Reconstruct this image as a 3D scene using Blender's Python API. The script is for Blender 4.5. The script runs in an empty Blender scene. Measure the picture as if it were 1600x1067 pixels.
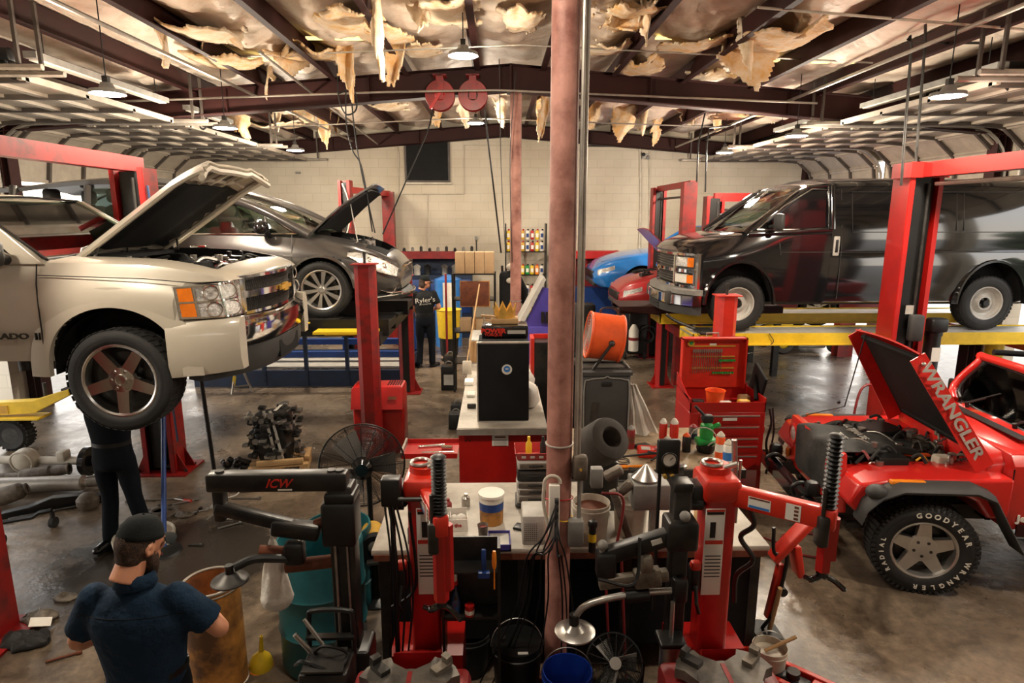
import bpy,bmesh,math,random
from math import sin,cos,pi,radians,sqrt,atan2,tan
from mathutils import Vector,Matrix,Euler
random.seed(7)
S=bpy.context.scene
C=S.collection
# ---------------------------------------------------------------- camera
F=982.0;PITCH=math.atan(198/F);YAW=math.atan(23/F);CH=2.9
cam=bpy.data.cameras.new('camera');cam_o=bpy.data.objects.new('camera',cam);C.objects.link(cam_o)
cam.sensor_width=36;cam.lens=F/1600*36;cam.clip_start=.05;cam.clip_end=300
cam_o.location=(0,0,CH);cam_o.rotation_euler=(pi/2-PITCH,0,-YAW)
S.camera=cam_o
CM=Euler((pi/2-PITCH,0,-YAW)).to_matrix()
def ray(x,y): return CM @ Vector(((x-800)/F,-(y-533.5)/F,-1))
def at(x,y,d):                       # point seen at pixel x, y whose distance into the building is d
    r=ray(x,y);t=d/r.y;return Vector((r.x*t,d,CH+r.z*t))
def gnd(x,y,z=0):                    # point seen at pixel x, y lying at height z
    r=ray(x,y);t=(z-CH)/r.z;return Vector((r.x*t,r.y*t,z))
# ---------------------------------------------------------------- world, light, exposure
S.view_settings.view_transform='Standard';S.view_settings.look='None'
S.view_settings.gamma=1;S.view_settings.use_curve_mapping=False
S.view_settings.exposure=0.12
w=bpy.data.worlds.new('sky');S.world=w;w.use_nodes=True
nt=w.node_tree;bg=nt.nodes['Background']
tc=nt.nodes.new('ShaderNodeTexCoord');sep=nt.nodes.new('ShaderNodeSeparateXYZ');cr=nt.nodes.new('ShaderNodeValToRGB')
nt.links.new(tc.outputs['Generated'],sep.inputs[0]);nt.links.new(sep.outputs['Z'],cr.inputs['Fac'])
cr.color_ramp.elements[0].position=.0;cr.color_ramp.elements[0].color=(1,.90,.76,1)
cr.color_ramp.elements[1].position=.6;cr.color_ramp.elements[1].color=(.86,.88,.92,1)
nt.links.new(cr.outputs['Color'],bg.inputs['Color']);bg.inputs['Strength'].default_value=4.8
# the LED high-bay lamps: x, y, z of each
LAMPS=[(-3.62,6.28,4.0),(-3.62,8.87,4.03),(-3.62,11.85,4.03),(4.25,6.16,3.99),(4.25,9.21,3.99),(4.25,12.1,4.03),(-.34,6.93,4.50),(-.37,11.8,4.50),(-3.62,3.2,4.0),(4.25,3.0,4.0),(-.3,2.6,4.5)]
# ---------------------------------------------------------------- materials
def lk(nt,a,b): nt.links.new(a,b)
MATS={}
def mat(name,col,rough=.5,metal=0,var=.12,scale=6,bump=0,col2=None,amt=.5,edge=.12,coat=0,emit=0,spec=.5,rvar=0,alpha=1,trans=0,wave=None):
    if name in MATS: return MATS[name]
    m=bpy.data.materials.new(name);m.use_nodes=True;nt=m.node_tree;b=nt.nodes['Principled BSDF']
    tc=nt.nodes.new('ShaderNodeTexCoord');n=nt.nodes.new('ShaderNodeTexNoise')
    n.inputs['Scale'].default_value=scale;n.inputs['Detail'].default_value=6;n.inputs['Roughness'].default_value=.65
    lk(nt,tc.outputs['Object'],n.inputs['Vector'])
    r=nt.nodes.new('ShaderNodeValToRGB');lk(nt,n.outputs['Fac'],r.inputs['Fac'])
    c2=col2 if col2 else tuple(c*(1-var*2) for c in col)
    c1=col if col2 else tuple(min(1,c*(1+var)) for c in col)
    r.color_ramp.elements[0].color=(*c2,1);r.color_ramp.elements[1].color=(*c1,1)
    r.color_ramp.elements[0].position=max(0,amt-edge) if col2 else .3
    r.color_ramp.elements[1].position=min(1,amt+edge) if col2 else .7
    lk(nt,r.outputs['Color'],b.inputs['Base Color'])
    b.inputs['Roughness'].default_value=rough;b.inputs['Metallic'].default_value=metal
    b.inputs['Coat Weight'].default_value=coat;b.inputs['Specular IOR Level'].default_value=spec
    if coat: b.inputs['Coat Roughness'].default_value=.08
    if rvar:
        mr=nt.nodes.new('ShaderNodeMapRange');lk(nt,n.outputs['Fac'],mr.inputs['Value'])
        mr.inputs['From Min'].default_value=.3;mr.inputs['From Max'].default_value=.7
        mr.inputs['To Min'].default_value=rough-rvar;mr.inputs['To Max'].default_value=rough+rvar
        lk(nt,mr.outputs['Result'],b.inputs['Roughness'])
    if bump:
        bp=nt.nodes.new('ShaderNodeBump');bp.inputs['Strength'].default_value=bump;bp.inputs['Distance'].default_value=.02
        n2=nt.nodes.new('ShaderNodeTexNoise');n2.inputs['Scale'].default_value=scale*3;n2.inputs['Detail'].default_value=5
        lk(nt,tc.outputs['Object'],n2.inputs['Vector']);lk(nt,n2.outputs['Fac'],bp.inputs['Height']);lk(nt,bp.outputs['Normal'],b.inputs['Normal'])
    if emit: b.inputs['Emission Color'].default_value=(*col,1);b.inputs['Emission Strength'].default_value=emit
    if trans: b.inputs['Transmission Weight'].default_value=trans
    if alpha < 1: b.inputs['Alpha'].default_value=alpha
    MATS[name]=m;return m
RED=(.40,.006,.004)
mat('red_paint',RED,.42,var=.10,scale=3,coat=.3)
mat('red_worn',(.24,.006,.005),.42,col2=(.08,.009,.007),amt=.42,edge=.10,scale=5)
mat('red_dark',(.22,.010,.010),.5,var=.2)
mat('red_orange',(.58,.022,.008),.4,var=.1,coat=.3)
mat('orange',(.80,.10,.015),.45,var=.12)
mat('maroon_steel',(.030,.005,.0035),.7,spec=.3,var=.2,scale=2)
mat('pipe_pink',(.43,.20,.155),.6,col2=(.18,.062,.045),amt=.46,edge=.14,scale=4.5,bump=.25)
mat('rust',(.20,.055,.02),.8,col2=(.07,.02,.01),scale=9,edge=.2)
mat('galv',(.42,.38,.33),.45,metal=.6,var=.15)
mat('steel',(.45,.43,.40),.32,metal=.9,var=.2)
mat('steel_dark',(.06,.057,.053),.42,metal=.7,var=.25,scale=9)
mat('chrome',(.80,.78,.76),.09,metal=1,var=.03)
mat('alloy',(.55,.53,.50),.28,metal=.85,var=.06)
mat('cast',(.24,.20,.155),.6,metal=.4,col2=(.06,.048,.038),scale=10,edge=.2)
mat('black',(.005,.005,.005),.42,var=.3)
mat('black_soft',(.007,.007,.0075),.8,var=.2,spec=.25)
mat('black_gloss',(.006,.006,.007),.12,coat=.5,var=.1)
mat('rubber',(.012,.0115,.011),.72,var=.25,scale=12,bump=.1)
mat('rubber_dust',(.05,.043,.036),.8,var=.25,scale=6)
mat('white',(.72,.68,.60),.5,var=.06)
mat('white_dirty',(.62,.57,.48),.55,col2=(.40,.35,.27),scale=6,edge=.2)
mat('paper',(.80,.77,.70),.7,var=.03)
mat('yellow',(.62,.36,.03),.5,col2=(.42,.22,.02),scale=5,edge=.25)
mat('yellow_bright',(.75,.50,.02),.45,var=.1)
mat('blue',(.012,.05,.22),.4,var=.15)
mat('blue_dark',(.008,.022,.06),.5,var=.2)
mat('blue_bucket',(.01,.045,.35),.35,var=.1)
mat('blue_sky',(.02,.18,.55),.3,coat=.4,var=.1)
mat('purple',(.05,.035,.25),.5,var=.1)
mat('teal',(.012,.13,.15),.45,col2=(.008,.055,.065),scale=4,edge=.25,bump=.1)
mat('green',(.01,.30,.05),.4,var=.15)
mat('orange_lens',(.85,.20,.01),.15,coat=.5,var=.15)
mat('amber',(.85,.25,.02),.25,var=.1)
mat('lens',(.75,.74,.70),.12,metal=.55,var=.3,scale=30,bump=.4)
mat('wood',(.52,.33,.15),.65,col2=(.36,.21,.09),scale=5,edge=.3)
mat('wood_bench',(.40,.30,.18),.6,col2=(.16,.11,.07),scale=7,edge=.2)
mat('cardboard',(.50,.33,.18),.8,var=.06)
mat('cloth_white',(.65,.62,.56),.9,var=.1)
mat('skin',(.58,.26,.15),.5,var=.06,scale=14)
mat('hair',(.055,.025,.012),.8,var=.5,scale=60,bump=.5)
mat('gold',(.80,.48,.10),.3,metal=.5,var=.2)
mat('label',(.72,.70,.64),.5,var=.03)
mat('grey',(.22,.21,.19),.55,var=.15)
mat('grey_light',(.42,.40,.36),.5,var=.12)
mat('grey_plastic',(.035,.035,.034),.6,var=.12)
mat('hose_red',(.22,.02,.02),.5)
mat('lamp_glow',(.92,.97,1),.5,emit=45,var=0)
mat('machine_dark',(.007,.008,.009),.38,metal=.3,col2=(.03,.026,.022),scale=9,edge=.15)
mat('table_plate',(.17,.15,.125),.5,metal=.5,col2=(.04,.034,.03),scale=7,edge=.18)
def glassmat(name,tint,dens):
    m=bpy.data.materials.new(name);m.use_nodes=True;nt=m.node_tree;nt.nodes.clear()
    o=nt.nodes.new('ShaderNodeOutputMaterial');mx=nt.nodes.new('ShaderNodeMixShader');t=nt.nodes.new('ShaderNodeBsdfTransparent')
    g=nt.nodes.new('ShaderNodeBsdfGlossy');fr=nt.nodes.new('ShaderNodeFresnel');fr.inputs['IOR'].default_value=1.5
    t.inputs['Color'].default_value=(*[c*dens for c in tint],1);g.inputs['Roughness'].default_value=.03
    ad=nt.nodes.new('ShaderNodeMath');ad.operation='ADD';ad.inputs[1].default_value=.05;lk(nt,fr.outputs[0],ad.inputs[0])
    lk(nt,ad.outputs[0],mx.inputs[0]);lk(nt,t.outputs[0],mx.inputs[1]);lk(nt,g.outputs[0],mx.inputs[2]);lk(nt,mx.outputs[0],o.inputs[0])
    MATS[name]=m
glassmat('glass',(.80,.92,.82),.75);glassmat('glass_dark',(.5,.55,.5),.3);glassmat('bottle_clear',(.9,.95,.95),.8)
# ---------------------------------------------------------------- mesh builder
class MB:
    def __init__(s): s.v=[];s.f=[];s.T=Matrix()
    def add(s,vs,fs):
        k=len(s.v);s.v += [tuple(s.T @ Vector(p)) for p in vs];s.f += [tuple(i+k for i in f) for f in fs];return s
    def box(s,c,d,rot=None):
        x,y,z=[q/2 for q in d];vs=[Vector((a*x,b*y,e*z)) for a in (-1,1) for b in (-1,1) for e in (-1,1)]
        if rot: R=Euler(rot).to_matrix();vs=[R @ p for p in vs]
        vs=[p+Vector(c) for p in vs]
        return s.add(vs,[(0,1,3,2),(4,6,7,5),(0,4,5,1),(2,3,7,6),(0,2,6,4),(1,5,7,3)])
    def bx(s,x0,x1,y0,y1,z0,z1): return s.box(((x0+x1)/2,(y0+y1)/2,(z0+z1)/2),(abs(x1-x0),abs(y1-y0),abs(z1-z0)))
    def rbox(s,c,d,r=.02,rot=None):                  # box with rounded vertical-edge outline and chamfered top and bottom
        x,y,z=[q/2 for q in d];r=min(r,x*.95,y*.95,z*.95);R=Euler(rot).to_matrix() if rot else None
        rings=[]
        for zz,ins in ((-z,r),(-z+r*.3,r*.3),(-z+r,0),(z-r,0),(z-r*.3,r*.3),(z,r)):
            ring=[]
            for cx,cy,a0 in ((1,1,0),(-1,1,90),(-1,-1,180),(1,-1,270)):
                for k in range(4):
                    a=radians(a0+k*30);rr=r-ins*.999 if ins < r else .001
                    ring.append(Vector((cx*(x-r)+cos(a)*rr,cy*(y-r)+sin(a)*rr,zz)))
            rings.append(ring)
        n=16;vs=[p for rg in rings for p in rg]
        if R: vs=[R @ p for p in vs]
        vs=[p+Vector(c) for p in vs]
        fs=[(i*n+j,i*n+(j+1) % n,(i+1)*n+(j+1) % n,(i+1)*n+j) for i in range(5) for j in range(n)]
        fs += [tuple(range(n))[::-1],tuple(5*n+j for j in range(n))]
        return s.add(vs,fs)
    def cyl(s,p0,p1,r,r2=None,n=16,cap=True):
        p0=Vector(p0);p1=Vector(p1);r2=r if r2 is None else r2;a=(p1-p0)
        if a.length < 1e-6: return s
        q=a.to_track_quat('Z','Y').to_matrix();vs=[]
        for p,rr in ((p0,r),(p1,r2)):
            for k in range(n): t=2*pi*k/n;vs.append(p+q @ Vector((cos(t)*rr,sin(t)*rr,0)))
        fs=[(k,(k+1) % n,n+(k+1) % n,n+k) for k in range(n)]
        if cap: fs += [tuple(range(n))[::-1],tuple(range(n,2*n))]
        return s.add(vs,fs)
    def lathe(s,prof,c=(0,0,0),axis=(0,0,1),n=24,arc=2*pi):   # prof: list of (r, h)
        q=Vector(axis).to_track_quat('Z','Y').to_matrix();c=Vector(c);vs=[];m=len(prof);full=arc > 6.28
        nn=n if full else n+1
        for k in range(nn):
            t=arc*k/n
            for r,h in prof: vs.append(c+q @ Vector((cos(t)*r,sin(t)*r,h)))
        fs=[]
        for k in range(n):
            k2=(k+1) % n if full else k+1
            for j in range(m-1): fs.append((k*m+j,k2*m+j,k2*m+j+1,k*m+j+1))
        return s.add(vs,fs)
    def tube(s,pts,r,n=8,closed=False):
        pts=[Vector(p) for p in pts];N=len(pts);vs=[];up=None
        for i,p in enumerate(pts):
            a=pts[(i+1) % N] if (closed or i < N-1) else p;b=pts[i-1] if (closed or i > 0) else p
            t=(a-b).normalized()
            if up is None: up=t.orthogonal().normalized()
            up=(up-t*up.dot(t)).normalized() if (up-t*up.dot(t)).length > 1e-5 else t.orthogonal().normalized()
            w=t.cross(up);rr=r[i] if isinstance(r,(list,tuple)) else r
            for k in range(n): q=2*pi*k/n;vs.append(p+(up*cos(q)+w*sin(q))*rr)
        fs=[(i*n+k,i*n+(k+1) % n,((i+1) % N)*n+(k+1) % n,((i+1) % N)*n+k) for i in range(N if closed else N-1) for k in range(n)]
        if not closed: fs += [tuple(range(n))[::-1],tuple((N-1)*n+k for k in range(n))]
        return s.add(vs,fs)
    def prism(s,poly,vec,o=(0,0,0)):                 # poly: 3D points (planar); vec: extrusion
        o=Vector(o);v=Vector(vec);P=[Vector(p)+o for p in poly];n=len(P)
        return s.add(P+[p+v for p in P],[tuple(range(n))[::-1],tuple(range(n,2*n))]+[(k,(k+1) % n,n+(k+1) % n,n+k) for k in range(n)])
    def loft(s,rings,cap=True,closed=True):
        n=len(rings[0]);vs=[p for r in rings for p in r];e=n if closed else n-1
        fs=[(i*n+j,i*n+(j+1) % n,(i+1)*n+(j+1) % n,(i+1)*n+j) for i in range(len(rings)-1) for j in range(e)]
        if cap: fs += [tuple(range(n))[::-1],tuple((len(rings)-1)*n+j for j in range(n))]
        return s.add(vs,fs)
    def grid(s,fn,nu,nv,th=0):                        # surface fn(u, v) -> point, optional thickness along normal approx z
        vs=[Vector(fn(i/nu,j/nv)) for i in range(nu+1) for j in range(nv+1)];m=nv+1
        fs=[(i*m+j,(i+1)*m+j,(i+1)*m+j+1,i*m+j+1) for i in range(nu) for j in range(nv)]
        if not th: return s.add(vs,fs)
        no=[Vector() for _ in vs]
        for f in fs:
            nn=(vs[f[1]]-vs[f[0]]).cross(vs[f[3]]-vs[f[0]])
            for q in f: no[q]=no[q]+nn
        k=len(vs);vs2=[p-(q.normalized()*th if q.length > 0 else Vector()) for p,q in zip(vs,no)]
        fs2=[tuple(q+k for q in f[::-1]) for f in fs]
        bd=[i*m for i in range(nu+1)]+[nu*m+j for j in range(1,nv+1)]+[i*m+nv for i in range(nu-1,-1,-1)]+[j for j in range(nv-1,0,-1)]
        fs3=[(bd[i],bd[(i+1) % len(bd)],bd[(i+1) % len(bd)]+k,bd[i]+k) for i in range(len(bd))]
        return s.add(vs+vs2,fs+fs2+fs3)
    def sph(s,c,r,n=12,sc=(1,1,1)):
        prof=[(sin(pi*k/n),-cos(pi*k/n)) for k in range(n+1)];vs=[];c=Vector(c);m=n+1;N=n*2
        for k in range(N):
            t=2*pi*k/N
            for a,h in prof: vs.append(c+Vector((cos(t)*a*r*sc[0],sin(t)*a*r*sc[1],h*r*sc[2])))
        return s.add(vs,[(k*m+j,((k+1) % N)*m+j,((k+1) % N)*m+j+1,k*m+j+1) for k in range(N) for j in range(n)])
    def torus(s,c,R,r,axis=(0,0,1),n=28,m=8,arc=2*pi,a0=0):
        q=Vector(axis).to_track_quat('Z','Y').to_matrix();c=Vector(c);full=arc > 6.28
        pts=[c+q @ Vector((cos(a0+arc*k/n)*R,sin(a0+arc*k/n)*R,0)) for k in range(n if full else n+1)]
        return s.tube(pts,r,m,closed=full)
    def build(s,name,m,parent=None,bev=0,smooth=35,weld=True):
        me=bpy.data.meshes.new(name);me.from_pydata(s.v,[],s.f);
        bm=bmesh.new();bm.from_mesh(me)
        if weld: bmesh.ops.remove_doubles(bm,verts=bm.verts,dist=1e-5)
        bmesh.ops.recalc_face_normals(bm,faces=bm.faces);bm.to_mesh(me);bm.free()
        me.shade_smooth();me.set_sharp_from_angle(angle=radians(smooth))
        me.materials.append(MATS[m] if isinstance(m,str) else m)
        o=bpy.data.objects.new(name,me);C.objects.link(o)
        if parent: o.parent=parent
        if bev: b=o.modifiers.new('bevel','BEVEL');b.width=bev;b.segments=2;b.limit_method='ANGLE';b.angle_limit=radians(40)
        return o
def mb(): return MB()
def tag(o,label,cat,group=None):
    o['label']=label;o['category']=cat
    if group: o['group']=group
    return o
def thing(name,label,cat,loc=(0,0,0),rz=0,group=None,rot=None,sc=1):
    o=bpy.data.objects.new(name,None);C.objects.link(o);o.location=loc;o.rotation_euler=rot if rot else (0,0,rz);o.scale=(sc,)*3
    o.empty_display_size=.1;return tag(o,label,cat,group)
def struct(o): o['kind']='structure';return o
def kids(o): return [c for c in bpy.data.objects if c.parent==o]
def dup(o,loc=None,rz=None,label=None,group=None,parent=None):
    c=o.copy();C.objects.link(c)
    if parent: c.parent=parent
    for k in kids(o):
        k2=k.copy();C.objects.link(k2);k2.parent=c
        for g in kids(k): g2=g.copy();C.objects.link(g2);g2.parent=k2
    if loc is not None: c.location=loc
    if rz is not None: c.rotation_euler=(0,0,rz)
    if label: c['label']=label
    if group: c['group']=group
    return c
def text(body,size,loc,rot,m,parent,name='lettering',ext=.002,align='CENTER',shear=0,sx=1,bold=0):
    cu=bpy.data.curves.new(name,'FONT');cu.body=body;cu.size=size;cu.extrude=ext;cu.align_x=align;cu.align_y='CENTER';cu.shear=shear;cu.offset=bold
    cu.resolution_u=3
    t=bpy.data.objects.new('tmp',cu);C.objects.link(t)
    me=bpy.data.meshes.new_from_object(t.evaluated_get(bpy.context.evaluated_depsgraph_get()));bpy.data.objects.remove(t)
    for v in me.vertices: v.co.x *= sx
    me.materials.clear();me.materials.append(MATS[m]);o=bpy.data.objects.new(name,me);C.objects.link(o)
    o.parent=parent;o.location=loc;o.rotation_euler=rot;return o
def warp(t,fn,skip=('wheel',)):                        # reshape all part meshes of a thing
    for k in kids(t):
        if k.name.split('.')[0] in skip: continue
        for o in [k]+kids(k):
            if o.type != 'MESH': continue
            l=o.location.copy();tx=l.length > 1e-6
            if tx: l2=Vector(fn(*l));o.location=l2;continue
            for v in o.data.vertices: v.co=fn(*v.co)
def shift(t,names,d):
    for k in kids(t):
        if k.name.split('.')[0] in names: k.location=k.location+Vector(d)
def lerp(a,b,t): return a+(b-a)*t
def spl(keys,x):                                         # smooth interpolation of a list of (x, v1, v2, ...)
    if x <= keys[0][0]: return keys[0][1:]
    if x >= keys[-1][0]: return keys[-1][1:]
    for i in range(len(keys)-1):
        if keys[i][0] <= x <= keys[i+1][0]: break
    a,b=keys[i],keys[i+1];p=keys[i-1] if i else None;q=keys[i+2] if i+2 < len(keys) else None
    h=b[0]-a[0];t=(x-a[0])/h;out=[]
    for k in range(1,len(a)):
        d=(b[k]-a[k])/h
        def mono(d0,d1): return 0 if d0*d1 <= 0 else 2*d0*d1/(d0+d1)
        m0=mono((a[k]-p[k])/(a[0]-p[0]),d) if p else d
        m1=mono((q[k]-b[k])/(q[0]-b[0]),d) if q else d
        out.append((2*t**3-3*t**2+1)*a[k]+(t**3-2*t*t+t)*h*m0+(-2*t**3+3*t*t)*b[k]+(t**3-t*t)*h*m1)
    return out
def catmull(pts,n=8,closed=False):
    P=[Vector(p) for p in pts];N=len(P);out=[]
    for i in range(N if closed else N-1):
        p0=P[i-1] if (i or closed) else P[0]*2-P[1];p1=P[i];p2=P[(i+1) % N];p3=P[(i+2) % N] if (i+2 < N or closed) else P[-1]*2-P[-2]
        for k in range(n):
            t=k/n;out.append(.5*((2*p1)+(p2-p0)*t+(2*p0-5*p1+4*p2-p3)*t*t+(3*p1-p0-3*p2+p3)*t**3))
    if not closed: out.append(P[-1])
    return out
def archcut(x,s,R,zc,y0=.70):
    P=[(x+R*cos(pi*k/28),0,zc+R*sin(pi*k/28)) for k in range(29)];c_=MB();c_.prism([(x+R,0,-.3)]+P+[(x-R,0,-.3)],(0,1.3-y0,0),(0,y0 if s > 0 else -1.3,0));return c_
def cut(o,cutters,m2='black_soft',wells=()):           # boolean difference, cutters removed afterwards; faces of the wells get m2
    cs=[]
    for c in cutters:
        me=bpy.data.meshes.new('c');me.from_pydata(c.v,[],c.f);bm=bmesh.new();bm.from_mesh(me);bmesh.ops.recalc_face_normals(bm,faces=bm.faces);bm.to_mesh(me);bm.free()
        co=bpy.data.objects.new('c',me);C.objects.link(co);co.matrix_world=Matrix();cs.append(co)
        co.parent=o.parent
        b=o.modifiers.new('b','BOOLEAN');b.object=co;b.operation='DIFFERENCE';b.solver='EXACT'
    bpy.context.view_layer.update()
    me=bpy.data.meshes.new_from_object(o.evaluated_get(bpy.context.evaluated_depsgraph_get()))
    o.modifiers.clear();o.data=me
    if not len(me.materials): me.materials.append(None)
    me.materials.append(MATS[m2]);mi=len(me.materials)-1
    for p in me.polygons:
        if any(t(p.center,p.normal) for t in wells): p.material_index=mi
    me.shade_smooth();me.set_sharp_from_angle(angle=radians(32))
    for c in cs: bpy.data.objects.remove(c)
    return o
# ================================================================ SHELL
XC=.2;XL,XR=XC-7.35,XC+7.35;YB=15.5;YN=-1.5
RIDGE=5.22;SL=.08                                  # underside of the roof deck at the ridge, slope
def roofz(x): return RIDGE-abs(x-XC)*SL
def concrete():
    m=bpy.data.materials.new('concrete');m.use_nodes=True;nt=m.node_tree;b=nt.nodes['Principled BSDF']
    tc=nt.nodes.new('ShaderNodeTexCoord')
    def noise(s,d=8,off=0,dist=0):
        mp=nt.nodes.new('ShaderNodeMapping');mp.inputs['Location'].default_value=(off,off*2,0);lk(nt,tc.outputs['Object'],mp.inputs[0])
        n=nt.nodes.new('ShaderNodeTexNoise');n.inputs['Scale'].default_value=s;n.inputs['Detail'].default_value=d;n.inputs['Roughness'].default_value=.62;n.inputs['Distortion'].default_value=dist
        lk(nt,mp.outputs[0],n.inputs['Vector']);return n.outputs['Fac']
    def ramp(f,p0,c0,p1,c1):
        r=nt.nodes.new('ShaderNodeValToRGB');lk(nt,f,r.inputs[0]);e=r.color_ramp.elements
        e[0].position=p0;e[0].color=(*c0,1);e[1].position=p1;e[1].color=(*c1,1);return r.outputs[0]
    def mix(f,a,bb,mode='MIX'):
        x=nt.nodes.new('ShaderNodeMix');x.data_type='RGBA';x.blend_type=mode
        if isinstance(f,float): x.inputs[0].default_value=f
        else: lk(nt,f,x.inputs[0])
        lk(nt,a,x.inputs[6]);lk(nt,bb,x.inputs[7]);return x.outputs[2]
    base=ramp(noise(1.1,8,3,.6),.32,(.13,.092,.06),.68,(.33,.25,.175))
    fine=ramp(noise(14,10,9),.3,(.45,.45,.45),.7,(1,1,1))
    a=mix(1.0,base,fine,'MULTIPLY')
    st=ramp(noise(.55,9,21,1.2),.50,(1,1,1),.66,(.22,.20,.18))
    a=mix(1.0,a,st,'MULTIPLY')
    sp=ramp(noise(38,2,5),.68,(1,1,1),.74,(.3,.27,.25));a=mix(1.0,a,sp,'MULTIPLY')
    # oil soaked patch with a shape of its own, under the pickup and round the tyre machine
    sx=nt.nodes.new('ShaderNodeVectorMath');sx.operation='DISTANCE';lk(nt,tc.outputs['Object'],sx.inputs[0]);sx.inputs[1].default_value=(-2.75,4.9,0)
    ad=nt.nodes.new('ShaderNodeMath');ad.operation='MULTIPLY_ADD';lk(nt,noise(1.6,6,2),ad.inputs[0]);ad.inputs[1].default_value=1.6;lk(nt,sx.outputs['Value'],ad.inputs[2])
    oil=nt.nodes.new('ShaderNodeMapRange');lk(nt,ad.outputs[0],oil.inputs['Value']);oil.inputs['From Min'].default_value=1.5;oil.inputs['From Max'].default_value=1.9;oil.inputs['To Min'].default_value=1;oil.inputs['To Max'].default_value=0
    dk=nt.nodes.new('ShaderNodeRGB');dk.outputs[0].default_value=(.035,.028,.022,1)
    a=mix(oil.outputs[0],a,dk.outputs[0])
    lk(nt,a,b.inputs['Base Color'])
    rr=ramp(noise(1.7,6,13,.5),.35,(.20,)*3,.7,(.46,)*3)
    r2=nt.nodes.new('ShaderNodeMath');r2.operation='MULTIPLY_ADD';lk(nt,oil.outputs[0],r2.inputs[0]);r2.inputs[1].default_value=-.14;lk(nt,rr,r2.inputs[2])
    lk(nt,r2.outputs[0],b.inputs['Roughness'])
    bp=nt.nodes.new('ShaderNodeBump');bp.inputs['Strength'].default_value=.22;bp.inputs['Distance'].default_value=.02
    lk(nt,noise(9,9,31),bp.inputs['Height']);lk(nt,bp.outputs[0],b.inputs['Normal'])
    MATS['concrete']=m
concrete()
def blockwall():
    m=bpy.data.materials.new('block_wall');m.use_nodes=True;nt=m.node_tree;b=nt.nodes['Principled BSDF']
    tc=nt.nodes.new('ShaderNodeTexCoord');mp=nt.nodes.new('ShaderNodeMapping');mp.inputs['Rotation'].default_value=(radians(90),0,0)
    lk(nt,tc.outputs['Object'],mp.inputs[0]);br=nt.nodes.new('ShaderNodeTexBrick');lk(nt,mp.outputs[0],br.inputs['Vector'])
    br.inputs['Scale'].default_value=1;br.inputs['Brick Width'].default_value=.4;br.inputs['Row Height'].default_value=.2;br.inputs['Mortar Size'].default_value=.006
    br.inputs['Color1'].default_value=(.57,.51,.41,1);br.inputs['Color2'].default_value=(.54,.48,.385,1);br.inputs['Mortar'].default_value=(.47,.42,.33,1)
    n=nt.nodes.new('ShaderNodeTexNoise');n.inputs['Scale'].default_value=.8;n.inputs['Detail'].default_value=8;lk(nt,tc.outputs['Object'],n.inputs[0])
    r=nt.nodes.new('ShaderNodeValToRGB');lk(nt,n.outputs[0],r.inputs[0]);r.color_ramp.elements[0].position=.3;r.color_ramp.elements[0].color=(.78,.74,.68,1);r.color_ramp.elements[1].position=.62;r.color_ramp.elements[1].color=(1,1,1,1)
    x=nt.nodes.new('ShaderNodeMix');x.data_type='RGBA';x.blend_type='MULTIPLY';x.inputs[0].default_value=1;lk(nt,br.outputs[0],x.inputs[6]);lk(nt,r.outputs[0],x.inputs[7])
    lk(nt,x.outputs[2],b.inputs['Base Color']);b.inputs['Roughness'].default_value=.6
    bp=nt.nodes.new('ShaderNodeBump');bp.inputs['Strength'].default_value=.3;bp.inputs['Distance'].default_value=.01;bp.invert=True;lk(nt,br.outputs['Fac'],bp.inputs['Height']);lk(nt,bp.outputs[0],b.inputs['Normal'])
    MATS['block_wall']=m
blockwall()
mat('insulation',(.84,.72,.60),.6,col2=(.62,.45,.32),scale=3.2,amt=.40,edge=.16,bump=.9)
mat('fibre',(.66,.38,.14),.95,col2=(.70,.56,.40),scale=7,edge=.12,amt=.52,bump=1)
mat('fibre_pale',(.78,.66,.50),.9,col2=(.55,.32,.12),scale=4,edge=.15,amt=.42,bump=.7)
mat('door_panel',(.36,.31,.25),.45,var=.1)
mat('door_frame_dark',(.07,.055,.045),.55,var=.2)
mat('asphalt',(.30,.28,.25),.9,var=.1)
mat('leaves',(.06,.10,.03),.8,col2=(.02,.04,.01),scale=3,edge=.2)
# floor, and the yard outside it
o=struct(mb().bx(XL,XR,YN-4,YB+.2,-.3,0).build('floor','concrete'))
m_=mb();m_.bx(-60,XL,-40,60,-.3,-.02);m_.bx(XR,60,-40,60,-.3,-.02);m_.bx(XL,XR,YB+.2,60,-.3,-.02)
struct(m_.build('ground','asphalt'))
struct(mb().bx(XL,XR,YN-4.2,YN-4,0,roofz(XL)+.05).build('wall_front','block_wall'))
# back wall with gable top
poly=[(XL-.3,YB,0),(XR+.3,YB,0),(XR+.3,YB,roofz(XR)+.05),(XC,YB,RIDGE+.05),(XL-.3,YB,roofz(XL)+.05)]
struct(mb().prism(poly,(0,.25,0)).build('wall_back','block_wall'))
# side walls: piers between the doors and the header above them
DY=[(3.0,5.9),(6.25,9.1),(9.45,12.15),(12.5,15.2)]
DTOP=3.95
for sd,X,sg in (('left',XL,-1),('right',XR,1)):
    m_=mb();x0,x1=sorted((X,X+sg*.25))
    m_.bx(x0,x1,YN-4,YB,DTOP,roofz(X)+.05)
    edges=[YN-4]+[q for p in DY for q in p]+[YB]
    for i in range(0,len(edges),2): m_.bx(x0,x1,edges[i],edges[i+1],0,DTOP)
    struct(m_.build('wall_'+sd,'block_wall'))
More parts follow.
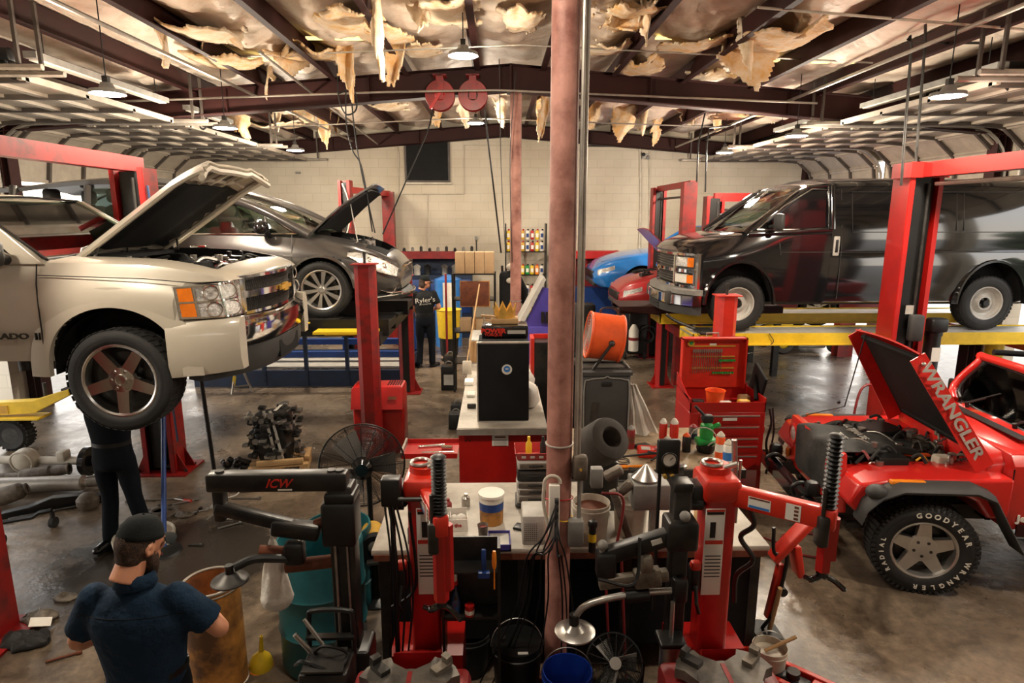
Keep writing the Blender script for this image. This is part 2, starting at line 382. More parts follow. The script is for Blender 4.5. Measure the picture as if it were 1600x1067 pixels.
# roof deck lined with faced insulation that sags between the purlins
PX=[XC+s*(.5+k) for k in range(7) for s in (-1,1)];PX.sort()
def hsh(a,b): v=sin(a*12.9898+b*78.233)*43758.5453;return v-math.floor(v)
def vn(x,y):
    i,j=math.floor(x),math.floor(y);u,v=x-i,y-j;u=u*u*(3-2*u);v=v*v*(3-2*v)
    return lerp(lerp(hsh(i,j),hsh(i+1,j),u),lerp(hsh(i,j+1),hsh(i+1,j+1),u),v)
def deckpt(x,y):
    t=(x-XC-.5) % 1.0;e=sin(pi*t);sag=.06*e+.16*(vn(x*1.9,y*1.4)-.3)*e+.07*abs(vn(x*4.5,y*3.5+x*2)-.5)*2*e+.03*vn(x*11,y*9)
    return Vector((x,y,roofz(x)+.02-sag))
m_=mb();m_.grid(lambda u,v: deckpt(XL+u*(XR-XL),YN-4+v*(YB-YN+4)),200,230)
m_.bx(XL-.3,XR+.3,YN-4,YB+.3,5.45,5.5)
struct(m_.build('ceiling','insulation',smooth=60))
# portal frames
FR=[3.4,9.5,YB-.16];tn=0
def nexttrim():
    global tn;tn += 1;return 'trim_%d' % tn
for fy,dp in zip(FR,(.36,.36,.30)):
    m_=mb()
    for sg in (-1,1):
        xe=XL if sg < 0 else XR;zc=RIDGE-.24;ze=roofz(xe)-.24;tp=.16
        for z0,z1,hw in ((-.015,0,.10),(-dp+.015,-.015,.006),(-dp,-dp+.015,.10)):
            m_.prism([(XC,fy-hw,zc+z0),(xe,fy-hw,ze+z0-(0 if z0 > -.1 else -0)),(xe,fy-hw,ze+z1),(XC,fy-hw,zc+z1)],(0,hw*2,0))
        for k in range(1,4): xx=XC+sg*2*k;m_.box((xx,fy,roofz(xx)-.24-dp/2),(.012,.16,dp-.03))
    m_.box((XC,fy,RIDGE-.24-dp/2),(.03,.2,dp))
    if fy > 15: pass
    struct(m_.build(nexttrim(),'maroon_steel'))
    for sg,xe in ((-1,XL+.12),(1,XR-.12)):
        c_=mb();c_.box((xe,fy,(roofz(xe)-.3)/2),(.012,.2,roofz(xe)-.3));
        for q in (-.1,.1): c_.box((xe+q,fy,(roofz(xe)-.3)/2),(.012,.2,roofz(xe)-.3))
        struct(c_.build(nexttrim(),'maroon_steel'))
# purlins: Z sections, one object each
for px in PX:
    z=roofz(px)-.03;m_=mb();s_=1 if px > XC else -1
    m_.bx(px-.008,px+.008,YN-1,YB,z-.24,z);m_.bx(px,px+s_*.07,YN-1,YB,z-.012,z);m_.bx(px,px-s_*.075,YN-1,YB,z-.25,z-.238)
    struct(m_.build(nexttrim(),'maroon_steel'))
# daylight through gaps in the insulation, imitated by thin glowing yellow panels, not panes
mat('daylight_glow',(1,.80,.30),.5,emit=1.6,var=.3,scale=9)
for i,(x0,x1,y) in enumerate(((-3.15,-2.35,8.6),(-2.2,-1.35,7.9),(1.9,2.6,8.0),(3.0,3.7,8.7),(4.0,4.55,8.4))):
    o=mb().box(((x0+x1)/2,y,roofz(x0)-.12),(x1-x0,.09,.02)).build('window_%d' % (i+2),'daylight_glow');struct(o)
# overhead doors, opened along the ceiling
def track_path(X,sg,z):
    pts=[(X-sg*.06,0,1.2),(X-sg*.06,0,z-.62)]
    for k in range(1,7): a=k/6*pi/2;pts.append((X-sg*(.06+.62*(1-cos(a))),0,z-.62+.62*sin(a)))
    pts.append((X-sg*3.2,0,z));return pts
dn=0
for X,sg in ((XL,-1),(XR,1)):
    for (y0,y1) in DY:
        dn += 1;z=4.16;root=bpy.data.objects.new('door_%d' % dn,None);C.objects.link(root);struct(root);root['label']='opened sectional overhead door'
        del root['label']
        P=[Vector(p) for p in track_path(X,sg,z)]
        # path length parametrisation from the bottom edge of the door
        L=[0]
        for a,b in zip(P,P[1:]): L.append(L[-1]+(b-a).length)
        def on(s):
            s=max(0,min(L[-1],s))
            for i in range(len(L)-1):
                if s <= L[i+1]: return P[i].lerp(P[i+1],(s-L[i])/(L[i+1]-L[i]))
            return P[-1]
        tot=L[-1];s0=2.18;secs=[(s0+.46*k,s0+.46*(k+1)) for k in range(int((tot-s0)/.46))]
        for (a,b) in secs:
            pa,pb=on(a+.006),on(b-.006);d=(pb-pa).normalized();n=Vector((d.z,0,-d.x))*sg
            if n.z > 0 and abs(n.z) > .3: n=-n
            if abs(d.z) > .7: n=Vector((-sg,0,0))
            m_=mb();w_=Vector((0,y1-y0-.06,0));o0=Vector((0,y0+.03,0))
            m_.prism([pa,pb,pb-n*.03,pa-n*.03],w_,o0)
            for e in (pa,pb):                                # rolled stiffening lips at the joints
                e2=e+d*(.045 if e is pa else -.045);m_.prism([e,e2,e2+n*.035,e+n*.035],w_,o0)
            pn=m_.build('door_section','door_panel',root)
            m_=mb()
            for k in range(4):
                yy=y0+.08+(y1-y0-.2)*k/3;m_.prism([pa+n*.002,pb+n*.002,pb+n*.05,pa+n*.05],(0,.05,0),(0,yy,0))
            m_.build('stile','door_frame_dark',pn)
        for yy in (y0-.03,y1+.03):
            mb().tube([p+Vector((0,yy,0)) for p in P],.028,6).build('track','galv',root)
        m_=mb()
        for k in (1.4,3.0):
            for yy in (y0-.03,y1+.03): xx=X-sg*k;m_.bx(xx-.015,xx+.015,yy-.015,yy+.015,z,roofz(xx)-.1)
        m_.build('hanger','door_frame_dark',root)
        # torsion shaft and springs
        m_=mb();xx=X-sg*.18;m_.cyl((xx,y0,DTOP+.22),(xx,y1,DTOP+.22),.015)
        m_.cyl((xx,y0+.5,DTOP+.22),(xx,y0+1.1,DTOP+.22),.045);m_.cyl((xx,y1-1.1,DTOP+.22),(xx,y1-.5,DTOP+.22),.045)
        m_.build('torsion_shaft','door_frame_dark',root)
# louvred opening high in the back wall
o=bpy.data.objects.new('window_1',None);C.objects.link(o);struct(o)
p0=at(633,209,YB);p1=at(702,282,YB)
m_=mb();m_.bx(p0.x-.03,p1.x+.03,YB-.06,YB-.01,p1.z-.05,p0.z+.03);m_.build('window_frame','door_frame_dark',o)
m_=mb();m_.bx(p0.x+.02,p1.x-.02,YB-.08,YB-.05,p1.z,p0.z);m_.build('mesh_screen','black_soft',o)
m_=mb();m_.bx(p0.x-.05,p1.x+.06,YB-.08,YB,p1.z-.09,p1.z-.05);m_.build('sill','white_dirty',o)
# ---------------------------------------------------------------- round steel columns and the pipes beside them
def column(x,y,r,top,label):
    t=thing('steel_column',label,'column',(x,y,0))
    mb().cyl((0,0,.012),(0,0,top),r,n=32).build('shaft','pipe_pink',t)
    m_=mb();m_.box((0,0,.006),(.32,.32,.012))
    for a in range(4): m_.cyl((.12*(1 if a % 2 else -1),.12*(1 if a > 1 else -1),.01),(.12*(1 if a % 2 else -1),.12*(1 if a > 1 else -1),.04),.012,n=6)
    m_.build('base_plate','rust',t)
    m_=mb();m_.torus((0,0,1.62),r+.003,.006,n=24);m_.build('tie_wire','galv',t)
    mb().box((0,0,top+.008),(.26,.24,.014)).build('cap_plate','maroon_steel',t);return t
pc=at(884,60,3.4);COLX=pc.x
column(COLX,3.4,.073,RIDGE-.24-.38,'big round steel column, faded pink and rusty, nearest in the middle of the shop')
pc2=at(806,300,9.5);column(pc2.x,9.5,.082,RIDGE-.24-.38,'slim far pink steel column under the ridge behind the cardboard boxes')
tag(mb().tube([(COLX+.088,3.36,1.42),(COLX+.088,3.36,4.6)],.011,8).tube([(COLX+.109,3.38,1.42),(COLX+.109,3.38,4.6)],.012,8).build('conduit','galv'),'pair of thin grey conduits running up beside the near pink column','conduit')
# ---------------------------------------------------------------- lamps
for i,(x,y,z) in enumerate(LAMPS):
    where=['nearest lamp of the left row','middle lamp of the left row','farthest lamp of the left row','nearest lamp of the right row','middle lamp of the right row','farthest lamp of the right row','lamp under the ridge before the crossing beam','small-looking lamp under the ridge before the back wall'][i] if i < 8 else ['lamp overhead left of the camera','lamp overhead right of the camera','lamp overhead in front of the camera'][i-8]
    t=thing('hanging_lamp','round LED lamp on a cord, '+where,'lamp',(x,y,z),group='hanging LED lamps')
    m_=mb();m_.lathe([(0,.10),(.05,.10),(.07,.05),(.15,.035),(.155,.0),(.14,.005)],n=24);m_.build('lamp_housing','grey',t)
    mb().lathe([(0,-.006),(.12,-.006),(.138,.004)],n=24).build('diffuser','lamp_glow',t)
    mb().cyl((0,0,.10),(0,0,roofz(x)-.0-z),.006,n=6).build('cord','black',t)
    m_=mb();m_.box((0,0,.13),(.05,.05,.06));m_.build('hook','steel_dark',t)
    l=bpy.data.lights.new('lamp_light','POINT');l.shadow_soft_size=.12;l.energy=130;l.color=(1,.86,.68)
    l.energy=35 if i==10 else 115 if i in (6,7) else 85 if i in (0,3,8,9) else 190
    lo=bpy.data.objects.new('lamp_light',l);C.objects.link(lo);lo.parent=t;lo.location=(0,0,-.14)
    l=bpy.data.lights.new('lamp_disc','AREA');l.shape='DISK';l.size=.26;l.energy=25 if i==10 else 55 if i > 7 else 75;l.color=(1,.86,.66)
    lo=bpy.data.objects.new('lamp_disc',l);C.objects.link(lo);lo.parent=t;lo.location=(0,0,-.02)
# trees outside the doors
def tree_clump(loc,sc,lab,seed):
    random.seed(seed);m_=mb()
    for k in range(46):
        a,b=random.random()*6.28,random.random();p=(cos(a)*b*1.8,sin(a)*b*2.6,.6+random.random()*3.0);r=.5+random.random()*.5
        m_.sph(p,r,5,(1,1,.8))
    v=m_.v;m_.v=[(p[0]+.25*(vn(p[0]*3,p[2]*3)-.5),p[1]+.25*(vn(p[1]*3,p[2]*4)-.5),max(.25,p[2]+.3*(vn(p[0]*4,p[1]*4)-.5))) for p in v]
    t=thing('bush',lab,'bush',loc,sc=sc);m_.build('foliage','leaves',t);mb().cyl((0,0,0),(0,0,1.2),.14,.1).build('trunk','wood',t)
tree_clump((-16,13.2,0),1.3,'green bushes outside the left doors beyond the dark vehicle',3)
tree_clump((18,12,0),1.2,'green bushes outside the right doors beyond the van',4)
tree_clump((14,8,0),1.0,'green bushes outside the middle right door',8)
tree_clump((15,1.5,0),1.0,'green bushes outside the nearest right door',5)
# ================================================================ VEHICLES (local axes: +x forward, z up from the tyres' contact, y to the left)
mat('champagne',(.50,.45,.365),.38,metal=.08,var=.02,coat=.8)
mat('mid_grey',(.070,.064,.060),.28,metal=.4,var=.02,coat=.8)
mat('van_black',(.007,.007,.008),.10,var=.05,coat=1)
mat('jeep_red',(.55,.016,.012),.28,var=.04,coat=.7)
mat('dull_red',(.30,.012,.014),.35,var=.08,coat=.4)
mat('suv_dark',(.012,.012,.013),.18,coat=.8)
mat('chrome_wheel',(.62,.60,.57),.22,metal=1,var=.03);mat('seat',(.06,.055,.05),.8,var=.2);mat('seat_tan',(.30,.26,.20),.8);mat('dash',(.035,.035,.033),.6)
def section(zb,zt,wb,wm,wt,zm,crown,n=5):
    """closed cross-section in y,z; right half then mirrored"""
    pts=[(0,zb),(wb*.8,zb),(wb,zb+.03)]
    for k in range(1,n): t=k/n;pts.append((lerp(wb,wm,sin(t*pi/2)),lerp(zb+.03,zm,t)))
    pts.append((wm,zm))
    for k in range(1,n): t=k/n;pts.append((lerp(wm,wt,t**1.8),lerp(zm,zt-.05,t)))
    pts += [(wt,zt-.05),(wt-.012,zt-.022),(wt-.045,zt-.002),(wt*.6,zt+crown*.65),(0,zt+crown)]
    return pts+[(-y,z) for y,z in pts[-2:0:-1]]
def ysurf(keys,x,z):
    P=section(*spl(keys,x));P=P[:len(P)//2+1]
    for (y0,z0),(y1,z1) in zip(P[2:],P[3:]):
        if z0 <= z <= z1: return lerp(y0,y1,(z-z0)/max(1e-6,z1-z0))
    return P[-3][0]
def body(keys,nx=44,x0=None,x1=None):
    """keys: (x, zb, zt, wb, wm, wt, zm, crown)"""
    x0=keys[0][0] if x0 is None else x0;x1=keys[-1][0] if x1 is None else x1;m_=mb();rings=[]
    for i in range(nx+1):
        t=i/nx;x=lerp(x0,x1,t);v=spl(keys,x);rings.append([Vector((x,y,z)) for y,z in section(*v)])
    m_.loft(rings);return m_
def wheel(parent,x,y,z,r,wdt,style,side,rimr=None,mt='rubber',lab=None,steer=0):
    """a wheel: tyre with rim, hub as sub-parts; side = -1 when its face looks to -y"""
    rr=rimr or r*.64;h=wdt/2
    prof=[(rr*.97,-h*.75),(rr*1.02,-h*.86),(rr*1.10,-h*.98),(r*.80,-h*1.02),(r*.90,-h*1.0),(r*.965,-h*.90),(r*.99,-h*.80),(r,-h*.6),(r,h*.6),(r*.99,h*.80),(r*.965,h*.9),(r*.9,h),(r*.8,h*1.02),(rr*1.1,h*.98),(rr*1.02,h*.86),(rr*.97,h*.75)]
    m_=mb();m_.lathe(prof,(0,0,0),(0,side,0),n=48)
    nt_=56 if style=='offroad' else 44
    for k in range(nt_):
        a=2*pi*k/nt_
        for off,ww in ((-.55,.34),(.0,.30),(.55,.34)):
            a2=a+(off*.12 if style != 'offroad' else off*.25)
            c_=(cos(a2)*(r-.001),off*h*1.05,sin(a2)*(r-.001));m_.box(c_,((.007 if style != 'offroad' else .026),h*ww*1.6,r*(.105 if style != 'offroad' else .075)),rot=(0,-a2,.3*off))
        if style=='offroad':
            m_.box((cos(a)*r*.965,side*h*.93,sin(a)*r*.965),(r*.075,h*.12,r*.05),rot=(0,-a,0));m_.box((cos(a)*r*.965,-side*h*.93,sin(a)*r*.965),(r*.075,h*.12,r*.05),rot=(0,-a,0))
    for q in (.82,.84): m_.torus((0,side*h*1.012,0),r*q,.0022,(0,1,0),n=48,m=4)
    ty=m_.build('wheel',mt,parent,smooth=40);ty.location=(x,y,z);ty.rotation_euler=(0,0,steer)
    s=side;rim={'chrome5': 'chrome_wheel','alloy10': 'alloy','steel': 'grey_light','offroad': 'alloy'}[style]
    m_=mb();m_.lathe([(rr*1.0,h*.84),(rr*1.035,h*.90),(rr*1.0,h*.92),(rr*.95,h*.86),(rr*.92,h*.5),(rr*.90,-h*.7),(rr*.98,-h*.8)],(0,0,0),(0,s,0),n=48)
    Y=lambda q: s*h*q
    def spoke(a,w0,w1,r0,r1,y0,y1,th=.05):
        d=Vector((cos(a),0,sin(a)));p=Vector((-sin(a),0,cos(a)))
        A=[d*r0+p*w0,d*r1+p*w1,d*r1-p*w1,d*r0-p*w0];ys=[y0,y1,y1,y0]
        top=[q+Vector((0,Y(yy),0)) for q,yy in zip(A,ys)];bot=[q+Vector((0,Y(yy)-s*th,0)) for q,yy in zip(A,ys)]
        m_.add(top+bot,[(0,1,2,3),(7,6,5,4),(0,4,5,1),(1,5,6,2),(2,6,7,3),(3,7,4,0)])
    if style=='chrome5':
        for k in range(5):
            a=pi/2*3+2*pi*k/5;spoke(a,rr*.17,rr*.145,rr*.30,rr*.95,.72,.82)
        m_.lathe([(0,h*.80),(rr*.12,h*.82),(rr*.13,h*.86),(rr*.17,h*.86),(rr*.18,h*.78),(rr*.36,h*.72),(rr*.40,h*.5)],(0,0,0),(0,s,0),n=40)
        for k in range(6): a=k*pi/3;m_.cyl((cos(a)*rr*.27,Y(.6),sin(a)*rr*.27),(cos(a)*rr*.27,Y(.80),sin(a)*rr*.27),rr*.045,n=8)
    if style=='alloy10':
        for k in range(10):
            a=2*pi*k/10+.15;spoke(a,rr*.055,rr*.115,rr*.18,rr*.95,.70,.84,.04)
        m_.lathe([(0,h*.80),(rr*.13,h*.80),(rr*.16,h*.72),(rr*.27,h*.66),(rr*.30,h*.4)],(0,0,0),(0,s,0),n=32)
    if style=='steel':
        m_.lathe([(rr*.30,h*.35),(rr*.34,h*.62),(rr*.44,h*.62),(rr*.56,h*.30),(rr*.66,h*.18),(rr*.80,h*.30),(rr*.86,h*.55),(rr*.95,h*.70)],(0,0,0),(0,s,0),n=40)
    if style=='offroad':
        for k in range(5): spoke(pi/2+2*pi*k/5,rr*.25,rr*.17,rr*.30,rr*.93,.62,.66,.05)
        m_.lathe([(0,h*.66),(rr*.20,h*.66),(rr*.45,h*.64),(rr*.50,h*.5)],(0,0,0),(0,s,0),n=32)
    rm=m_.build('rim',rim,ty,smooth=30)
    m_=mb();m_.lathe([(0,-h*.2),(rr*.93,-h*.2)],(0,0,0),(0,s,0),n=32);m_.cyl((0,Y(-.2),0),(0,Y(.25),0),rr*.28,n=20)
    if style in ('offroad','alloy10','steel'):
        for k in range(5): a=2*pi*k/5+pi/2+.628;m_.cyl((cos(a)*rr*.27,Y(.3),sin(a)*rr*.27),(cos(a)*rr*.27,Y(.675 if style != 'steel' else .66),sin(a)*rr*.27),rr*.055,n=8)
    m_.lathe([(rr*.5,-h*.05),(rr*.75,-h*.05),(rr*.75,h*.02),(rr*.5,h*.02)],(0,0,0),(0,s,0),n=30)
    m_.build('brake_disc','steel_dark',ty)
    if style=='steel': mb().cyl((0,Y(.3),0),(0,Y(.86),0),rr*.2,rr*.17,n=20).build('hub_cap','black',ty)
    return ty
def wheel_text(ty,r,side,h,items):
    for body_,a_mid,size,span in items:
        n=len(body_)
        for i,ch in enumerate(body_):
            a=a_mid+span*(.5-(i+.5)/n);R=r*.815
            t=text(ch,size,(cos(a)*R,side*(h*1.03),sin(a)*R),(pi/2,0,0),'white',ty,'tyre_letter',.0015,bold=.002)
            t.rotation_euler=Euler((pi/2,0,0)).to_matrix().to_euler();t.rotation_euler=(Matrix.Rotation(-(a-pi/2),3,'Y') @ Euler((pi/2,0,0)).to_matrix()).to_euler()
def poly_glass(parent,pts,name='window',m='glass',th=.006):
    n=(Vector(pts[1])-Vector(pts[0])).cross(Vector(pts[2])-Vector(pts[0])).normalized()
    return mb().prism(pts,n*th).build(name,m,parent)
def bars(parent,paths,r,m,name,n=6):
    m_=mb()
    for p in paths: m_.tube(p,r,n)
    return m_.build(name,m,parent)
def seats(parent,xs,zs,m='seat',wd=.5,ys=(-.38,.38)):
    for x in xs:
        for y in ys:
            m_=mb();m_.rbox((x,y,zs+.1),(.5,wd,.18),.06);m_.rbox((x-.28,y,zs+.46),(.16,wd,.66),.07,rot=(0,-.2,0));m_.rbox((x-.38,y,zs+.90),(.10,.26,.18),.045);m_.build('seat',m,parent)
def wheelring(parent,x,y,R,r,zc,a0,a1,m,name='wheel_arch_trim',wdt=.05,side=-1,flat=None):
    m_=mb();rings=[]
    for k in range(25):
        a=lerp(a0,a1,k/24);d=Vector((cos(a),0,sin(a)))
        rings.append([Vector((x,y-side*.03,zc))+d*R,Vector((x,y+side*wdt,zc))+d*R,Vector((x,y+side*wdt,zc))+d*(R+r*.5),Vector((x,y-side*.03,zc))+d*(R+r)])
    m_.loft(rings);return m_.build(name,m,parent)
def engine(parent,x0,x1,w,z,cover='grey_plastic',seed=1,dense=26):
    """a busy engine bay: air box, battery, reservoirs, hoses, block"""
    rnd=random.Random(seed);L=x1-x0
    m_=mb();m_.rbox((x0+L*.45,0,z-.10),(L*.62,w*.62,.20),.04)
    for k in range(6): m_.box((x0+L*(.2+.1*k),0,z+.012),(.025,w*.5,.03))
    m_.build('engine_cover',cover,parent)
    m_=mb();m_.rbox((x0+L*.78,w*.62,z-.06),(.26,.20,.22),.015);m_.cyl((x0+L*.75,w*.58,z+.05),(x0+L*.75,w*.58,z+.09),.02);m_.cyl((x0+L*.84,w*.66,z+.05),(x0+L*.84,w*.66,z+.09),.02);m_.build('battery','black',parent)
    m_=mb();m_.rbox((x0+L*.75,-w*.60,z-.05),(.30,.26,.2),.03);m_.tube(catmull([(x0+L*.7,-w*.5,z),(x0+L*.6,-w*.3,z+.06),(x0+L*.45,-w*.1,z+.05)]),.045,10);m_.build('air_box','black_soft',parent)
    m_=mb();m_.rbox((x0+L*.2,w*.7,z-.03),(.16,.14,.16),.03);m_.rbox((x0+L*.25,-w*.72,z-.02),(.14,.12,.16),.03);m_.build('reservoir','white_dirty',parent)
    for mt,nn in (('rubber',dense),('steel',dense//2),('cast',dense//3),('hose_red',2)):
        m_=mb()
        for k in range(nn):
            p=Vector((x0+rnd.random()*L,(rnd.random()*2-1)*w*.85,z-.05+rnd.random()*.07));q=p+Vector((rnd.uniform(-.3,.3),rnd.uniform(-.3,.3),rnd.uniform(-.1,.05)))
            q.x=min(max(q.x,x0),x1);q.y=min(max(q.y,-w*.92),w*.92)
            m_.tube(catmull([p,p.lerp(q,.4)+Vector((0,0,.05)),q],5),rnd.uniform(.008,.018),6)
            if mt != 'rubber': m_.cyl(q,q+Vector((0,0,.05)),rnd.uniform(.02,.04),n=10);m_.rbox(p,(rnd.uniform(.05,.12),rnd.uniform(.05,.12),.06),.01)
        m_.build({'rubber': 'hoses','steel': 'fittings','cast': 'castings','hose_red': 'cables'}[mt],mt,parent)

# ---------------------------------------------------------------- champagne pickup on the two-post lift
def pickup():
    t=thing('pickup_truck','champagne crew pickup raised on a lift with its hood open and chrome five-spoke wheels','truck',(-2.90,5.72,1.27))
    W=.985;AX=0.0;BX=-3.65;R=.40
    K=[(-4.8,.55,1.28,.93,.985,.95,.95,.01),(-3,.52,1.28,.94,.99,.95,.95,.01),(-1.3,.50,1.29,.94,.99,.93,.95,.01),(-.6,.50,1.30,.94,1.0,.91,.98,.03),(.2,.50,1.28,.95,1.01,.90,.98,.045),(.62,.55,1.22,.94,.99,.88,.95,.05),(.80,.60,1.16,.90,.95,.85,.95,.05),(.88,.64,1.10,.84,.90,.80,.92,.04)]
    bo=body(K,60).build('body','champagne',t)
    cuts=[]
    for x in (AX,BX):
        for s in (-1,1):
            pr=[]
            for k in range(26):
                a=pi*k/25;pr.append((x+cos(a)*.50*(1 if abs(cos(a)) < .8 else 1),0,.42+sin(a)**.8*.53))
            pr=[(x+.53,0,-.2)]+pr+[(x-.53,0,-.2)];c_=mb();c_.prism(pr,(0,.5,0),(0,s*1.2-(.5 if s > 0 else 0),0));cuts.append(c_)
    bay=mb();bay.prism([(-.47,-.66,1.02),(.70,-.72,1.02),(.70,.72,1.02),(-.47,.66,1.02)],(0,0,.6));cuts.append(bay)
    bay2=mb();bay2.bx(-2.7,-.50,-.80,.80,.75,1.6);cuts.append(bay2)
    fr=mb();fr.prism([(.46,-1.2,.1),(.47,-1.0,.1),(.62,-.86,.1),(.78,-.68,.1),(.84,-.35,.1),(.86,0,.1),(.84,.35,.1),(.78,.68,.1),(.62,.86,.1),(.47,1.0,.1),(.46,1.2,.1),(1.4,1.2,.1),(1.4,-1.2,.1)],(0,0,1.03));cuts.append(fr)
    cut(bo,cuts,wells=[lambda c,n: abs(c.y) < .97 and c.z < .97 and (abs(c.x-AX) < .54 or abs(c.x-BX) < .54) and (abs(n.y) < .5 or abs(c.y) < .75),lambda c,n: -.49 < c.x < .72 and abs(c.y) < .735 and c.z < 1.27 and c.z > .95,lambda c,n: -2.75 < c.x < -.45 and abs(c.y) < .81 and .74 < c.z < 1.4])
    for x in (AX,BX):
        for s in (-1,1): wheel(t,x,s*.865,R-.02,R,.27,'chrome5',s,rimr=.278,steer=0)
    # liner and suspension in the wheel well
    for s in (-1,1):
        m_=mb();m_.lathe([(.50,-.16),(.50,.14)],(AX,s*.78,.42),(0,1,0),24,arc=pi);m_.build('wheel_liner','black_soft',t)
    m_=mb();m_.cyl((AX,-.7,.38),(AX,.7,.38),.05);m_.cyl((BX,-.7,.40),(BX,.7,.40),.05);m_.sph((BX,0,.4),.17);m_.bx(-4.6,.6,-.45,-.36,.45,.6);m_.bx(-4.6,.6,.36,.45,.45,.6);m_.cyl((-3,.1,.5),(-.6,.1,.5),.06)
    m_.rbox((-.9,0,.52),(.9,.5,.25),.05);m_.build('chassis','rubber_dust',t)
    # lower front: bumper with painted corners, chrome bar, valance
    m_=mb();rings=[]
    for k in range(33):
        u=k/32*2-1;y=u*.83;x=.99-.17*abs(u)**3;rings.append([Vector((x-.06,y,.58)),Vector((x,y,.60)),Vector((x+.03,y,.70)),Vector((x+.02,y,.80)),Vector((x-.07,y,.84))])
    m_.loft(rings);bp=m_.build('front_bumper','chrome',t);bp['label']='chrome front bumper bar'
    m_=mb()
    for s in (-1,1):
        rings=[]
        for k in range(17):
            q=k/16;x=lerp(.40,.90,q);y=s*(1.005-.13*q**2.5);z0=lerp(.40,.44,q);z1=lerp(.84,.845,q)
            rings.append([Vector((x,y-s*.12,z0)),Vector((x,y-s*.02,z0)),Vector((x,y+s*.012,z0+.1)),Vector((x,y+s*.012,z1-.06)),Vector((x,y-s*.03,z1)),Vector((x,y-s*.12,z1))])
        m_.loft(rings)
    m_.build('bumper_corner','champagne',t)
    m_=mb();rings=[]
    for k in range(25):
        u=k/24*2-1;y=u*.95;x=.97-.34*abs(u)**3;rings.append([Vector((x-.12,y,.38)),Vector((x-.02,y,.36)),Vector((x+.015,y,.46)),Vector((x+.02,y,.585)),Vector((x-.1,y,.59))])
    m_.loft(rings);m_.build('valance','grey_plastic',t)
    m_=mb();m_.bx(.955,.985,-.25,.25,.40,.55);m_.build('lower_intake','black_soft',t)
    # grille: two mesh openings, chrome surround and bar with an emblem
    g=mb();
    def gx(y): return .935-.10*abs(y/.62)**2.2
    def arcbar(z0,z1,y0,y1,dx,th,n=20):
        rings=[]
        for k in range(n+1):
            y=lerp(y0,y1,k/n);x=gx(y)+dx;rings.append([Vector((x-th,y,z0)),Vector((x,y,z0+.008)),Vector((x,y,z1-.008)),Vector((x-th,y,z1))])
        g.loft(rings)
    arcbar(1.12,1.16,-.62,.62,.02,.10);arcbar(.83,.87,-.62,.62,.03,.09);arcbar(.965,1.035,-.64,.64,.035,.09)
    for s in (-1,1): arcbar(.84,1.16,s*.60,s*.655,.02,.09,3)
    gr=g.build('grille_surround','chrome',t)
    m_=mb()
    for z0,z1 in ((.868,.967),(1.033,1.122)):
        rings=[]
        for k in range(21): y=lerp(-.61,.61,k/20);rings.append([Vector((gx(y)-.055,y,z0)),Vector((gx(y)-.055,y,z1))])
        m_.loft(rings,cap=False,closed=False)
    m_.build('grille_backing','black',t)
    m_=mb()
    for z0,z1 in ((.868,.967),(1.033,1.122)):
        for k in range(44):
            y=lerp(-.60,.58,k/43)
            for dz in (1,-1): m_.tube([(gx(y)-.03,y,z0 if dz > 0 else z1),(gx(y+.04)-.03,y+.04,z1 if dz > 0 else z0)],.0035,4)
    m_.build('grille_mesh','steel_dark',gr)
    em=mb();em.prism([(.975,-.13,.985),(.975,-.05,.985),(.975,-.05,.965),(.975,.05,.965),(.975,.05,.985),(.975,.13,.985),(.975,.13,1.018),(.975,.05,1.018),(.975,.05,1.036),(.975,-.05,1.036),(.975,-.05,1.018),(.975,-.13,1.018)],(.02,0,0));em.build('emblem','gold',gr)
    # headlights
    for s in (-1,1):
        pts=[(.845,s*.665,.85),(.50,s*.992,.86),(.47,s*.975,1.10),(.80,s*.70,1.13)]
        def hl(u0,u1,v0,v1,off):
            a,b,c,d=[Vector(p) for p in pts];n_=Vector((.62,s*.78,.02)).normalized()*off
            # curved face following the body corner
            out=[]
            for (u,v) in ((u0,v0),(u1,v0),(u1,v1),(u0,v1)):
                lo=a.lerp(b,u)+Vector((.09,s*.05,0))*sin(pi*u);hi=d.lerp(c,u)+Vector((.09,s*.05,0))*sin(pi*u);out.append(lo.lerp(hi,v)+n_)
            return out
        m_=mb()
        for k in range(8):
            q=hl(k/8,(k+1)/8,0,1,.012);m_.add(q+[Vector(p)-Vector((.08,s*.08,0)) for p in q],[(0,1,2,3),(0,4,5,1),(3,2,6,7),(4,7,6,5),(0,3,7,4),(1,5,6,2)])
        hd=m_.build('headlight','lens',t,smooth=50)
        m_=mb()
        for (v0,v1) in ((.06,.47),(.53,.94)):
            for k in range(3):
                q=hl(.80+k*.055,.80+(k+1)*.055,v0,v1,.016);m_.add(q,[(0,1,2,3)])
        m_.build('turn_signal','orange_lens',hd)
        m_=mb()
        for (v0,v1) in ((.0,.05),(.475,.525),(.95,1.0)):
            for k in range(8): q=hl(k/8,(k+1)/8,v0,v1,.019);m_.add(q,[(0,1,2,3)])
        for u in (0,.38,.77,.98): m_.add(hl(u,u+.02,0,1,.019),[(0,1,2,3)])
        for cu,cv in ((.2,.25),(.2,.75),(.56,.25),(.56,.75)):
            q=hl(cu,cu+.01,cv,cv+.01,.018)[0];m_.torus(q,.055,.006,(.62,s*.78,0),n=20,m=5)
        m_.build('headlight_bezel','chrome',hd)
    # hood, opened
    H=mb()
    hinge=Vector((-.46,0,1.29));ang=radians(35)
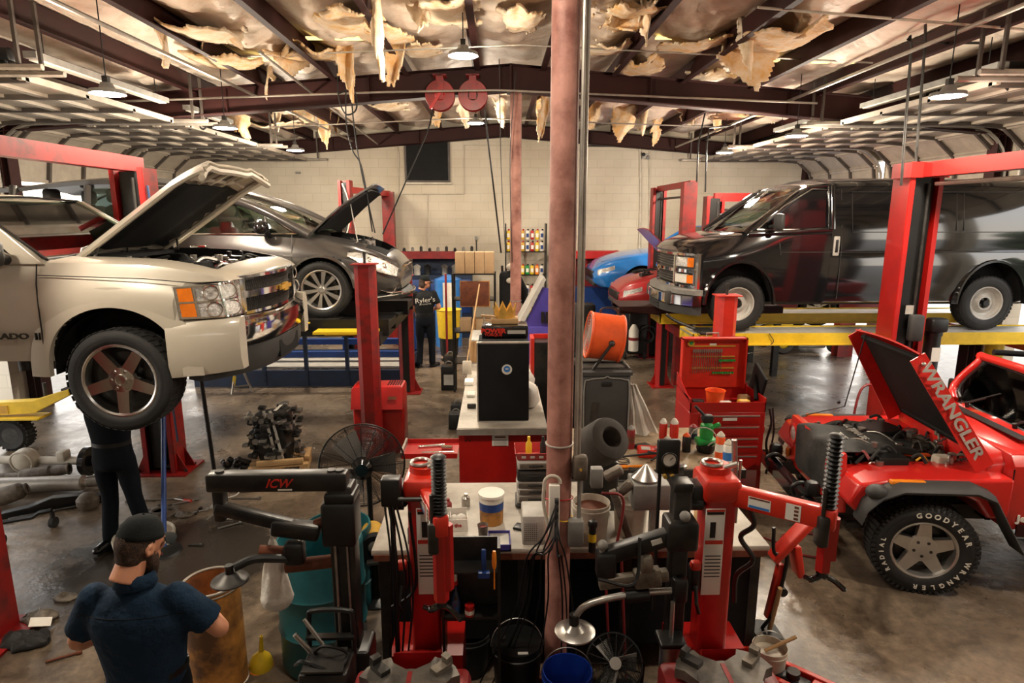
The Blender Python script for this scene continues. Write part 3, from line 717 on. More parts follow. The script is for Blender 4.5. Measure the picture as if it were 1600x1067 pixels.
    def hd_(u,v,off=0):
        x=u*1.30;hw=lerp(.70,.74,u)-.04*max(0,(u-.85)/.15)**2;y=(v*2-1)*hw;cr=.05*(1-(v*2-1)**2)+.035*max(0,1-abs(abs(v*2-1)-.62)*6);z=cr-.12*max(0,u-.80)**1.2*2+off-.05*max(0,(abs(v*2-1)-.9)*10)
        x2=x*cos(ang)-z*sin(ang);z2=x*sin(ang)+z*cos(ang);return hinge+Vector((x2,y,z2))
    H.grid(lambda u,v: hd_(u,v),24,28,.02);hood=H.build('hood','champagne',t,smooth=50)
    m_=mb();m_.grid(lambda u,v: hd_(lerp(.08,.78,u),lerp(.10,.90,v)+.02*sin(u*40),-.035),20,20,.015);m_.build('hood_liner','black_soft',hood)
    m_=mb()
    for v in (.05,.95): m_.tube([hd_(u/10,v,-.045) for u in range(0,11)],.02,6)
    m_.tube([hd_(.97,v/10,-.05) for v in range(0,11)],.028,6);m_.tube([hd_(.84,v/10,-.04) for v in range(1,10)],.018,6)
    for v in (.2,.35,.5,.65,.8): m_.tube([hd_(.80,v,-.04),hd_(.97,v,-.04)],.02,6)
    m_.build('hood_frame','champagne',hood)
    m_=mb()
    for s in (-1,1): m_.tube([(-.44,s*.62,1.24),(-.27,s*.66,1.30),hd_(.18,.5+s*.44,-.04)],.014,6);m_.box((-.38,s*.66,1.27),(.16,.02,.08),(0,-.5,0))
    m_.build('hood_hinge','steel_dark',t)
    # radiator support panel and engine
    m_=mb();m_.rbox((.74,0,1.13),(.26,1.20,.05),.02);m_.box((.80,0,1.09),(.06,1.3,.06))
    for k in range(6): m_.box((.74,-.5+.2*k,1.165),(.10,.04,.02))
    m_.build('radiator_cover','grey_plastic',t)
    engine(t,-.42,.60,.66,1.20,seed=3)
    # cowl
    m_=mb();m_.prism([(-.80,-.78,1.28),(-.58,-.72,1.26),(-.58,.72,1.26),(-.80,.78,1.28)],(0,0,.03));m_.build('cowl','black_soft',t)
    m_=mb()
    for y0 in (-.60,.05): m_.tube([(-.70,y0,1.31),(-.76,y0+.12,1.36),(-.82,y0+.62,1.40)],.008,5)
    m_.build('wiper','black',t)
    # cab
    lo=[(-.78,-.88,1.30),(-.80,.88,1.30)];WB=-.80;rf=-1.50;zr=1.75;rw=.68
    m_=mb();rings=[]
    for k in range(15):
        q=k/14;x=lerp(rf+.02,-3.25,q);e=.05*(1-min(1,q*7))**2+.05*(max(0,q-.86)/.14)**2;ring=[]
        for j in range(19): v=j/18*2-1;ring.append(Vector((x,v*(rw+.05),zr+.055-e-.05*abs(v)**3-.07*max(0,abs(v)-.9)*5)))
        for j in range(18,-1,-1): v=j/18*2-1;ring.append(Vector((x,v*(rw+.03),zr-.02-e-.05*abs(v)**3-.05*max(0,abs(v)-.9)*5)))
        rings.append(ring)
    m_.loft(rings);m_.build('roof','champagne',t,smooth=60)
    def bar(p,q,a,b,m=m_): pass
    m_=mb()
    for s in (-1,1):
        def post(p,q,w0,w1,d=.06):
            p=Vector(p);q=Vector(q);m_.add([p+Vector((-w0,0,0)),p+Vector((w0,0,0)),q+Vector((w1,0,0)),q+Vector((-w1,0,0))]+[v+Vector((0,-s*d,0)) for v in (p+Vector((-w0,0,0)),p+Vector((w0,0,0)),q+Vector((w1,0,0)),q+Vector((-w1,0,0)))],[(0,1,2,3),(4,7,6,5),(0,4,5,1),(1,5,6,2),(2,6,7,3),(3,7,4,0)])
        post((WB-.05,s*.93,1.27),(rf-.02,s*(rw+.05),zr+.01),.075,.06)
        post((-1.95,s*.93,1.27),(-2.0,s*(rw+.045),zr+.01),.07,.06);post((-3.15,s*.93,1.27),(-3.1,s*(rw+.045),zr+.01),.12,.12)
        # mirror sail
        m_.prism([(-.90,s*.925,1.27),(-1.10,s*.93,1.27),(-1.20,s*.895,1.42)],(0,-s*.03,0))
    m_.bx(-3.27,-3.2,-.9,.9,1.2,1.5);mb().prism([(-3.2,-.85,1.3),(-3.2,.85,1.3),(-3.18,.66,1.73),(-3.18,-.66,1.73)],(.01,0,0)).build('rear_window','black_soft',t);mb().bx(-3.1,-1.0,-.8,.8,.78,.80).build('cab_floor','black_soft',t);m_.build('pillars','champagne',t)
    poly_glass(t,[(WB+.02,-.86,1.30),(WB+.02,.86,1.30),(rf,rw,zr),(rf,-rw,zr)],'windshield')
    m_=mb();m_.tube([(WB+.03,-.88,1.30),(WB+.05,0,1.31),(WB+.03,.88,1.30),(rf+.01,rw+.01,zr+.01),(rf+.03,0,zr+.03),(rf+.01,-rw-.01,zr+.01),(WB+.03,-.88,1.30)],.012,6);m_.build('windshield_seal','black',t)
    for s in (-1,1):
        poly_glass(t,[(-1.0,s*.925,1.29),(-1.90,s*.925,1.29),(-1.95,s*.74,zr-.03),(-1.58,s*.745,zr-.02)],'side_window','glass_dark')
        poly_glass(t,[(-2.02,s*.925,1.29),(-3.03,s*.925,1.29),(-2.98,s*.74,zr-.03),(-2.05,s*.74,zr-.03)],'side_window','glass_dark')
    m_=mb();m_.rbox((-1.05,0,1.16),(.45,1.6,.22),.07);m_.build('dashboard','dash',t)
    m_=mb();m_.torus((-1.34,.38,1.26),.19,.015,(1,0,.45));m_.cyl((-1.34,.38,1.26),(-1.1,.38,1.14),.03);m_.build('steering_wheel','black',t)
    seats(t,(-1.75,-2.75),.80)
    # door seams, handles, badge, mirrors
    m_=mb()
    for x in (-.80,-2.02): 
        for s in (-1,1): m_.tube([(x,s*1.001,.60),(x+.005,s*1.003,.95),(x,s*.985,1.12),(x,s*.95,1.27)],.005,4)
    for s in (-1,1): m_.tube([(.55,s*.985,1.115),(0,s*1.0,1.165),(-.80,s*.968,1.19)],.004,4)
    m_.build('panel_gap','black',t)
    for s in (-1,1):
        m_=mb();m_.rbox((-1.02,s*1.16,1.36),(.15,.28,.21),.05);m_.cyl((-1.04,s*.92,1.30),(-1.02,s*1.06,1.32),.04);m_.build('mirror','black',t)
        m_=mb();m_.rbox((-1.85,s*1.0,1.12),(.22,.03,.04),.012);m_.build('door_handle','champagne',t)
    text('SILVERADO',.062,(-1.13,-1.012,.735),(pi/2,0,0),'black_gloss',t,'badge',.004,sx=1.5,bold=.002)
    mb().rbox((-.84,-1.008,.735),(.02,.012,.055),.004).rbox((-.815,-1.008,.735),(.012,.012,.055),.004).build('badge','black_gloss',t)
    # flared lip round the front arch
    for x in (AX,BX):
        for s in (-1,1):
            rings=[]
            for k in range(31):
                a=pi*k/30;d=Vector((cos(a),0,sin(a)**.8 if sin(a) > 0 else 0));p=Vector((x+d.x*.50,0,.42+d.z*.53));o_=Vector((d.x,0,d.z)).normalized()
                rings.append([p+Vector((0,s*.96,0)),p+Vector((0,s*1.008,0)),p+o_*.045+Vector((0,s*1.008,0)),p+o_*.15+Vector((0,s*.985,0)),p+o_*.12+Vector((0,s*.96,0))])
            m_=mb();m_.loft(rings);m_.build('fender_flare','champagne',t,smooth=60)
    shift(t,('cowl','wiper','roof','pillars','windshield','windshield_seal','side_window','dashboard','steering_wheel','seat','panel_gap','mirror','door_handle','badge'),(.28,0,0))
    return t
pickup()

# ---------------------------------------------------------------- grey minivan on the drive-on lift
def minivan():
    t=thing('minivan','dark grey minivan with its hood open, raised on the rack behind the pickup','minivan',(-2.20,8.85,1.62))
    R=.355;BX=-3.08
    K=[(-4.0,.30,1.10,.85,.97,.93,.75,.01),(-2.5,.24,1.07,.90,1.0,.94,.72,.01),(-1.0,.24,1.05,.91,1.0,.93,.72,.02),(-.3,.24,1.02,.91,1.0,.90,.74,.05),(.25,.25,.94,.90,.985,.84,.74,.07),(.60,.26,.84,.84,.93,.72,.66,.06),(.82,.28,.72,.68,.80,.58,.56,.05),(.93,.32,.62,.48,.60,.42,.48,.02)]
    bo=body(K,60).build('body','mid_grey',t);cuts=[]
    for x in (0,BX):
        for s in (-1,1): cuts.append(archcut(x,s,.405,.36))
    bay=mb();bay.prism([(-.27,-.60,.70),(.50,-.54,.62),(.74,-.30,.6),(.74,.30,.6),(.50,.54,.62),(-.27,.60,.70)],(0,0,.9));cuts.append(bay)
    b2=mb();b2.bx(-3.6,-.37,-.82,.82,.6,1.5);cuts.append(b2)
    cut(bo,cuts[:4],wells=[lambda c,n: c.z < .79 and (sqrt((c.x)**2+(c.z-.36)**2) < .42 or sqrt((c.x-BX)**2+(c.z-.36)**2) < .42) and abs(c.y) < 1.0])
    cut(bo,cuts[4:],wells=[lambda c,n: -.28 < c.x < .76 and abs(c.y) < .61 and c.z < 1.02 and c.z > .55 and n.z < .95,lambda c,n: c.x < -.35 and abs(c.y) < .83 and .59 < c.z < 1.2])
    for x in (0,BX):
        for s in (-1,1): wheel(t,x,s*.86,R,R,.235,'alloy10',s,rimr=.245)
    m_=mb();m_.cyl((0,-.7,.33),(0,.7,.33),.04);m_.rbox((-1.4,0,.27),(3.4,1.3,.14),.05);m_.bx(-.4,.5,-.5,.5,.24,.4);m_.build('underbody','rubber_dust',t)
    for x in (0,BX): wheelring(t,x,-.985,.405,.05,.36,.05,pi-.05,'mid_grey',side=-1,wdt=.02)
    # roof and pillars
    rf,zr,rw=-1.78,1.62,.66
    prof=lambda x: 1.66+.10*sin(min(1,max(0,(-1.7-x)/2.4))*pi)-.0
    m_=mb();rings=[]
    for k in range(21):
        x=lerp(rf,-4.3,k/20);z=prof(x)-(.05*(1-min(1,k/3))**2);ring=[]
        for j in range(19): v=j/18*2-1;ring.append(Vector((x,v*(rw+.06),z-.06*abs(v)**3)))
        for j in range(18,-1,-1): v=j/18*2-1;ring.append(Vector((x,v*(rw+.05),z-.06-.05*abs(v)**3)))
        rings.append(ring)
    m_.loft(rings);m_.build('roof','mid_grey',t,smooth=60)
    m_=mb()
    for s in (-1,1):
        m_.tube(catmull([(-.45,s*.90,1.03),(-1.1,s*.82,1.36),(rf-.05,s*.71,1.60)],8),[.055]*16+[.045],8)
        for x0,x1 in ((-1.98,-2.05),(-3.15,-3.2),(-4.1,-4.1)): m_.tube([(x0,s*.91,1.0),(x1,s*.71,1.63)],.045,6)
        m_.tube([(-.95,s*.91,1.0),(-1.02,s*.80,1.30)],.025,6)
    m_.bx(-4.1,-4.0,-.88,.88,.9,1.2);m_.build('pillars','mid_grey',t,smooth=60)
    g1=mb();g1.grid(lambda u,v: Vector((lerp(-.42,rf,v)+.10*(1-(2*u-1)**2)*(1-v*.5),(2*u-1)*lerp(.86,rw,v),lerp(1.04,1.60,v)+.05*sin(v*pi))),14,10);g1.build('windshield','glass',t,smooth=70)
    for s in (-1,1):
        poly_glass(t,[(-1.0,s*.905,1.05),(-1.95,s*.905,1.05),(-2.0,s*.72,1.60),(-1.80,s*.73,1.58),(-1.06,s*.83,1.28)],'side_window')
        poly_glass(t,[(-.62,s*.90,1.05),(-.93,s*.905,1.05),(-1.0,s*.835,1.26)],'quarter_window')
        poly_glass(t,[(-2.05,s*.905,1.05),(-3.12,s*.905,1.05),(-3.15,s*.72,1.60),(-2.1,s*.72,1.61)],'side_window')
        m_=mb();m_.tube([(-.60,s*.925,1.045),(-1.95,s*.925,1.045),(-4.0,s*.915,1.08)],.010,6);m_.tube(catmull([(-.60,s*.925,1.045),(-1.12,s*.84,1.34),(-1.8,s*.755,1.59),(-2.4,s*.735,1.64)]),.009,6);m_.build('window_trim','chrome',t)
        m_=mb();m_.sph((-.98,s*1.07,1.13),.12,10,(.75,1.0,.72));m_.tube([(-.93,s*.92,1.02),(-.95,s*1.0,1.08)],.035,8);m_.build('mirror','black_gloss',t)
        for x in (-1.78,-2.18): mm=mb();mm.rbox((x,s*1.0,.90),(.20,.03,.035),.012);mm.build('door_handle','chrome',t)
    m_=mb()
    for x in (-.66,-1.98):
        m_.tube([(x,-1.0,.35),(x,-1.004,.72),(x,-.96,.92),(x,-.93,1.04)],.005,4)
    m_.tube([(-.66,-1.0,.33),(-3.0,-1.0,.33)],.005,4);m_.build('panel_gap','black',t)
    seats(t,(-1.65,-2.7,-3.5),.62)
    m_=mb();m_.rbox((-.85,0,.96),(.55,1.5,.20),.07);m_.torus((-1.2,.38,1.02),.18,.015,(1,0,.5));m_.build('dashboard','dash',t)
    # headlamps, grille, fog lamps, chin
    for s in (-1,1):
        def hp_(u,v,off=.012):
            x=lerp(.34,.90,u);zc=lerp(.80,.565,u**1.2);z=zc+(v-.5)*lerp(.05,.16,sin(u*pi*.75));z=min(z,spl(K,x)[1]-.06);return Vector((x,s*(ysurf(K,x,z)+off),z))
        m_=mb();m_.grid(hp_,14,6);h=m_.build('headlight','lens',t,smooth=60)
        m_=mb();m_.tube([hp_(u/14,1,.015) for u in range(15)],.008,6);m_.tube([hp_(u/14,0,.015) for u in range(15)],.006,6);m_.sph(hp_(.45,.5,-.02),.05,8,(.7,.7,1));m_.sph(hp_(.75,.5,-.02),.05,8,(.7,.7,1));m_.build('headlight_trim','chrome',h)
        m_=mb();m_.torus((.80,s*.66,.36),.085,.02,(.7,s*.7,0),n=20);m_.tube(catmull([(.58,s*.86,.40),(.76,s*.74,.30),(.93,s*.45,.27)]),.012,6);m_.build('fog_lamp_trim','chrome',t)
        m_=mb();m_.sph((.76,s*.64,.36),.08,8,(.5,.8,.9));m_.build('fog_lamp','black',t)
        m_=mb();m_.rbox((.46,s*.94,.55),(.10,.012,.05),.01);m_.build('side_marker','orange_lens',t)
    m_=mb();m_.grid(lambda u,v: Vector((.955-.08*(2*u-1)**2*1.2-.03*v,(2*u-1)*.50,lerp(.52,.60,v))),14,3,.02);m_.build('grille','steel_dark',t)
    m_=mb();m_.tube(catmull([(.86,-.52,.58),(.965,-.2,.615),(.975,0,.62),(.965,.2,.615),(.86,.52,.58)]),.012,6);m_.build('grille_trim','chrome',t)
    m_=mb();rings=[]
    for k in range(25):
        u=k/24*2-1;y=u*.86;x=.99-.42*abs(u)**2.6;rings.append([Vector((x-.15,y,.17)),Vector((x,y,.19)),Vector((x+.03,y,.24)),Vector((x-.02,y,.29)),Vector((x-.15,y,.29))])
    m_.loft(rings);m_.build('chin_spoiler','grey_plastic',t,smooth=50)
    m_=mb();m_.tube(catmull([(.64,-.84,.245),(.95,-.45,.25),(1.03,0,.25),(.95,.45,.25),(.64,.84,.245)]),.012,6);m_.build('chin_trim','chrome',t)
    # hood
    ang=radians(42);hinge=Vector((-.14,0,1.05))
    def hp(u,v,off=0):
        x=u*.95;hw=lerp(.72,.44,max(0,u-.25)**1.6/.63) if u > .25 else .72
        y=(v*2-1)*hw;z=.05*(1-(2*v-1)**2)-.14*max(0,u-.45)**1.5+off+.02;return hinge+Vector((x*cos(ang)-z*sin(ang),y,x*sin(ang)+z*cos(ang)))
    m_=mb();m_.grid(lambda u,v: hp(u,v),18,18,.02);hd=m_.build('hood','mid_grey',t,smooth=60)
    m_=mb();m_.grid(lambda u,v: hp(.05+.85*u,.06+.88*v,-.04),10,10,.02);m_.build('hood_liner','black_soft',hd)
    mb().tube([(.40,-.56,.88),hp(.62,.08,-.05)],.008,6).build('hood_prop','steel',t)
    engine(t,-.22,.46,.52,.88,seed=8)
    m_=mb();m_.prism([(.46,-.50,.80),(.82,-.30,.70),(.82,.30,.70),(.46,.50,.80)],(0,0,.03));m_.build('radiator_cover','black_soft',t)
    shift(t,('roof','pillars','windshield','side_window','quarter_window','window_trim','mirror','door_handle','panel_gap','seat','dashboard'),(.33,0,0))
    return t
minivan()

# ---------------------------------------------------------------- black cargo van facing left
def van():
    t=thing('cargo_van','glossy black cargo van with chrome grille, raised on the yellow-edged rack at right','van',(3.20,9.15,1.37),rz=pi,sc=.965)
    R=.375;BX=-3.5
    K=[(-4.7,.40,1.98,.94,1.0,.86,1.0,.03),(-4.6,.38,2.0,.96,1.0,.86,1.0,.05),(-1.25,.38,2.02,.96,1.0,.86,1.0,.06),(-1.05,.38,2.02,.96,1.0,.86,1.0,.06)]
    m_=mb();rings=[]
    def sec(x,zt,wt,zb=.38,wb=.95,wm=1.0,cr=.06):
        P=[(0,zb),(wb*.9,zb),(wb,zb+.03),(wb+.01,.50),(wb+.03,.56),(wm,.80),(wm,.98),(wm-.012,1.0),(wm-.005,1.03),(wm-.01,1.25),(lerp(wm,wt,.25),1.45),(lerp(wm,wt,.7),zt-.18),(wt,zt-.09),(wt-.05,zt-.02),(wt-.14,zt+cr*.4),(wt*.5,zt+cr),(0,zt+cr*1.1)]
        return [Vector((x,y,z)) for y,z in P+[(-y,z) for y,z in P[-2:0:-1]]]
    for x,zt,wt in ((-4.70,1.93,.82),(-4.62,1.98,.85),(-4.0,2.0,.86),(-3,2.01,.86),(-2,2.01,.86),(-1.2,2.0,.86)): rings.append(sec(x,zt,wt))
    m_.loft(rings);bx_=m_.build('cargo_body','van_black',t);cuts=[]
    for s in (-1,1): cuts.append(archcut(BX,s,.47,.40))
    cut(bx_,cuts,wells=[lambda c,n: sqrt((c.x-BX)**2+(c.z-.4)**2) < .48 and abs(c.y) < .94 or (c.z < .45 and abs(c.x-BX) < .475 and abs(c.y) < .95)])
    KL=[(-1.20,.38,1.28,.95,1.0,.975,.90,.0),(-.4,.38,1.24,.95,1.0,.95,.90,.01),(.0,.40,1.20,.95,1.0,.92,.88,.03),(.45,.44,1.12,.93,.97,.86,.86,.05),(.68,.50,1.04,.90,.94,.83,.84,.05),(.76,.52,.98,.88,.92,.80,.82,.03)]
    fb=body(KL,40).build('front_body','van_black',t);cuts=[]
    fr=mb();fr.prism([(.48,-1.2,.1),(.51,-.97,.1),(.61,-.80,.1),(.74,-.45,.1),(.77,0,.1),(.74,.45,.1),(.61,.80,.1),(.51,.97,.1),(.48,1.2,.1),(1.4,1.2,.1),(1.4,-1.2,.1)],(0,0,.87));cuts.append(fr)
    for s in (-1,1): cuts.append(archcut(0,s,.46,.40))
    cut(fb,cuts,wells=[lambda c,n: (sqrt(c.x**2+(c.z-.4)**2) < .475 or (c.z < .45 and abs(c.x) < .47)) and abs(c.y) < .95])
    for x in (0,BX):
        for s in (-1,1): wheel(t,x,s*.84,R,R,.235,'steel',s,rimr=.225)
        for s in (-1,1): wheelring(t,x,s*.99,.465,.05,.40,-.05,pi+.05,'van_black',side=s,wdt=.035)
    m_=mb();m_.rbox((-1.7,0,.42),(5.2,1.3,.2),.05);m_.cyl((0,-.8,.38),(0,.8,.38),.05);m_.cyl((BX,-.8,.38),(BX,.8,.38),.06);m_.build('underbody','rubber_dust',t)
    # cab: windshield, roof front, doors
    m_=mb();rings=[]
    for k in range(9):
        q=k/8;x=lerp(-.86,-1.22,q);zt=lerp(1.90,2.0,q**.6);ring=[]
        for j in range(19): v=j/18*2-1;ring.append(Vector((x,v*.83,zt+.055-.10*abs(v)**3.5)))
        for j in range(18,-1,-1): v=j/18*2-1;ring.append(Vector((x,v*.80,zt-.03-.10*abs(v)**3.5)))
        rings.append(ring)
    m_.loft(rings);m_.build('roof_front','van_black',t,smooth=60)
    m_=mb()
    for s in (-1,1):
        m_.tube(catmull([(-.08,s*.86,1.18),(-.46,s*.84,1.52),(-.90,s*.79,1.88)],8),[.075]*16+[.055],8)
        m_.tube([(-1.19,s*.965,1.26),(-1.19,s*.93,1.5),(-1.19,s*.85,1.93)],.06,8)
        m_.tube([(-.90,s*.80,1.90),(-1.2,s*.82,1.94)],.05,8);m_.tube([(-.10,s*.90,1.20),(-1.2,s*.955,1.25)],.05,8)
    m_.build('pillars','van_black',t,smooth=60)
    g1=mb();g1.grid(lambda u,v: Vector((lerp(-.04,-.86,v)+.10*(1-(2*u-1)**2)*(1-v*.5),(2*u-1)*lerp(.82,.74,v),lerp(1.20,1.90,v))),14,8);g1.build('windshield','glass',t,smooth=70)
    for s in (-1,1):
        poly_glass(t,[(-.22,s*.905,1.27),(-1.14,s*.945,1.27),(-1.14,s*.86,1.87),(-.93,s*.86,1.86),(-.55,s*.885,1.60)],'side_window','black_gloss' if s > 0 else 'glass')
        m_=mb();m_.tube([(-.20,s*.93,1.26),(-1.16,s*.975,1.26),(-1.16,s*.89,1.88),(-.93,s*.875,1.885),(-.55,s*.90,1.62),(-.20,s*.93,1.26)],.010,6);m_.build('window_trim','steel',t)
        m_=mb();m_.rbox((-.42,s*1.10,1.38),(.10,.19,.26),.06);m_.tube([(-.38,s*.92,1.30),(-.40,s*1.03,1.32)],.03,8);m_.build('mirror','grey_plastic',t)
        m_=mb();m_.rbox((-1.27,s*1.0,1.06),(.085,.03,.24),.02);m_.build('door_handle','grey_light',t)
        m_=mb();m_.rbox((-1.27,s*1.012,1.06),(.04,.02,.16),.01);m_.build('handle_recess','black',t)
        m_=mb()
        for p in ([(-1.34,s*1.004,.45),(-1.34,s*1.006,1.0),(-1.33,s*.98,1.3),(-1.32,s*.89,1.88)],[(-.52,s*1.0,.95),(-.5,s*.985,1.1)]): m_.tube(p,.006,4)
        for x in (-1.47,-2.9,-3.0,-4.5): m_.tube([(x,s*1.0,1.25),(x,s*.955,1.50),(x,s*.90,1.82)],.006,4)
        m_.tube([(-1.47,s*1.003,1.23),(-4.5,s*1.003,1.23)],.007,4);m_.tube([(-1.47,s*.90,1.84),(-4.5,s*.90,1.84)],.006,4)
        m_.tube([(-.5,s*1.004,.985),(-4.6,s*1.002,.985)],.006,4)
        m_.build('panel_gap','steel_dark',t)
    m_=mb();m_.rbox((-.45,0,1.12),(.6,1.5,.2),.07);m_.torus((-.85,.40,1.25),.2,.015,(1,0,.8));m_.build('dashboard','dash',t)
    seats(t,(-1.25,),.85,ys=(-.45,.45))
    m_=mb()
    for y0 in (-.62,.02): m_.tube([(-.0,y0,1.22),(-.06,y0+.1,1.27),(-.10,y0+.58,1.31)],.009,5)
    m_.build('wiper','black',t)
    # bug shield, chrome grille, square lamps, bumper
    m_=mb();rings=[]
    for k in range(21):
        u=k/20*2-1;y=u*.80;x=.80-.22*abs(u)**2.8;rings.append([Vector((x-.16,y,1.06)),Vector((x-.02,y,1.02)),Vector((x+.04,y,.99)),Vector((x+.02,y,.945)),Vector((x-.12,y,.95))])
    m_.loft(rings);m_.build('hood_shield','steel',t,smooth=50)
    def gx(y): return .80-.20*abs(y/.85)**2.6
    def strip(z0,z1,y0,y1,dx,th,m_,n=18):
        rings=[]
        for k in range(n+1): y=lerp(y0,y1,k/n);x=gx(y)+dx;rings.append([Vector((x-th,y,z0)),Vector((x,y,z0+.006)),Vector((x,y,z1-.006)),Vector((x-th,y,z1))])
        m_.loft(rings)
    m_=mb();strip(.925,.965,-.90,.90,.03,.06,m_);strip(.56,.60,-.90,.90,.03,.06,m_);strip(.735,.785,-.90,.90,.045,.06,m_)
    for s in (-1,1): strip(.56,.965,s*.86,s*.925,.02,.08,m_,3);strip(.60,.93,s*.46,s*.49,.02,.05,m_,2)
    gr=m_.build('grille_surround','chrome',t)
    m_=mb()
    for k in range(4): strip(.80+.03*k,.812+.03*k,-.46,.46,.0,.02,m_);strip(.615+.03*k,.627+.03*k,-.46,.46,.0,.02,m_)
    m_.build('grille_slats','steel',gr)
    m_=mb();strip(.60,.93,-.88,.88,-.02,.03,m_);m_.build('grille_backing','black',gr)
    m_=mb();m_.box((.865,0,.76),(.02,.16,.028));m_.box((.865,0,.76),(.02,.06,.065));m_.build('emblem','chrome',gr)
    for s in (-1,1):
        m_=mb();strip(.80,.915,s*.50,s*.745,.012,.03,m_,4);m_.build('headlight','lens',t)
        m_=mb();strip(.615,.72,s*.50,s*.745,.012,.03,m_,4);m_.build('parking_lamp','white',t)
        m_=mb();strip(.80,.915,s*.75,s*.86,.014,.05,m_,3);strip(.615,.72,s*.75,s*.86,.014,.05,m_,3);m_.build('turn_signal','orange_lens',t)
    def bump(z0,z1,dx,m,nm,wd=.98,dep=.12):
        m_=mb();rings=[]
        for k in range(25):
            u=k/24*2-1;y=u*wd;x=.93-.30*abs(u)**3+dx;rings.append([Vector((x-dep,y,z0)),Vector((x,y,z0+.01)),Vector((x,y,z1-.012)),Vector((x-.03,y,z1)),Vector((x-dep,y,z1))])
        m_.loft(rings);return m_.build(nm,m,t,smooth=45)
    bump(.49,.56,-.01,'grey','bumper_pad');bump(.34,.49,.01,'chrome','front_bumper');bump(.21,.34,-.01,'grey_plastic','air_dam',.94)
    m_=mb()
    for z in (.26,.30): m_.bx(.91,.925,-.25,.25,z-.01,z+.01)
    m_.build('air_slot','black',t)
    zm=[(-9,-9),(.5,.5),(.95,1.05),(1.27,1.40),(2.02,2.04),(9,9)]
    def fz(x,y,z):
        for (a,b),(c,d) in zip(zm,zm[1:]):
            if z <= c: return Vector((x,y,lerp(b,d,(z-a)/(c-a))))
    warp(t,fz)
    return t
van()
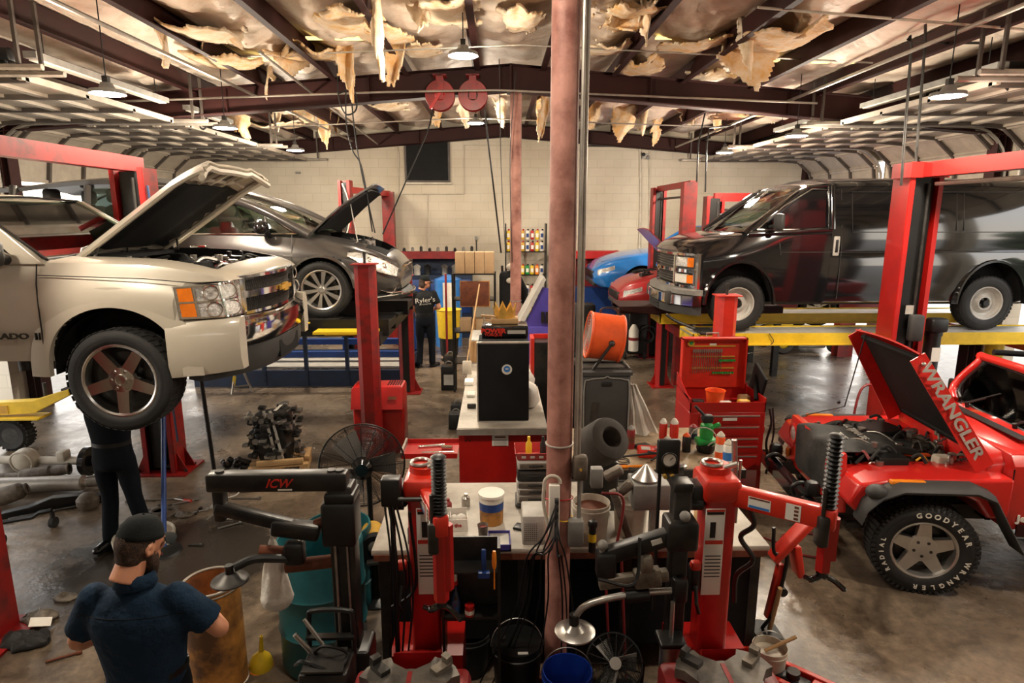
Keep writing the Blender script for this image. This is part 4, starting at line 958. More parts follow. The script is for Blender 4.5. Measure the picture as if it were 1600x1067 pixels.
# ---------------------------------------------------------------- red open-hood off-roader
mat('cover_grey',(.030,.029,.027),.8,var=.3,scale=8,bump=.3)
def jeep():
    t=thing('off_roader','bright red open-hood off-roader with lettered hood side and white-lettered mud tyres','car',(3.38,5.22,0),rz=pi-.09)
    R=.365;BX=-2.37
    # tub: main body behind the hood
    m_=mb();m_.prism([(-.62,-.76,.50),(-.62,-.76,1.02),(-.62,-.70,1.10),(-.62,.70,1.10),(-.62,.76,1.02),(-.62,.76,.50)],(-2.45,0,0));tub=m_.build('tub','jeep_red',t,bev=.015)
    ct=mb();ct.bx(-2.9,-.98,-.68,.68,.62,1.5);cut(tub,[ct],wells=[lambda c,n: c.x < -.9 and abs(c.y) < .69 and c.z > .6 and abs(n.x)+abs(n.y)+n.z > .5 and c.z < 1.0])
    # cowl
    m_=mb();rings=[]
    for x,w,z in ((-.99,.70,1.13),(-.80,.68,1.12),(-.52,.64,1.06),(-.50,.64,1.03)): rings.append([Vector((x,-w,.85)),Vector((x,-w,z-.06)),Vector((x,-w+.06,z)),Vector((x,0,z+.03)),Vector((x,w-.06,z)),Vector((x,w,z-.06)),Vector((x,w,.85))])
    m_.loft(rings);m_.build('cowl','jeep_red',t,smooth=50)
    m_=mb();m_.prism([(-.86,-.55,1.165),(-.86,.55,1.165),(-.79,.55,1.155),(-.79,-.55,1.155)],(0,0,.006));m_.build('cowl_vent','black',t)
    # fenders (flat top, sloping front) and inner aprons
    for s in (-1,1):
        m_=mb();P=[(.52,.62),(.60,.70),(.52,.86),(.30,.90),(-.62,.93),(-.62,.60),(-.46,.60),(-.36,.74),(-.22,.80),(.22,.80),(.40,.72)]
        m_.prism([(x,s*.40,z) for x,z in P],(0,s*.40,0));m_.build('fender','jeep_red',t,bev=.025)
        # wide black flare
        m_=mb();rings=[]
        pth=[(.53,.60),(.50,.70),(.40,.80),(.25,.86),(-.28,.86),(-.42,.80),(-.56,.56),(-.66,.40),(-.74,.385)]
        for x,z in pth: rings.append([Vector((x,s*.76,z)),Vector((x,s*.80,z+.05)),Vector((x,s*.90,z+.035)),Vector((x,s*.93,z)),Vector((x,s*.92,z-.02)),Vector((x,s*.78,z-.02))])
        m_.loft(rings);m_.build('fender_flare','grey_plastic',t,smooth=50)
        m_=mb();m_.prism([(-.70,s*.78,.36),(-.70,s*.93,.39),(-.70,s*.93,.41),(-.70,s*.78,.44)],(-1.2,0,0));m_.build('side_step','black_soft',t)
        m_=mb();m_.rbox((.18,s*.815,.895),(.26,.05,.035),.012);m_.build('turn_signal','amber',t)
        m_=mb();m_.sph((.42,s*.86,.83),.075,10,(1.1,.9,.8));m_.build('flare_corner_lamp','grey_plastic',t)
        # side body details
        m_=mb();m_.tube([(-1.02,s*.764,.50),(-1.02,s*.764,1.0),(-.98,s*.755,1.08)],.006,4);m_.tube([(-.62,s*.765,.52),(-.62,s*.765,1.0)],.005,4);m_.build('panel_gap','black',t)
        m_=mb();m_.box((-1.85,s*.767,.50),(2.3,.012,.10));m_.build('rocker_stripe','maroon_steel',t)
    text('Jeep',.075,(-.77,.772,.60),(pi/2,0,pi),'white',t,'badge',.004,align='CENTER',sx=1.25,bold=.003)
    # grille and headlamps
    m_=mb();m_.prism([(.50,-.60,.52),(.50,-.52,1.0),(.50,.52,1.0),(.50,.60,.52)],(.07,0,0));gl=m_.build('grille','jeep_red',t,bev=.015)
    cs=[]
    for k in range(7): y=(k-3)*.085;c_=mb();c_.bx(.45,.62,y-.022,y+.022,.62,.92);cs.append(c_)
    cut(gl,cs)
    mb().bx(.47,.485,-.45,.45,.58,.95).build('radiator','black',t)
    for s in (-1,1):
        m_=mb();m_.torus((.575,s*.42,.84),.085,.016,(1,0,0),n=24);m_.build('headlight_ring','jeep_red',t)
        m_=mb();m_.lathe([(0,.02),(.05,.015),(.08,0),(.08,-.03)],(.575,s*.42,.84),(1,0,0),24);m_.build('headlight','lens',t)
        m_=mb();m_.rbox((.585,s*.50,.62),(.03,.05,.08),.01);m_.build('parking_lamp','amber',t)
    # black vinyl grille cover hanging from the front, lettering painted on it
    m_=mb()
    pr=[(-.20,.96),(.05,1.0),(.30,1.02),(.50,1.03),(.585,1.0),(.60,.88),(.605,.74),(.60,.60)]
    def br(u,v):
        i=min(int(u*(len(pr)-1)),len(pr)-2);f=u*(len(pr)-1)-i;x=lerp(pr[i][0],pr[i+1][0],f);z=lerp(pr[i][1],pr[i+1][1],f)
        w_=lerp(.24,.40,min(1,u*1.8));y=w_*(2*v-1)+.08;return Vector((x+.02*sin(v*9+u*5),y,z+.012*sin(v*14+u*9)-.16*(1-u)*max(0,abs(2*v-1)-.8)*5*.3))
    m_.grid(br,20,16,.012);vb=m_.build('grille_cover','cover_grey',t,smooth=70)
    text('THE',.085,(.425,.20,1.045),(0,0,pi/2),'grey_light',t,'cover_lettering',.004);text('ULTIMATE',.085,(.24,.06,1.035),(0,0,pi/2),'grey_light',t,'cover_lettering',.004)
    # bumper, tow hooks, frame, axle, springs
    m_=mb();m_.prism([(.70,-.66,.44),(.70,.66,.44),(.78,.60,.47),(.80,.58,.56),(.72,.66,.585),(.70,.66,.585),(.70,-.66,.585),(.72,-.66,.585),(.80,-.58,.56)][:2]+[(.70,.66,.585),(.70,-.66,.585)],(.09,0,0));m_.build('front_bumper','black_gloss',t,bev=.02)
    for s in (-1,1):
        m_=mb();m_.rbox((.72,s*.44,.66),(.12,.10,.14),.04);m_.tube(catmull([(.66,s*.33,.60),(.76,s*.33,.66),(.84,s*.33,.62),(.82,s*.33,.55)]),.018,8);m_.build('tow_hook','black',t)
    m_=mb()
    for s in (-1,1): m_.bx(-2.6,.72,s*.42-.04,s*.42+.04,.44,.56);m_.bx(-.5,.45,s*.50-.03,s*.50+.03,.36,.40)
    m_.cyl((0,-.70,.36),(0,.70,.36),.045);m_.sph((0,-.15,.36),.12);m_.cyl((.12,-.62,.40),(.12,.62,.37),.02);m_.cyl((.25,-.45,.45),(.30,.55,.42),.018);m_.build('chassis','rubber_dust',t)
    for x in (0,BX):
        for s in (-1,1):
            ty=wheel(t,x,s*.76,R-.005,R,.255,'offroad',s,rimr=.228,steer=(-.20 if x==0 else 0))
            if s==1 and x==0: wheel_text(ty,R,1,.1275,[])
            if x==0 and s==1:
                for body_,amid,size,span in (('GOODYEAR',62,.055,95),('WRANGLER',-55,.050,95),('RADIAL',192,.045,60)):
                    n=len(body_)
                    for i,ch in enumerate(body_):
                        # seen from +y the wheel's own angle runs clockwise in the picture
                        a=radians(amid + span*(.5-(i+.5)/n)) if amid > 0 and amid < 150 else radians(amid+span*(.5-(i+.5)/n))
                        Rr=R*.815;c_=Vector((-cos(a)*Rr,.1275*1.035,sin(a)*Rr));rot=Matrix.Rotation(0,3,'Z') @ Matrix.Rotation(pi,3,'Z') @ Matrix.Rotation(pi/2,3,'X')
                        spin=Matrix.Rotation((a-pi/2),3,'Y')
                        tx=text(ch,size,c_,(0,0,0),'white',ty,'tyre_letter',.0015,bold=.0015);tx.rotation_euler=(spin @ rot).to_euler()
    # hood, opened towards the windscreen, resting high; its underside is dark
    ang=radians(57);hinge=Vector((-.54,0,1.0))
    def hp(x,y,z): return hinge+Vector((x*cos(ang)-z*sin(ang),y,x*sin(ang)+z*cos(ang)))
    def hw(x): return lerp(.66,.54,x/1.03)
    m_=mb();m_.grid(lambda u,v: hp(u*1.03,hw(u*1.12)*(2*v-1),.03*(1-(2*v-1)**2)-(.035*max(0,u-.93)/.07)),14,16,.014);h=m_.build('hood','jeep_red',t,smooth=50)
    for s in (-1,1):
        m_=mb();m_.prism([hp(0,s*hw(0),0),hp(1.01,s*hw(1.12),0),hp(1.01,s*(hw(1.12)+.006),-.125),hp(.0,s*(hw(0)+.006),-.15)],(0,-s*.014,0));sf=m_.build('hood_side','jeep_red',h)
    # lettering on the near side flange, reading from the front corner down to the hinge
    zax=Vector((0,1,0));xax=(hp(0,0,0)-hp(1,0,0)).normalized();yax=zax.cross(xax)
    # near side is +y locally (camera side after the half turn)
    M3=Matrix((xax,yax,zax)).transposed()
    e=text('WRANGLER',.118,(0,0,0),(0,0,0),'grey_light',h,'hood_lettering',.002,sx=1.36,bold=.003);e.rotation_euler=M3.to_euler();pc_=hp(.53,0,-.070);e.location=(pc_.x,hw(.48)+.022,pc_.z);e.rotation_euler=(Matrix.Rotation(-atan2(.13,1.12),3,'Z') @ M3).to_euler()
    m_=mb();m_.grid(lambda u,v: hp(.05+u*.93,(hw(u*1.1)-.07)*(2*v-1),-.022),8,8,.012);m_.tube([hp(.10,-.5,-.03),hp(.10,.5,-.03)],.02);m_.tube([hp(.95,-.48,-.03),hp(.95,.48,-.03)],.022)
    m_.build('hood_liner','black_soft',h)
    m_=mb();m_.tube([hp(1.0,-.38,-.03),Vector((.10,-.48,1.10)),Vector((.44,-.50,1.0))],.006,6);m_.sph((.16,-.477,1.14),.016,6);m_.build('hood_prop','steel_dark',t)
    m_=mb();m_.sph(hp(.95,hw(.95)+.01,-.06),.018,6);m_.build('hood_catch','steel',h)
    # engine bay
    m_=mb();m_.bx(-.60,.48,-.42,.42,.50,.62);m_.bx(-.62,-.58,-.60,.60,.5,1.02);m_.build('bay_floor','black_soft',t)
    eng=thing_part=None
    m_=mb();m_.rbox((-.12,0,.78),(.70,.30,.26),.03);m_.rbox((-.12,0,.93),(.62,.18,.06),.02);m_.build('engine_block','cast',t)
    m_=mb();m_.lathe([(0,.06),(.16,.06),(.185,.04),(.185,0),(.0,0)],(-.05,-.12,.97),(0,0,1),28);m_.tube(catmull([(.05,-.2,1.0),(.22,-.3,.98),(.34,-.34,.92)]),.04,8);m_.build('air_cleaner','black',t)
    m_=mb();m_.rbox((-.3,.42,.91),(.13,.11,.12),.02);m_.build('washer_bottle','white_dirty',t)
    m_=mb();m_.rbox((.12,.42,.88),(.24,.17,.18),.02);m_.build('battery','black',t)
    m_=mb();m_.rbox((-.02,.30,.925),(.50,.05,.02),.008);m_.build('orange_strap','orange',t)
    rnd=random.Random(12)
    for mt,nm,nn in (('rubber','hoses',80),('steel','fittings',34),('cast','castings',26),('hose_red','cables',6),('yellow','dipsticks',3)):
        m_=mb()
        for k in range(nn):
            p=Vector((rnd.uniform(-.56,.42),rnd.uniform(-.44,.46),rnd.uniform(.82,.97)));q=p+Vector((rnd.uniform(-.22,.22),rnd.uniform(-.22,.22),rnd.uniform(-.08,.08)));q.x=max(-.57,min(.44,q.x));q.y=max(-.5,min(.5,q.y));q.z=min(q.z,1.0)
            m_.tube(catmull([p,p.lerp(q,.5)+Vector((0,0,.05)),q],5),rnd.uniform(.006,.014),6)
            if nm in ('fittings','castings'): m_.cyl(q,q+Vector((0,0,.04)),rnd.uniform(.015,.035),n=10);m_.rbox(p,(.06,.05,.05),.01)
        m_.build(nm,mt,t)
    # windshield frame leaning back, glass, wipers, mirror, roll bar and seats
    def wf(y,z): return Vector((-1.02-.22*z,y,1.12+.45*z))
    m_=mb();ring=[wf(-.70,.0),wf(-.70,.85),wf(-.60,1.0),wf(.60,1.0),wf(.70,.85),wf(.70,.0)]
    m_.tube(catmull([wf(-.69,.02),wf(-.69,.88),wf(-.62,.98),wf(.62,.98),wf(.69,.88),wf(.69,.02)],6,True),.040,8);m_.build('windshield_frame','jeep_red',t,smooth=60)
    m_=mb();m_.tube(catmull([wf(-.63,.10),wf(-.63,.88),wf(-.60,.91),wf(.60,.91),wf(.63,.88),wf(.63,.10)],6,True),.014,6);m_.build('windshield_seal','black',t)
    poly_glass(t,[wf(-.62,.09),wf(.62,.09),wf(.62,.90),wf(-.62,.90)],'windshield','bottle_clear')
    for y0 in (-.40,.22):
        m_=mb();m_.cyl((-.97,y0,1.14),(-.96,y0,1.19),.018);m_.tube([(-.965,y0,1.18),wf(y0+.10,.30)+Vector((.03,0,0))],.007,5);m_.tube([wf(y0-.08,.10)+Vector((.03,0,0)),wf(y0+.22,.48)+Vector((.03,0,0))],.007,5);m_.build('wiper','black',t)
    m_=mb();m_.rbox((-1.26,.02,1.50),(.03,.22,.07),.012);m_.build('rear_view_mirror','black',t)
    m_=mb()
    m_.tube(catmull([(-1.75,-.66,.6),(-1.75,-.66,1.50),(-1.75,-.56,1.62),(-1.75,.56,1.62),(-1.75,.66,1.50),(-1.75,.66,.6)],6),.035,8);m_.tube([(-1.75,.60,1.60),(-1.28,.62,1.62)],.028,8);m_.tube([(-1.75,-.60,1.60),(-1.28,-.62,1.62)],.028,8)
    m_.build('roll_bar','black_soft',t)
    seats(t,(-1.9,),.55,ys=(-.36,.36))
    m_=mb();m_.rbox((-1.08,0,1.02),(.14,1.3,.18),.04);m_.torus((-1.28,-.34,1.08),.18,.014,(1,0,.4));m_.build('dashboard','dash',t)
    for s in (-1,1): m_=mb();m_.rbox((-1.12,s*.86,1.22),(.05,.16,.13),.02);m_.tube([(-1.08,s*.74,1.10),(-1.12,s*.82,1.18)],.012,6);m_.build('side_mirror','black',t)
    return t
jeep()

# ================================================================ LIFTS
def lift_post(name,label,loc,h,m='red_worn',base=True,w=.30,dep=.22,rz=0,group=None):
    """open C-section post of a two-post lift: red flanges, dark channel inside; open side faces local -y"""
    t=thing(name,label,'lift',loc,rz=rz,group=group)
    m_=mb();m_.bx(-w/2,w/2,dep/2-.008,dep/2,0,h)
    for s in (-1,1): m_.bx(s*w/2-.005,s*w/2+.005,-dep/2,dep/2,0,h);m_.bx(*sorted((s*w/2,s*(w/2-.05))),-dep/2-.008,-dep/2,0,h)
    m_.build('post',m,t)
    m_=mb();m_.bx(-w/2+.07,w/2-.07,-dep/2+.05,dep/2-.03,.06,h-.04);m_.build('carriage_channel','black',t)
    m_=mb();m_.cyl((.05,-dep/2+.03,.1),(.05,-dep/2+.03,h-.1),.018,n=10);m_.build('hydraulic_cylinder','steel_dark',t)
    if base:
        m_=mb();m_.bx(-w/2-.14,w/2+.14,-dep/2-.08,dep/2+.12,0,.02)
        for s in (-1,1): m_.prism([(s*w/2,dep/2-.06,.02),(s*(w/2+.12),dep/2-.06,.02),(s*w/2,dep/2-.06,.26)],(0,.012,0));m_.prism([(s*w/2,-dep/2+.04,.02),(s*(w/2+.12),-dep/2+.04,.02),(s*w/2,-dep/2+.04,.26)],(0,.012,0))
        m_.build('base_plate',m,t)
        m_=mb()
        for a in (-1,1):
            for b in (-1,1): m_.cyl((a*(w/2+.10),b*dep*.4,.02),(a*(w/2+.10),b*dep*.4,.05),.014,n=6)
        m_.build('anchor_bolt','steel_dark',t)
    return t
def crossbar(t,p0,p1,m='red_worn',hgt=.13,wd=.10,name='overhead_beam'):
    p0,p1=Vector(p0),Vector(p1);c_=(p0+p1)/2;d=p1-p0
    return mb().box(c_,(wd if abs(d.x) < abs(d.y) else d.length,d.length if abs(d.y) > abs(d.x) else wd,hgt)).build(name,m,t)
# pickup's two-post lift: rear post is behind the truck, near post at the photo's left edge
pl=lift_post('two_post_lift','red two-post lift holding the champagne pickup, overhead bar at top left',(-3.84,6.95,0),3.38,w=.34,dep=.28)
for o_ in (Vector((.20,-2.95,0)),):
    m_=mb();m_.T=Matrix.Translation(o_);w,dep,h=.34,.28,3.38
    m_.bx(-w/2,w/2,-dep/2,-dep/2+.008,0,h)
    for s in (-1,1): m_.bx(s*w/2-.005,s*w/2+.005,-dep/2,dep/2,0,h)
    m_.bx(-w/2-.14,w/2+.14,-dep/2-.12,dep/2+.08,0,.02);m_.build('near_post','red_worn',pl)
crossbar(pl,(0,.10,3.42),(0,-3.05,3.42),hgt=.15,wd=.14)
m_=mb()
for y0,s in ((-.16,-1),):
    for dx in (-1.0,1.15): m_.prism([(-.05,y0,1.30),(.05,y0,1.30),(dx+.05,y0+s*.42,1.34),(dx-.05,y0+s*.42,1.34)],(0,0,.09));m_.cyl((dx,y0+s*.42,1.34),(dx,y0+s*.42,1.66),.05,n=14)
    m_.rbox((0,y0,1.4),(.26,.12,.4),.02)
m_.build('swing_arms','steel_dark',pl)
m_=mb();m_.tube(catmull([(.19,-.10,3.2),(.26,-.16,2.2),(.22,-.15,1.2),(.24,-.16,.4)]),.012,6);m_.build('hydraulic_hose','blue_dark',pl)
# blue long pole and slim black floor stand near the pickup
# right two-post lift in front of the van
rl=lift_post('two_post_lift','bright red two-post lift behind the red off-roader, tall post crossing the van',(4.62,7.0,0),3.33,m='red_paint',w=.36,dep=.30)
crossbar(rl,(0,.15,3.37),(0,-3.6,3.37),m='red_paint',hgt=.15,wd=.16)
mb().box((0,-.02,3.37),(.42,.34,.16)).build('beam_bracket','red_paint',rl)
m_=mb();m_.T=Matrix.Translation((0,-3.35,0));m_.bx(-.18,.18,-.15,-.14,0,3.33);m_.bx(-.185,-.175,-.15,.15,0,3.33);m_.bx(.175,.185,-.15,.15,0,3.33);m_.build('near_post','red_paint',rl)
m_=mb();m_.tube([(0,-.3,3.22),(0,-3.2,3.22)],.022,8);m_.build('safety_bar','galv',rl)
m_=mb();m_.rbox((.05,-.19,1.66),(.15,.10,.30),.03);m_.build('release_box','grey_plastic',rl)
m_=mb();m_.cyl((.36,-.05,.35),(.36,-.05,1.55),.085,n=20);m_.cyl((.36,-.05,1.55),(.36,-.05,1.62),.095,n=20);m_.rbox((.34,-.12,1.68),(.20,.14,.16),.03);m_.build('power_unit','black',rl)
m_=mb();m_.box((.36,-.14,1.34),(.10,.004,.16));m_.build('unit_label','label',rl)
mb().box((-.02,-.157,1.86),(.09,.003,.10)).build('instruction_plate','grey_light',rl)
mb().tube(catmull([(-.185,-.1,.98),(-.42,-.12,.96),(-.50,-.14,.7),(-.50,-.14,.35)]),.014,6).build('air_hose','hose_red',rl)
# short hexagonal red posts of the drive-on racks
def hexpost(label,x,y,h,m,group=None,channel=False,w=.20):
    t=thing('lift_post',label,'post',(x,y,0),group=group)
    P=[(-w/2,.04),(-w/2,-.05),(-w/4,-.12),(w/4,-.12),(w/2,-.05),(w/2,.04)]
    m_=mb();m_.prism([(a,b,.015) for a,b in P],(0,0,h-.02));m_.bx(-w*.6,w*.6,-.14,.08,h-.012,h);m_.build('post',m,t)
    m_=mb();m_.bx(-w*.95,w*.95,-.22,.16,0,.015)
    for s in (-1,1): m_.prism([(s*w/2,-.01,.015),(s*w*.93,-.01,.015),(s*w/2,-.01,.22)],(0,.012,0))
    m_.build('base_plate',m,t)
    m_=mb();m_.cyl((0,-.02,h),(0,-.02,h+.10),.016,n=8);m_.cyl((0,-.02,h+.10),(0,-.02,h+.13),.022,n=6);m_.build('top_bolt','steel_dark',t)
    if channel: mb().bx(-w/4+.01,w/4-.01,-.135,-.118,.03,h-.05).build('ladder_channel','black',t)
    return t
p_=hexpost('tall worn red post standing before the minivan, behind the big round fan',-1.50,7.2,2.36,'red_worn',w=.235)
m_=mb();m_.rbox((0,-.17,1.0),(.40,.22,.62),.03);
hexpost('dark-channelled red post just right of the minivan, next to the walking mechanic',-1.50,10.2,1.95,'red_worn',channel=True,w=.24)
hexpost('bright orange-red post in front of the van wheel, behind the tool chest',2.64,7.15,2.0,'red_orange',w=.235)
hexpost('slim red post with black channel under the front end of the yellow rack',2.82,10.5,1.75,'red_paint',channel=True,w=.2)
hexpost('worn red post with black channel under the rear of the yellow rack',6.6,10.3,1.5,'red_paint',channel=True,w=.2)
# red motor cabinet on the back of the tall post
b0=gnd(608,700);t=thing('lift_power_unit','red sheet-metal power cabinet with a white label behind the round fan','machine',(-1.46,7.55,0))
m_=mb();m_.rbox((0,0,.43),(.62,.34,.86),.03);m_.prism([(-.31,-.17,.60),(-.31,-.26,.60),(-.31,-.17,.84)],(.62,0,0));m_.build('cabinet','red_paint',t)
mb().box((.19,-.2,.72),(.14,.004,.12),(-.45,0,0)).build('label_plate','label',t)
mb().box((.19,-.235,.735),(.10,.004,.04),(-.35,0,0)).build('label_print','rust',t)
m_=mb()
for k in range(6): m_.box((.12+.03*k,0,.865),(.012,.2,.008))
m_.build('vent','black',t)
# drive-on rack for the minivan: black runways, front stop, yellow plate
t=thing('drive_on_rack','black drive-on rack with a yellow plate carrying the grey minivan','lift',(-3.4,8.85,0))
for s,nm in ((-1,'near'),(1,'far')):
    m_=mb();m_.bx(-3.6,2.05,s*.86-.26,s*.86+.26,1.49,1.60);m_.bx(-3.6,2.05,s*.86-.28,s*.86-.26,1.42,1.63);m_.bx(-3.6,2.05,s*.86+.26,s*.86+.28,1.42,1.63);m_.build('runway','black',t)
    m_=mb();m_.cyl((1.2,s*.86,1.61),(1.2,s*.86,1.62),.22,n=24);m_.build('turn_plate','steel_dark',t)
m_=mb();m_.bx(1.28,1.92,-1.22,-1.16,1.44,1.50);m_.bx(1.20,1.95,-1.45,-1.2,1.50,1.53);m_.build('side_plate','yellow_bright',t)
m_=mb();m_.rbox((.35,-1.18,1.585),(.16,.06,.05),.015);m_.tube([(.4,-1.19,1.6),(1.1,-1.19,1.6)],.012);m_.build('ramp_lock','yellow_bright',t)
m_=mb();m_.bx(-3.6,-3.5,-1.3,1.3,1.34,1.48);m_.bx(1.85,1.98,-1.35,1.3,1.34,1.48);m_.build('cross_beam','black',t)
# blue steel rack (second lift) standing behind under the minivan
t=thing('alignment_rack','blue steel rack frame with long rails standing on the floor beneath the minivan','lift',(-3.0,11.5,0))
m_=mb()
m_.bx(-2.2,1.38,-.95,-.88,0,.28);m_.bx(-2.2,1.38,.88,.95,0,.25);m_.bx(1.30,1.38,-.95,.95,0,.22);m_.build('base_frame','blue_dark',t)
for y,z,x1 in ((-.45,.46,1.3),(-.1,.62,1.3),(.35,.78,.9)):
    m_=mb();m_.bx(-2.2,x1,y-.06,y+.06,z-.05,z+.05);m_.build('rail','blue',t)
m_=mb();m_.bx(-2.2,1.38,-.95,-.90,1.06,1.14);m_.bx(-2.2,1.38,.85,.95,.88,.98);m_.build('top_rail','blue_dark',t)
for x in (-1.0,-.28,.42,1.34):
    m_=mb();m_.bx(x-.03,x+.03,-.96,-.90,.02,1.1)
    for z in (.1,.2): m_.cyl((x,-.975,z),(x,-.955,z),.012,n=6)
    m_.build('upright','blue_dark',t)
m_=mb();m_.bx(1.31,1.37,.88,.94,.02,1.4);m_.bx(-.1,-.04,.88,.94,.02,1.3);m_.build('rear_upright','blue',t)
m_=mb();m_.bx(-2.2,1.3,-.86,.0,.30,.33);m_.build('deck_plate','grey_light',t)
t=thing('floor_jack','yellow low floor jack with red body standing on the blue rack','jack',(-2.55,11.85,1.0-.02))
mb().prism([(-.9,-.1,.0),(.35,-.1,0),(.30,-.1,.10),(-.35,-.1,.11),(-.9,-.1,.04)],(0,.2,0)).build('frame','yellow_bright',t);mb().rbox((.12,0,.20),(.34,.2,.34),.02).build('body','red_paint',t)
for x in (-.8,.3): mb().cyl((x,-.13,.03),(x,.13,.03),.04,n=14).build('wheel','rubber',t)
# yellow-edged drive-on rack of the van
t=thing('drive_on_rack','yellow-edged drive-on rack with grey decks carrying the black van','lift',(4.9,9.15,0))
for s in (-1,1):
    m_=mb();m_.bx(-2.35,3.2,s*.84-.27,s*.84+.27,1.33,1.36);m_.build('runway_deck','grey_light',t)
    m_=mb();m_.bx(-2.35,3.2,s*.84-.30,s*.84-.27,1.22,1.375);m_.bx(-2.35,3.2,s*.84-.33,s*.84-.27,1.22,1.235);m_.bx(-2.35,3.2,s*.84+.27,s*.84+.30,1.22,1.375);m_.bx(-2.35,-2.33,s*.84-.3,s*.84+.3,1.22,1.37);m_.build('runway_rail','yellow_bright',t)
    m_=mb();m_.cyl((-1.75,s*.84,1.361),(-1.75,s*.84,1.372),.2,n=24);m_.build('turn_plate','steel',t)
m_=mb()
for x in (-2.0,2.6): m_.bx(x-.08,x+.08,-1.6,1.5,1.02,1.16)
m_.build('cross_beam','red_paint',t)
m_=mb();m_.rbox((-2.15,-1.0,1.385),(.22,.34,.05),.02);m_.tube(catmull([(-2.25,-.9,1.40),(-2.5,-.85,1.50),(-2.62,-.8,1.58)]),.02,8);m_.tube(catmull([(-2.3,-1.16,1.38),(-2.0,-1.17,1.16),(-1.6,-1.17,1.12),(-1.3,-1.165,1.25),(-1.35,-1.16,1.38)]),.006,5);m_.build('ramp_hook','steel_dark',t)
m_=mb();m_.prism([(-2.35,.5,1.36),(-3.0,.5,1.44),(-3.0,.5,1.50),(-2.35,.5,1.50)],(0,.7,0));m_.bx(-3.0,-.4,.55,1.12,1.38,1.48);m_.build('rolling_jack','maroon_steel',t)
# posts of the lifts further back
fl=lift_post('two_post_lift','faded red two-post lift at the back wall, behind the nose of the van',(3.2,12.7,0),3.42,m='red_worn',w=.26,dep=.22)
crossbar(fl,(0,0,3.40),(0,-2.2,3.40),hgt=.10,wd=.08)
m_=mb();m_.T=Matrix.Translation((-.04,-2.15,0));m_.bx(-.11,.11,-.1,.1,0,3.42);m_.build('near_post','red_worn',fl);mb().tube([(0,-.1,3.2),(0,-2.0,3.2)],.02).build('safety_bar','steel_dark',fl)
fl=lift_post('two_post_lift','red two-post lift whose overhead bar runs behind the van windshield',(4.32,12.72,0),3.26,m='red_worn',w=.34,dep=.26)
crossbar(fl,(0,0,3.24),(3.0,0,3.24),hgt=.16,wd=.12)
m_=mb();m_.T=Matrix.Translation((2.9,0,0));m_.bx(-.16,.16,-.12,.12,0,3.22);m_.build('second_post','red_worn',fl);mb().tube([(.2,0,3.0),(2.8,0,3.0)],.02).build('safety_bar','steel_dark',fl)
fl=lift_post('two_post_lift','red two-post lift standing behind the minivan hood',(-2.98,12.8,0),3.56,m='red_worn',w=.22,dep=.30)
m_=mb();m_.T=Matrix.Translation((.46,2.2,0));m_.bx(-.13,.13,-.12,.12,0,3.42);m_.build('second_post','red_worn',fl);mb().prism([(-.1,-.05,3.32),(.1,-.05,3.32),(.52,2.2,3.32),(.32,2.2,3.32)],(0,0,.12)).build('overhead_beam','red_paint',fl)
mb().tube(catmull([(-.02,-.18,3.5),(.08,-.2,3.2),(.10,-.2,2.8),(-.02,-.18,2.4),(-.08,-.18,2.1)]),.014,6).build('hanging_hose','white_dirty',fl)
# ================================================================ PEOPLE
mat('navy',(.010,.030,.062),.85,col2=(.005,.016,.035),scale=7,edge=.25,bump=.6,spec=.2)
mat('navy_dark',(.004,.006,.010),.9,var=.2,spec=.2);mat('cap_grey',(.006,.008,.0085),.9,var=.15,spec=.25,scale=60,bump=.2)
def remesh(m_,name,m,parent,vox=.014,sm=4):
    o=m_.build(name,m,parent,weld=False)
    a=o.modifiers.new('r','REMESH');a.mode='VOXEL';a.voxel_size=vox
    b=o.modifiers.new('s','SMOOTH');b.iterations=sm;b.factor=.5
    bpy.context.view_layer.update();me=bpy.data.meshes.new_from_object(o.evaluated_get(bpy.context.evaluated_depsgraph_get()));o.modifiers.clear();o.data=me;me.shade_smooth();return o
def limb(m_,pts,rs,n=14):
    P=catmull(pts,6);R=[spl([(i,r) for i,r in enumerate(rs)],k*(len(rs)-1)/(len(P)-1))[0] for k in range(len(P))]
    m_.tube(P,R,n);m_.sph(P[0],rs[0],6);m_.sph(P[-1],rs[-1],6)
def hand(m_,wrist,d,side,palm_n,curl=.5):
    """palm and five separate fingers; d = direction of the hand, palm_n = direction the palm faces"""
    w=Vector(wrist);d=Vector(d).normalized();n_=Vector(palm_n);n_=(n_-d*n_.dot(d)).normalized();s_=d.cross(n_)*side
    for a in (-.026,-.009,.009,.026): m_.tube([w,w+d*.04+s_*a*.9,w+d*.09+s_*a],[.022,.016,.011],8)
    for a,L in ((-.030,.068),(-.010,.078),(.010,.074),(.029,.058)):
        p=w+d*.088+s_*a;q=p+(d*(1-curl*.4)+n_*curl*.6).normalized()*L*.45;r=q+(d*(1-curl)+n_*curl*1.3).normalized()*L*.32;t_=r+(d*(1-curl*1.4)+n_*curl*1.3).normalized()*L*.25
        m_.tube([p,q,r,t_],[.0095,.0088,.0080,.006],8);m_.sph(t_,.006,5)
    p=w+d*.025-s_*.030;q=p+(d*.6-s_*.7+n_*.2).normalized()*.038;r=q+(d*.9-s_*.15+n_*.4).normalized()*.032
    m_.tube([w+d*.01-s_*.012,p,q,r],[.016,.013,.010,.007],8);m_.sph(r,.007,5)
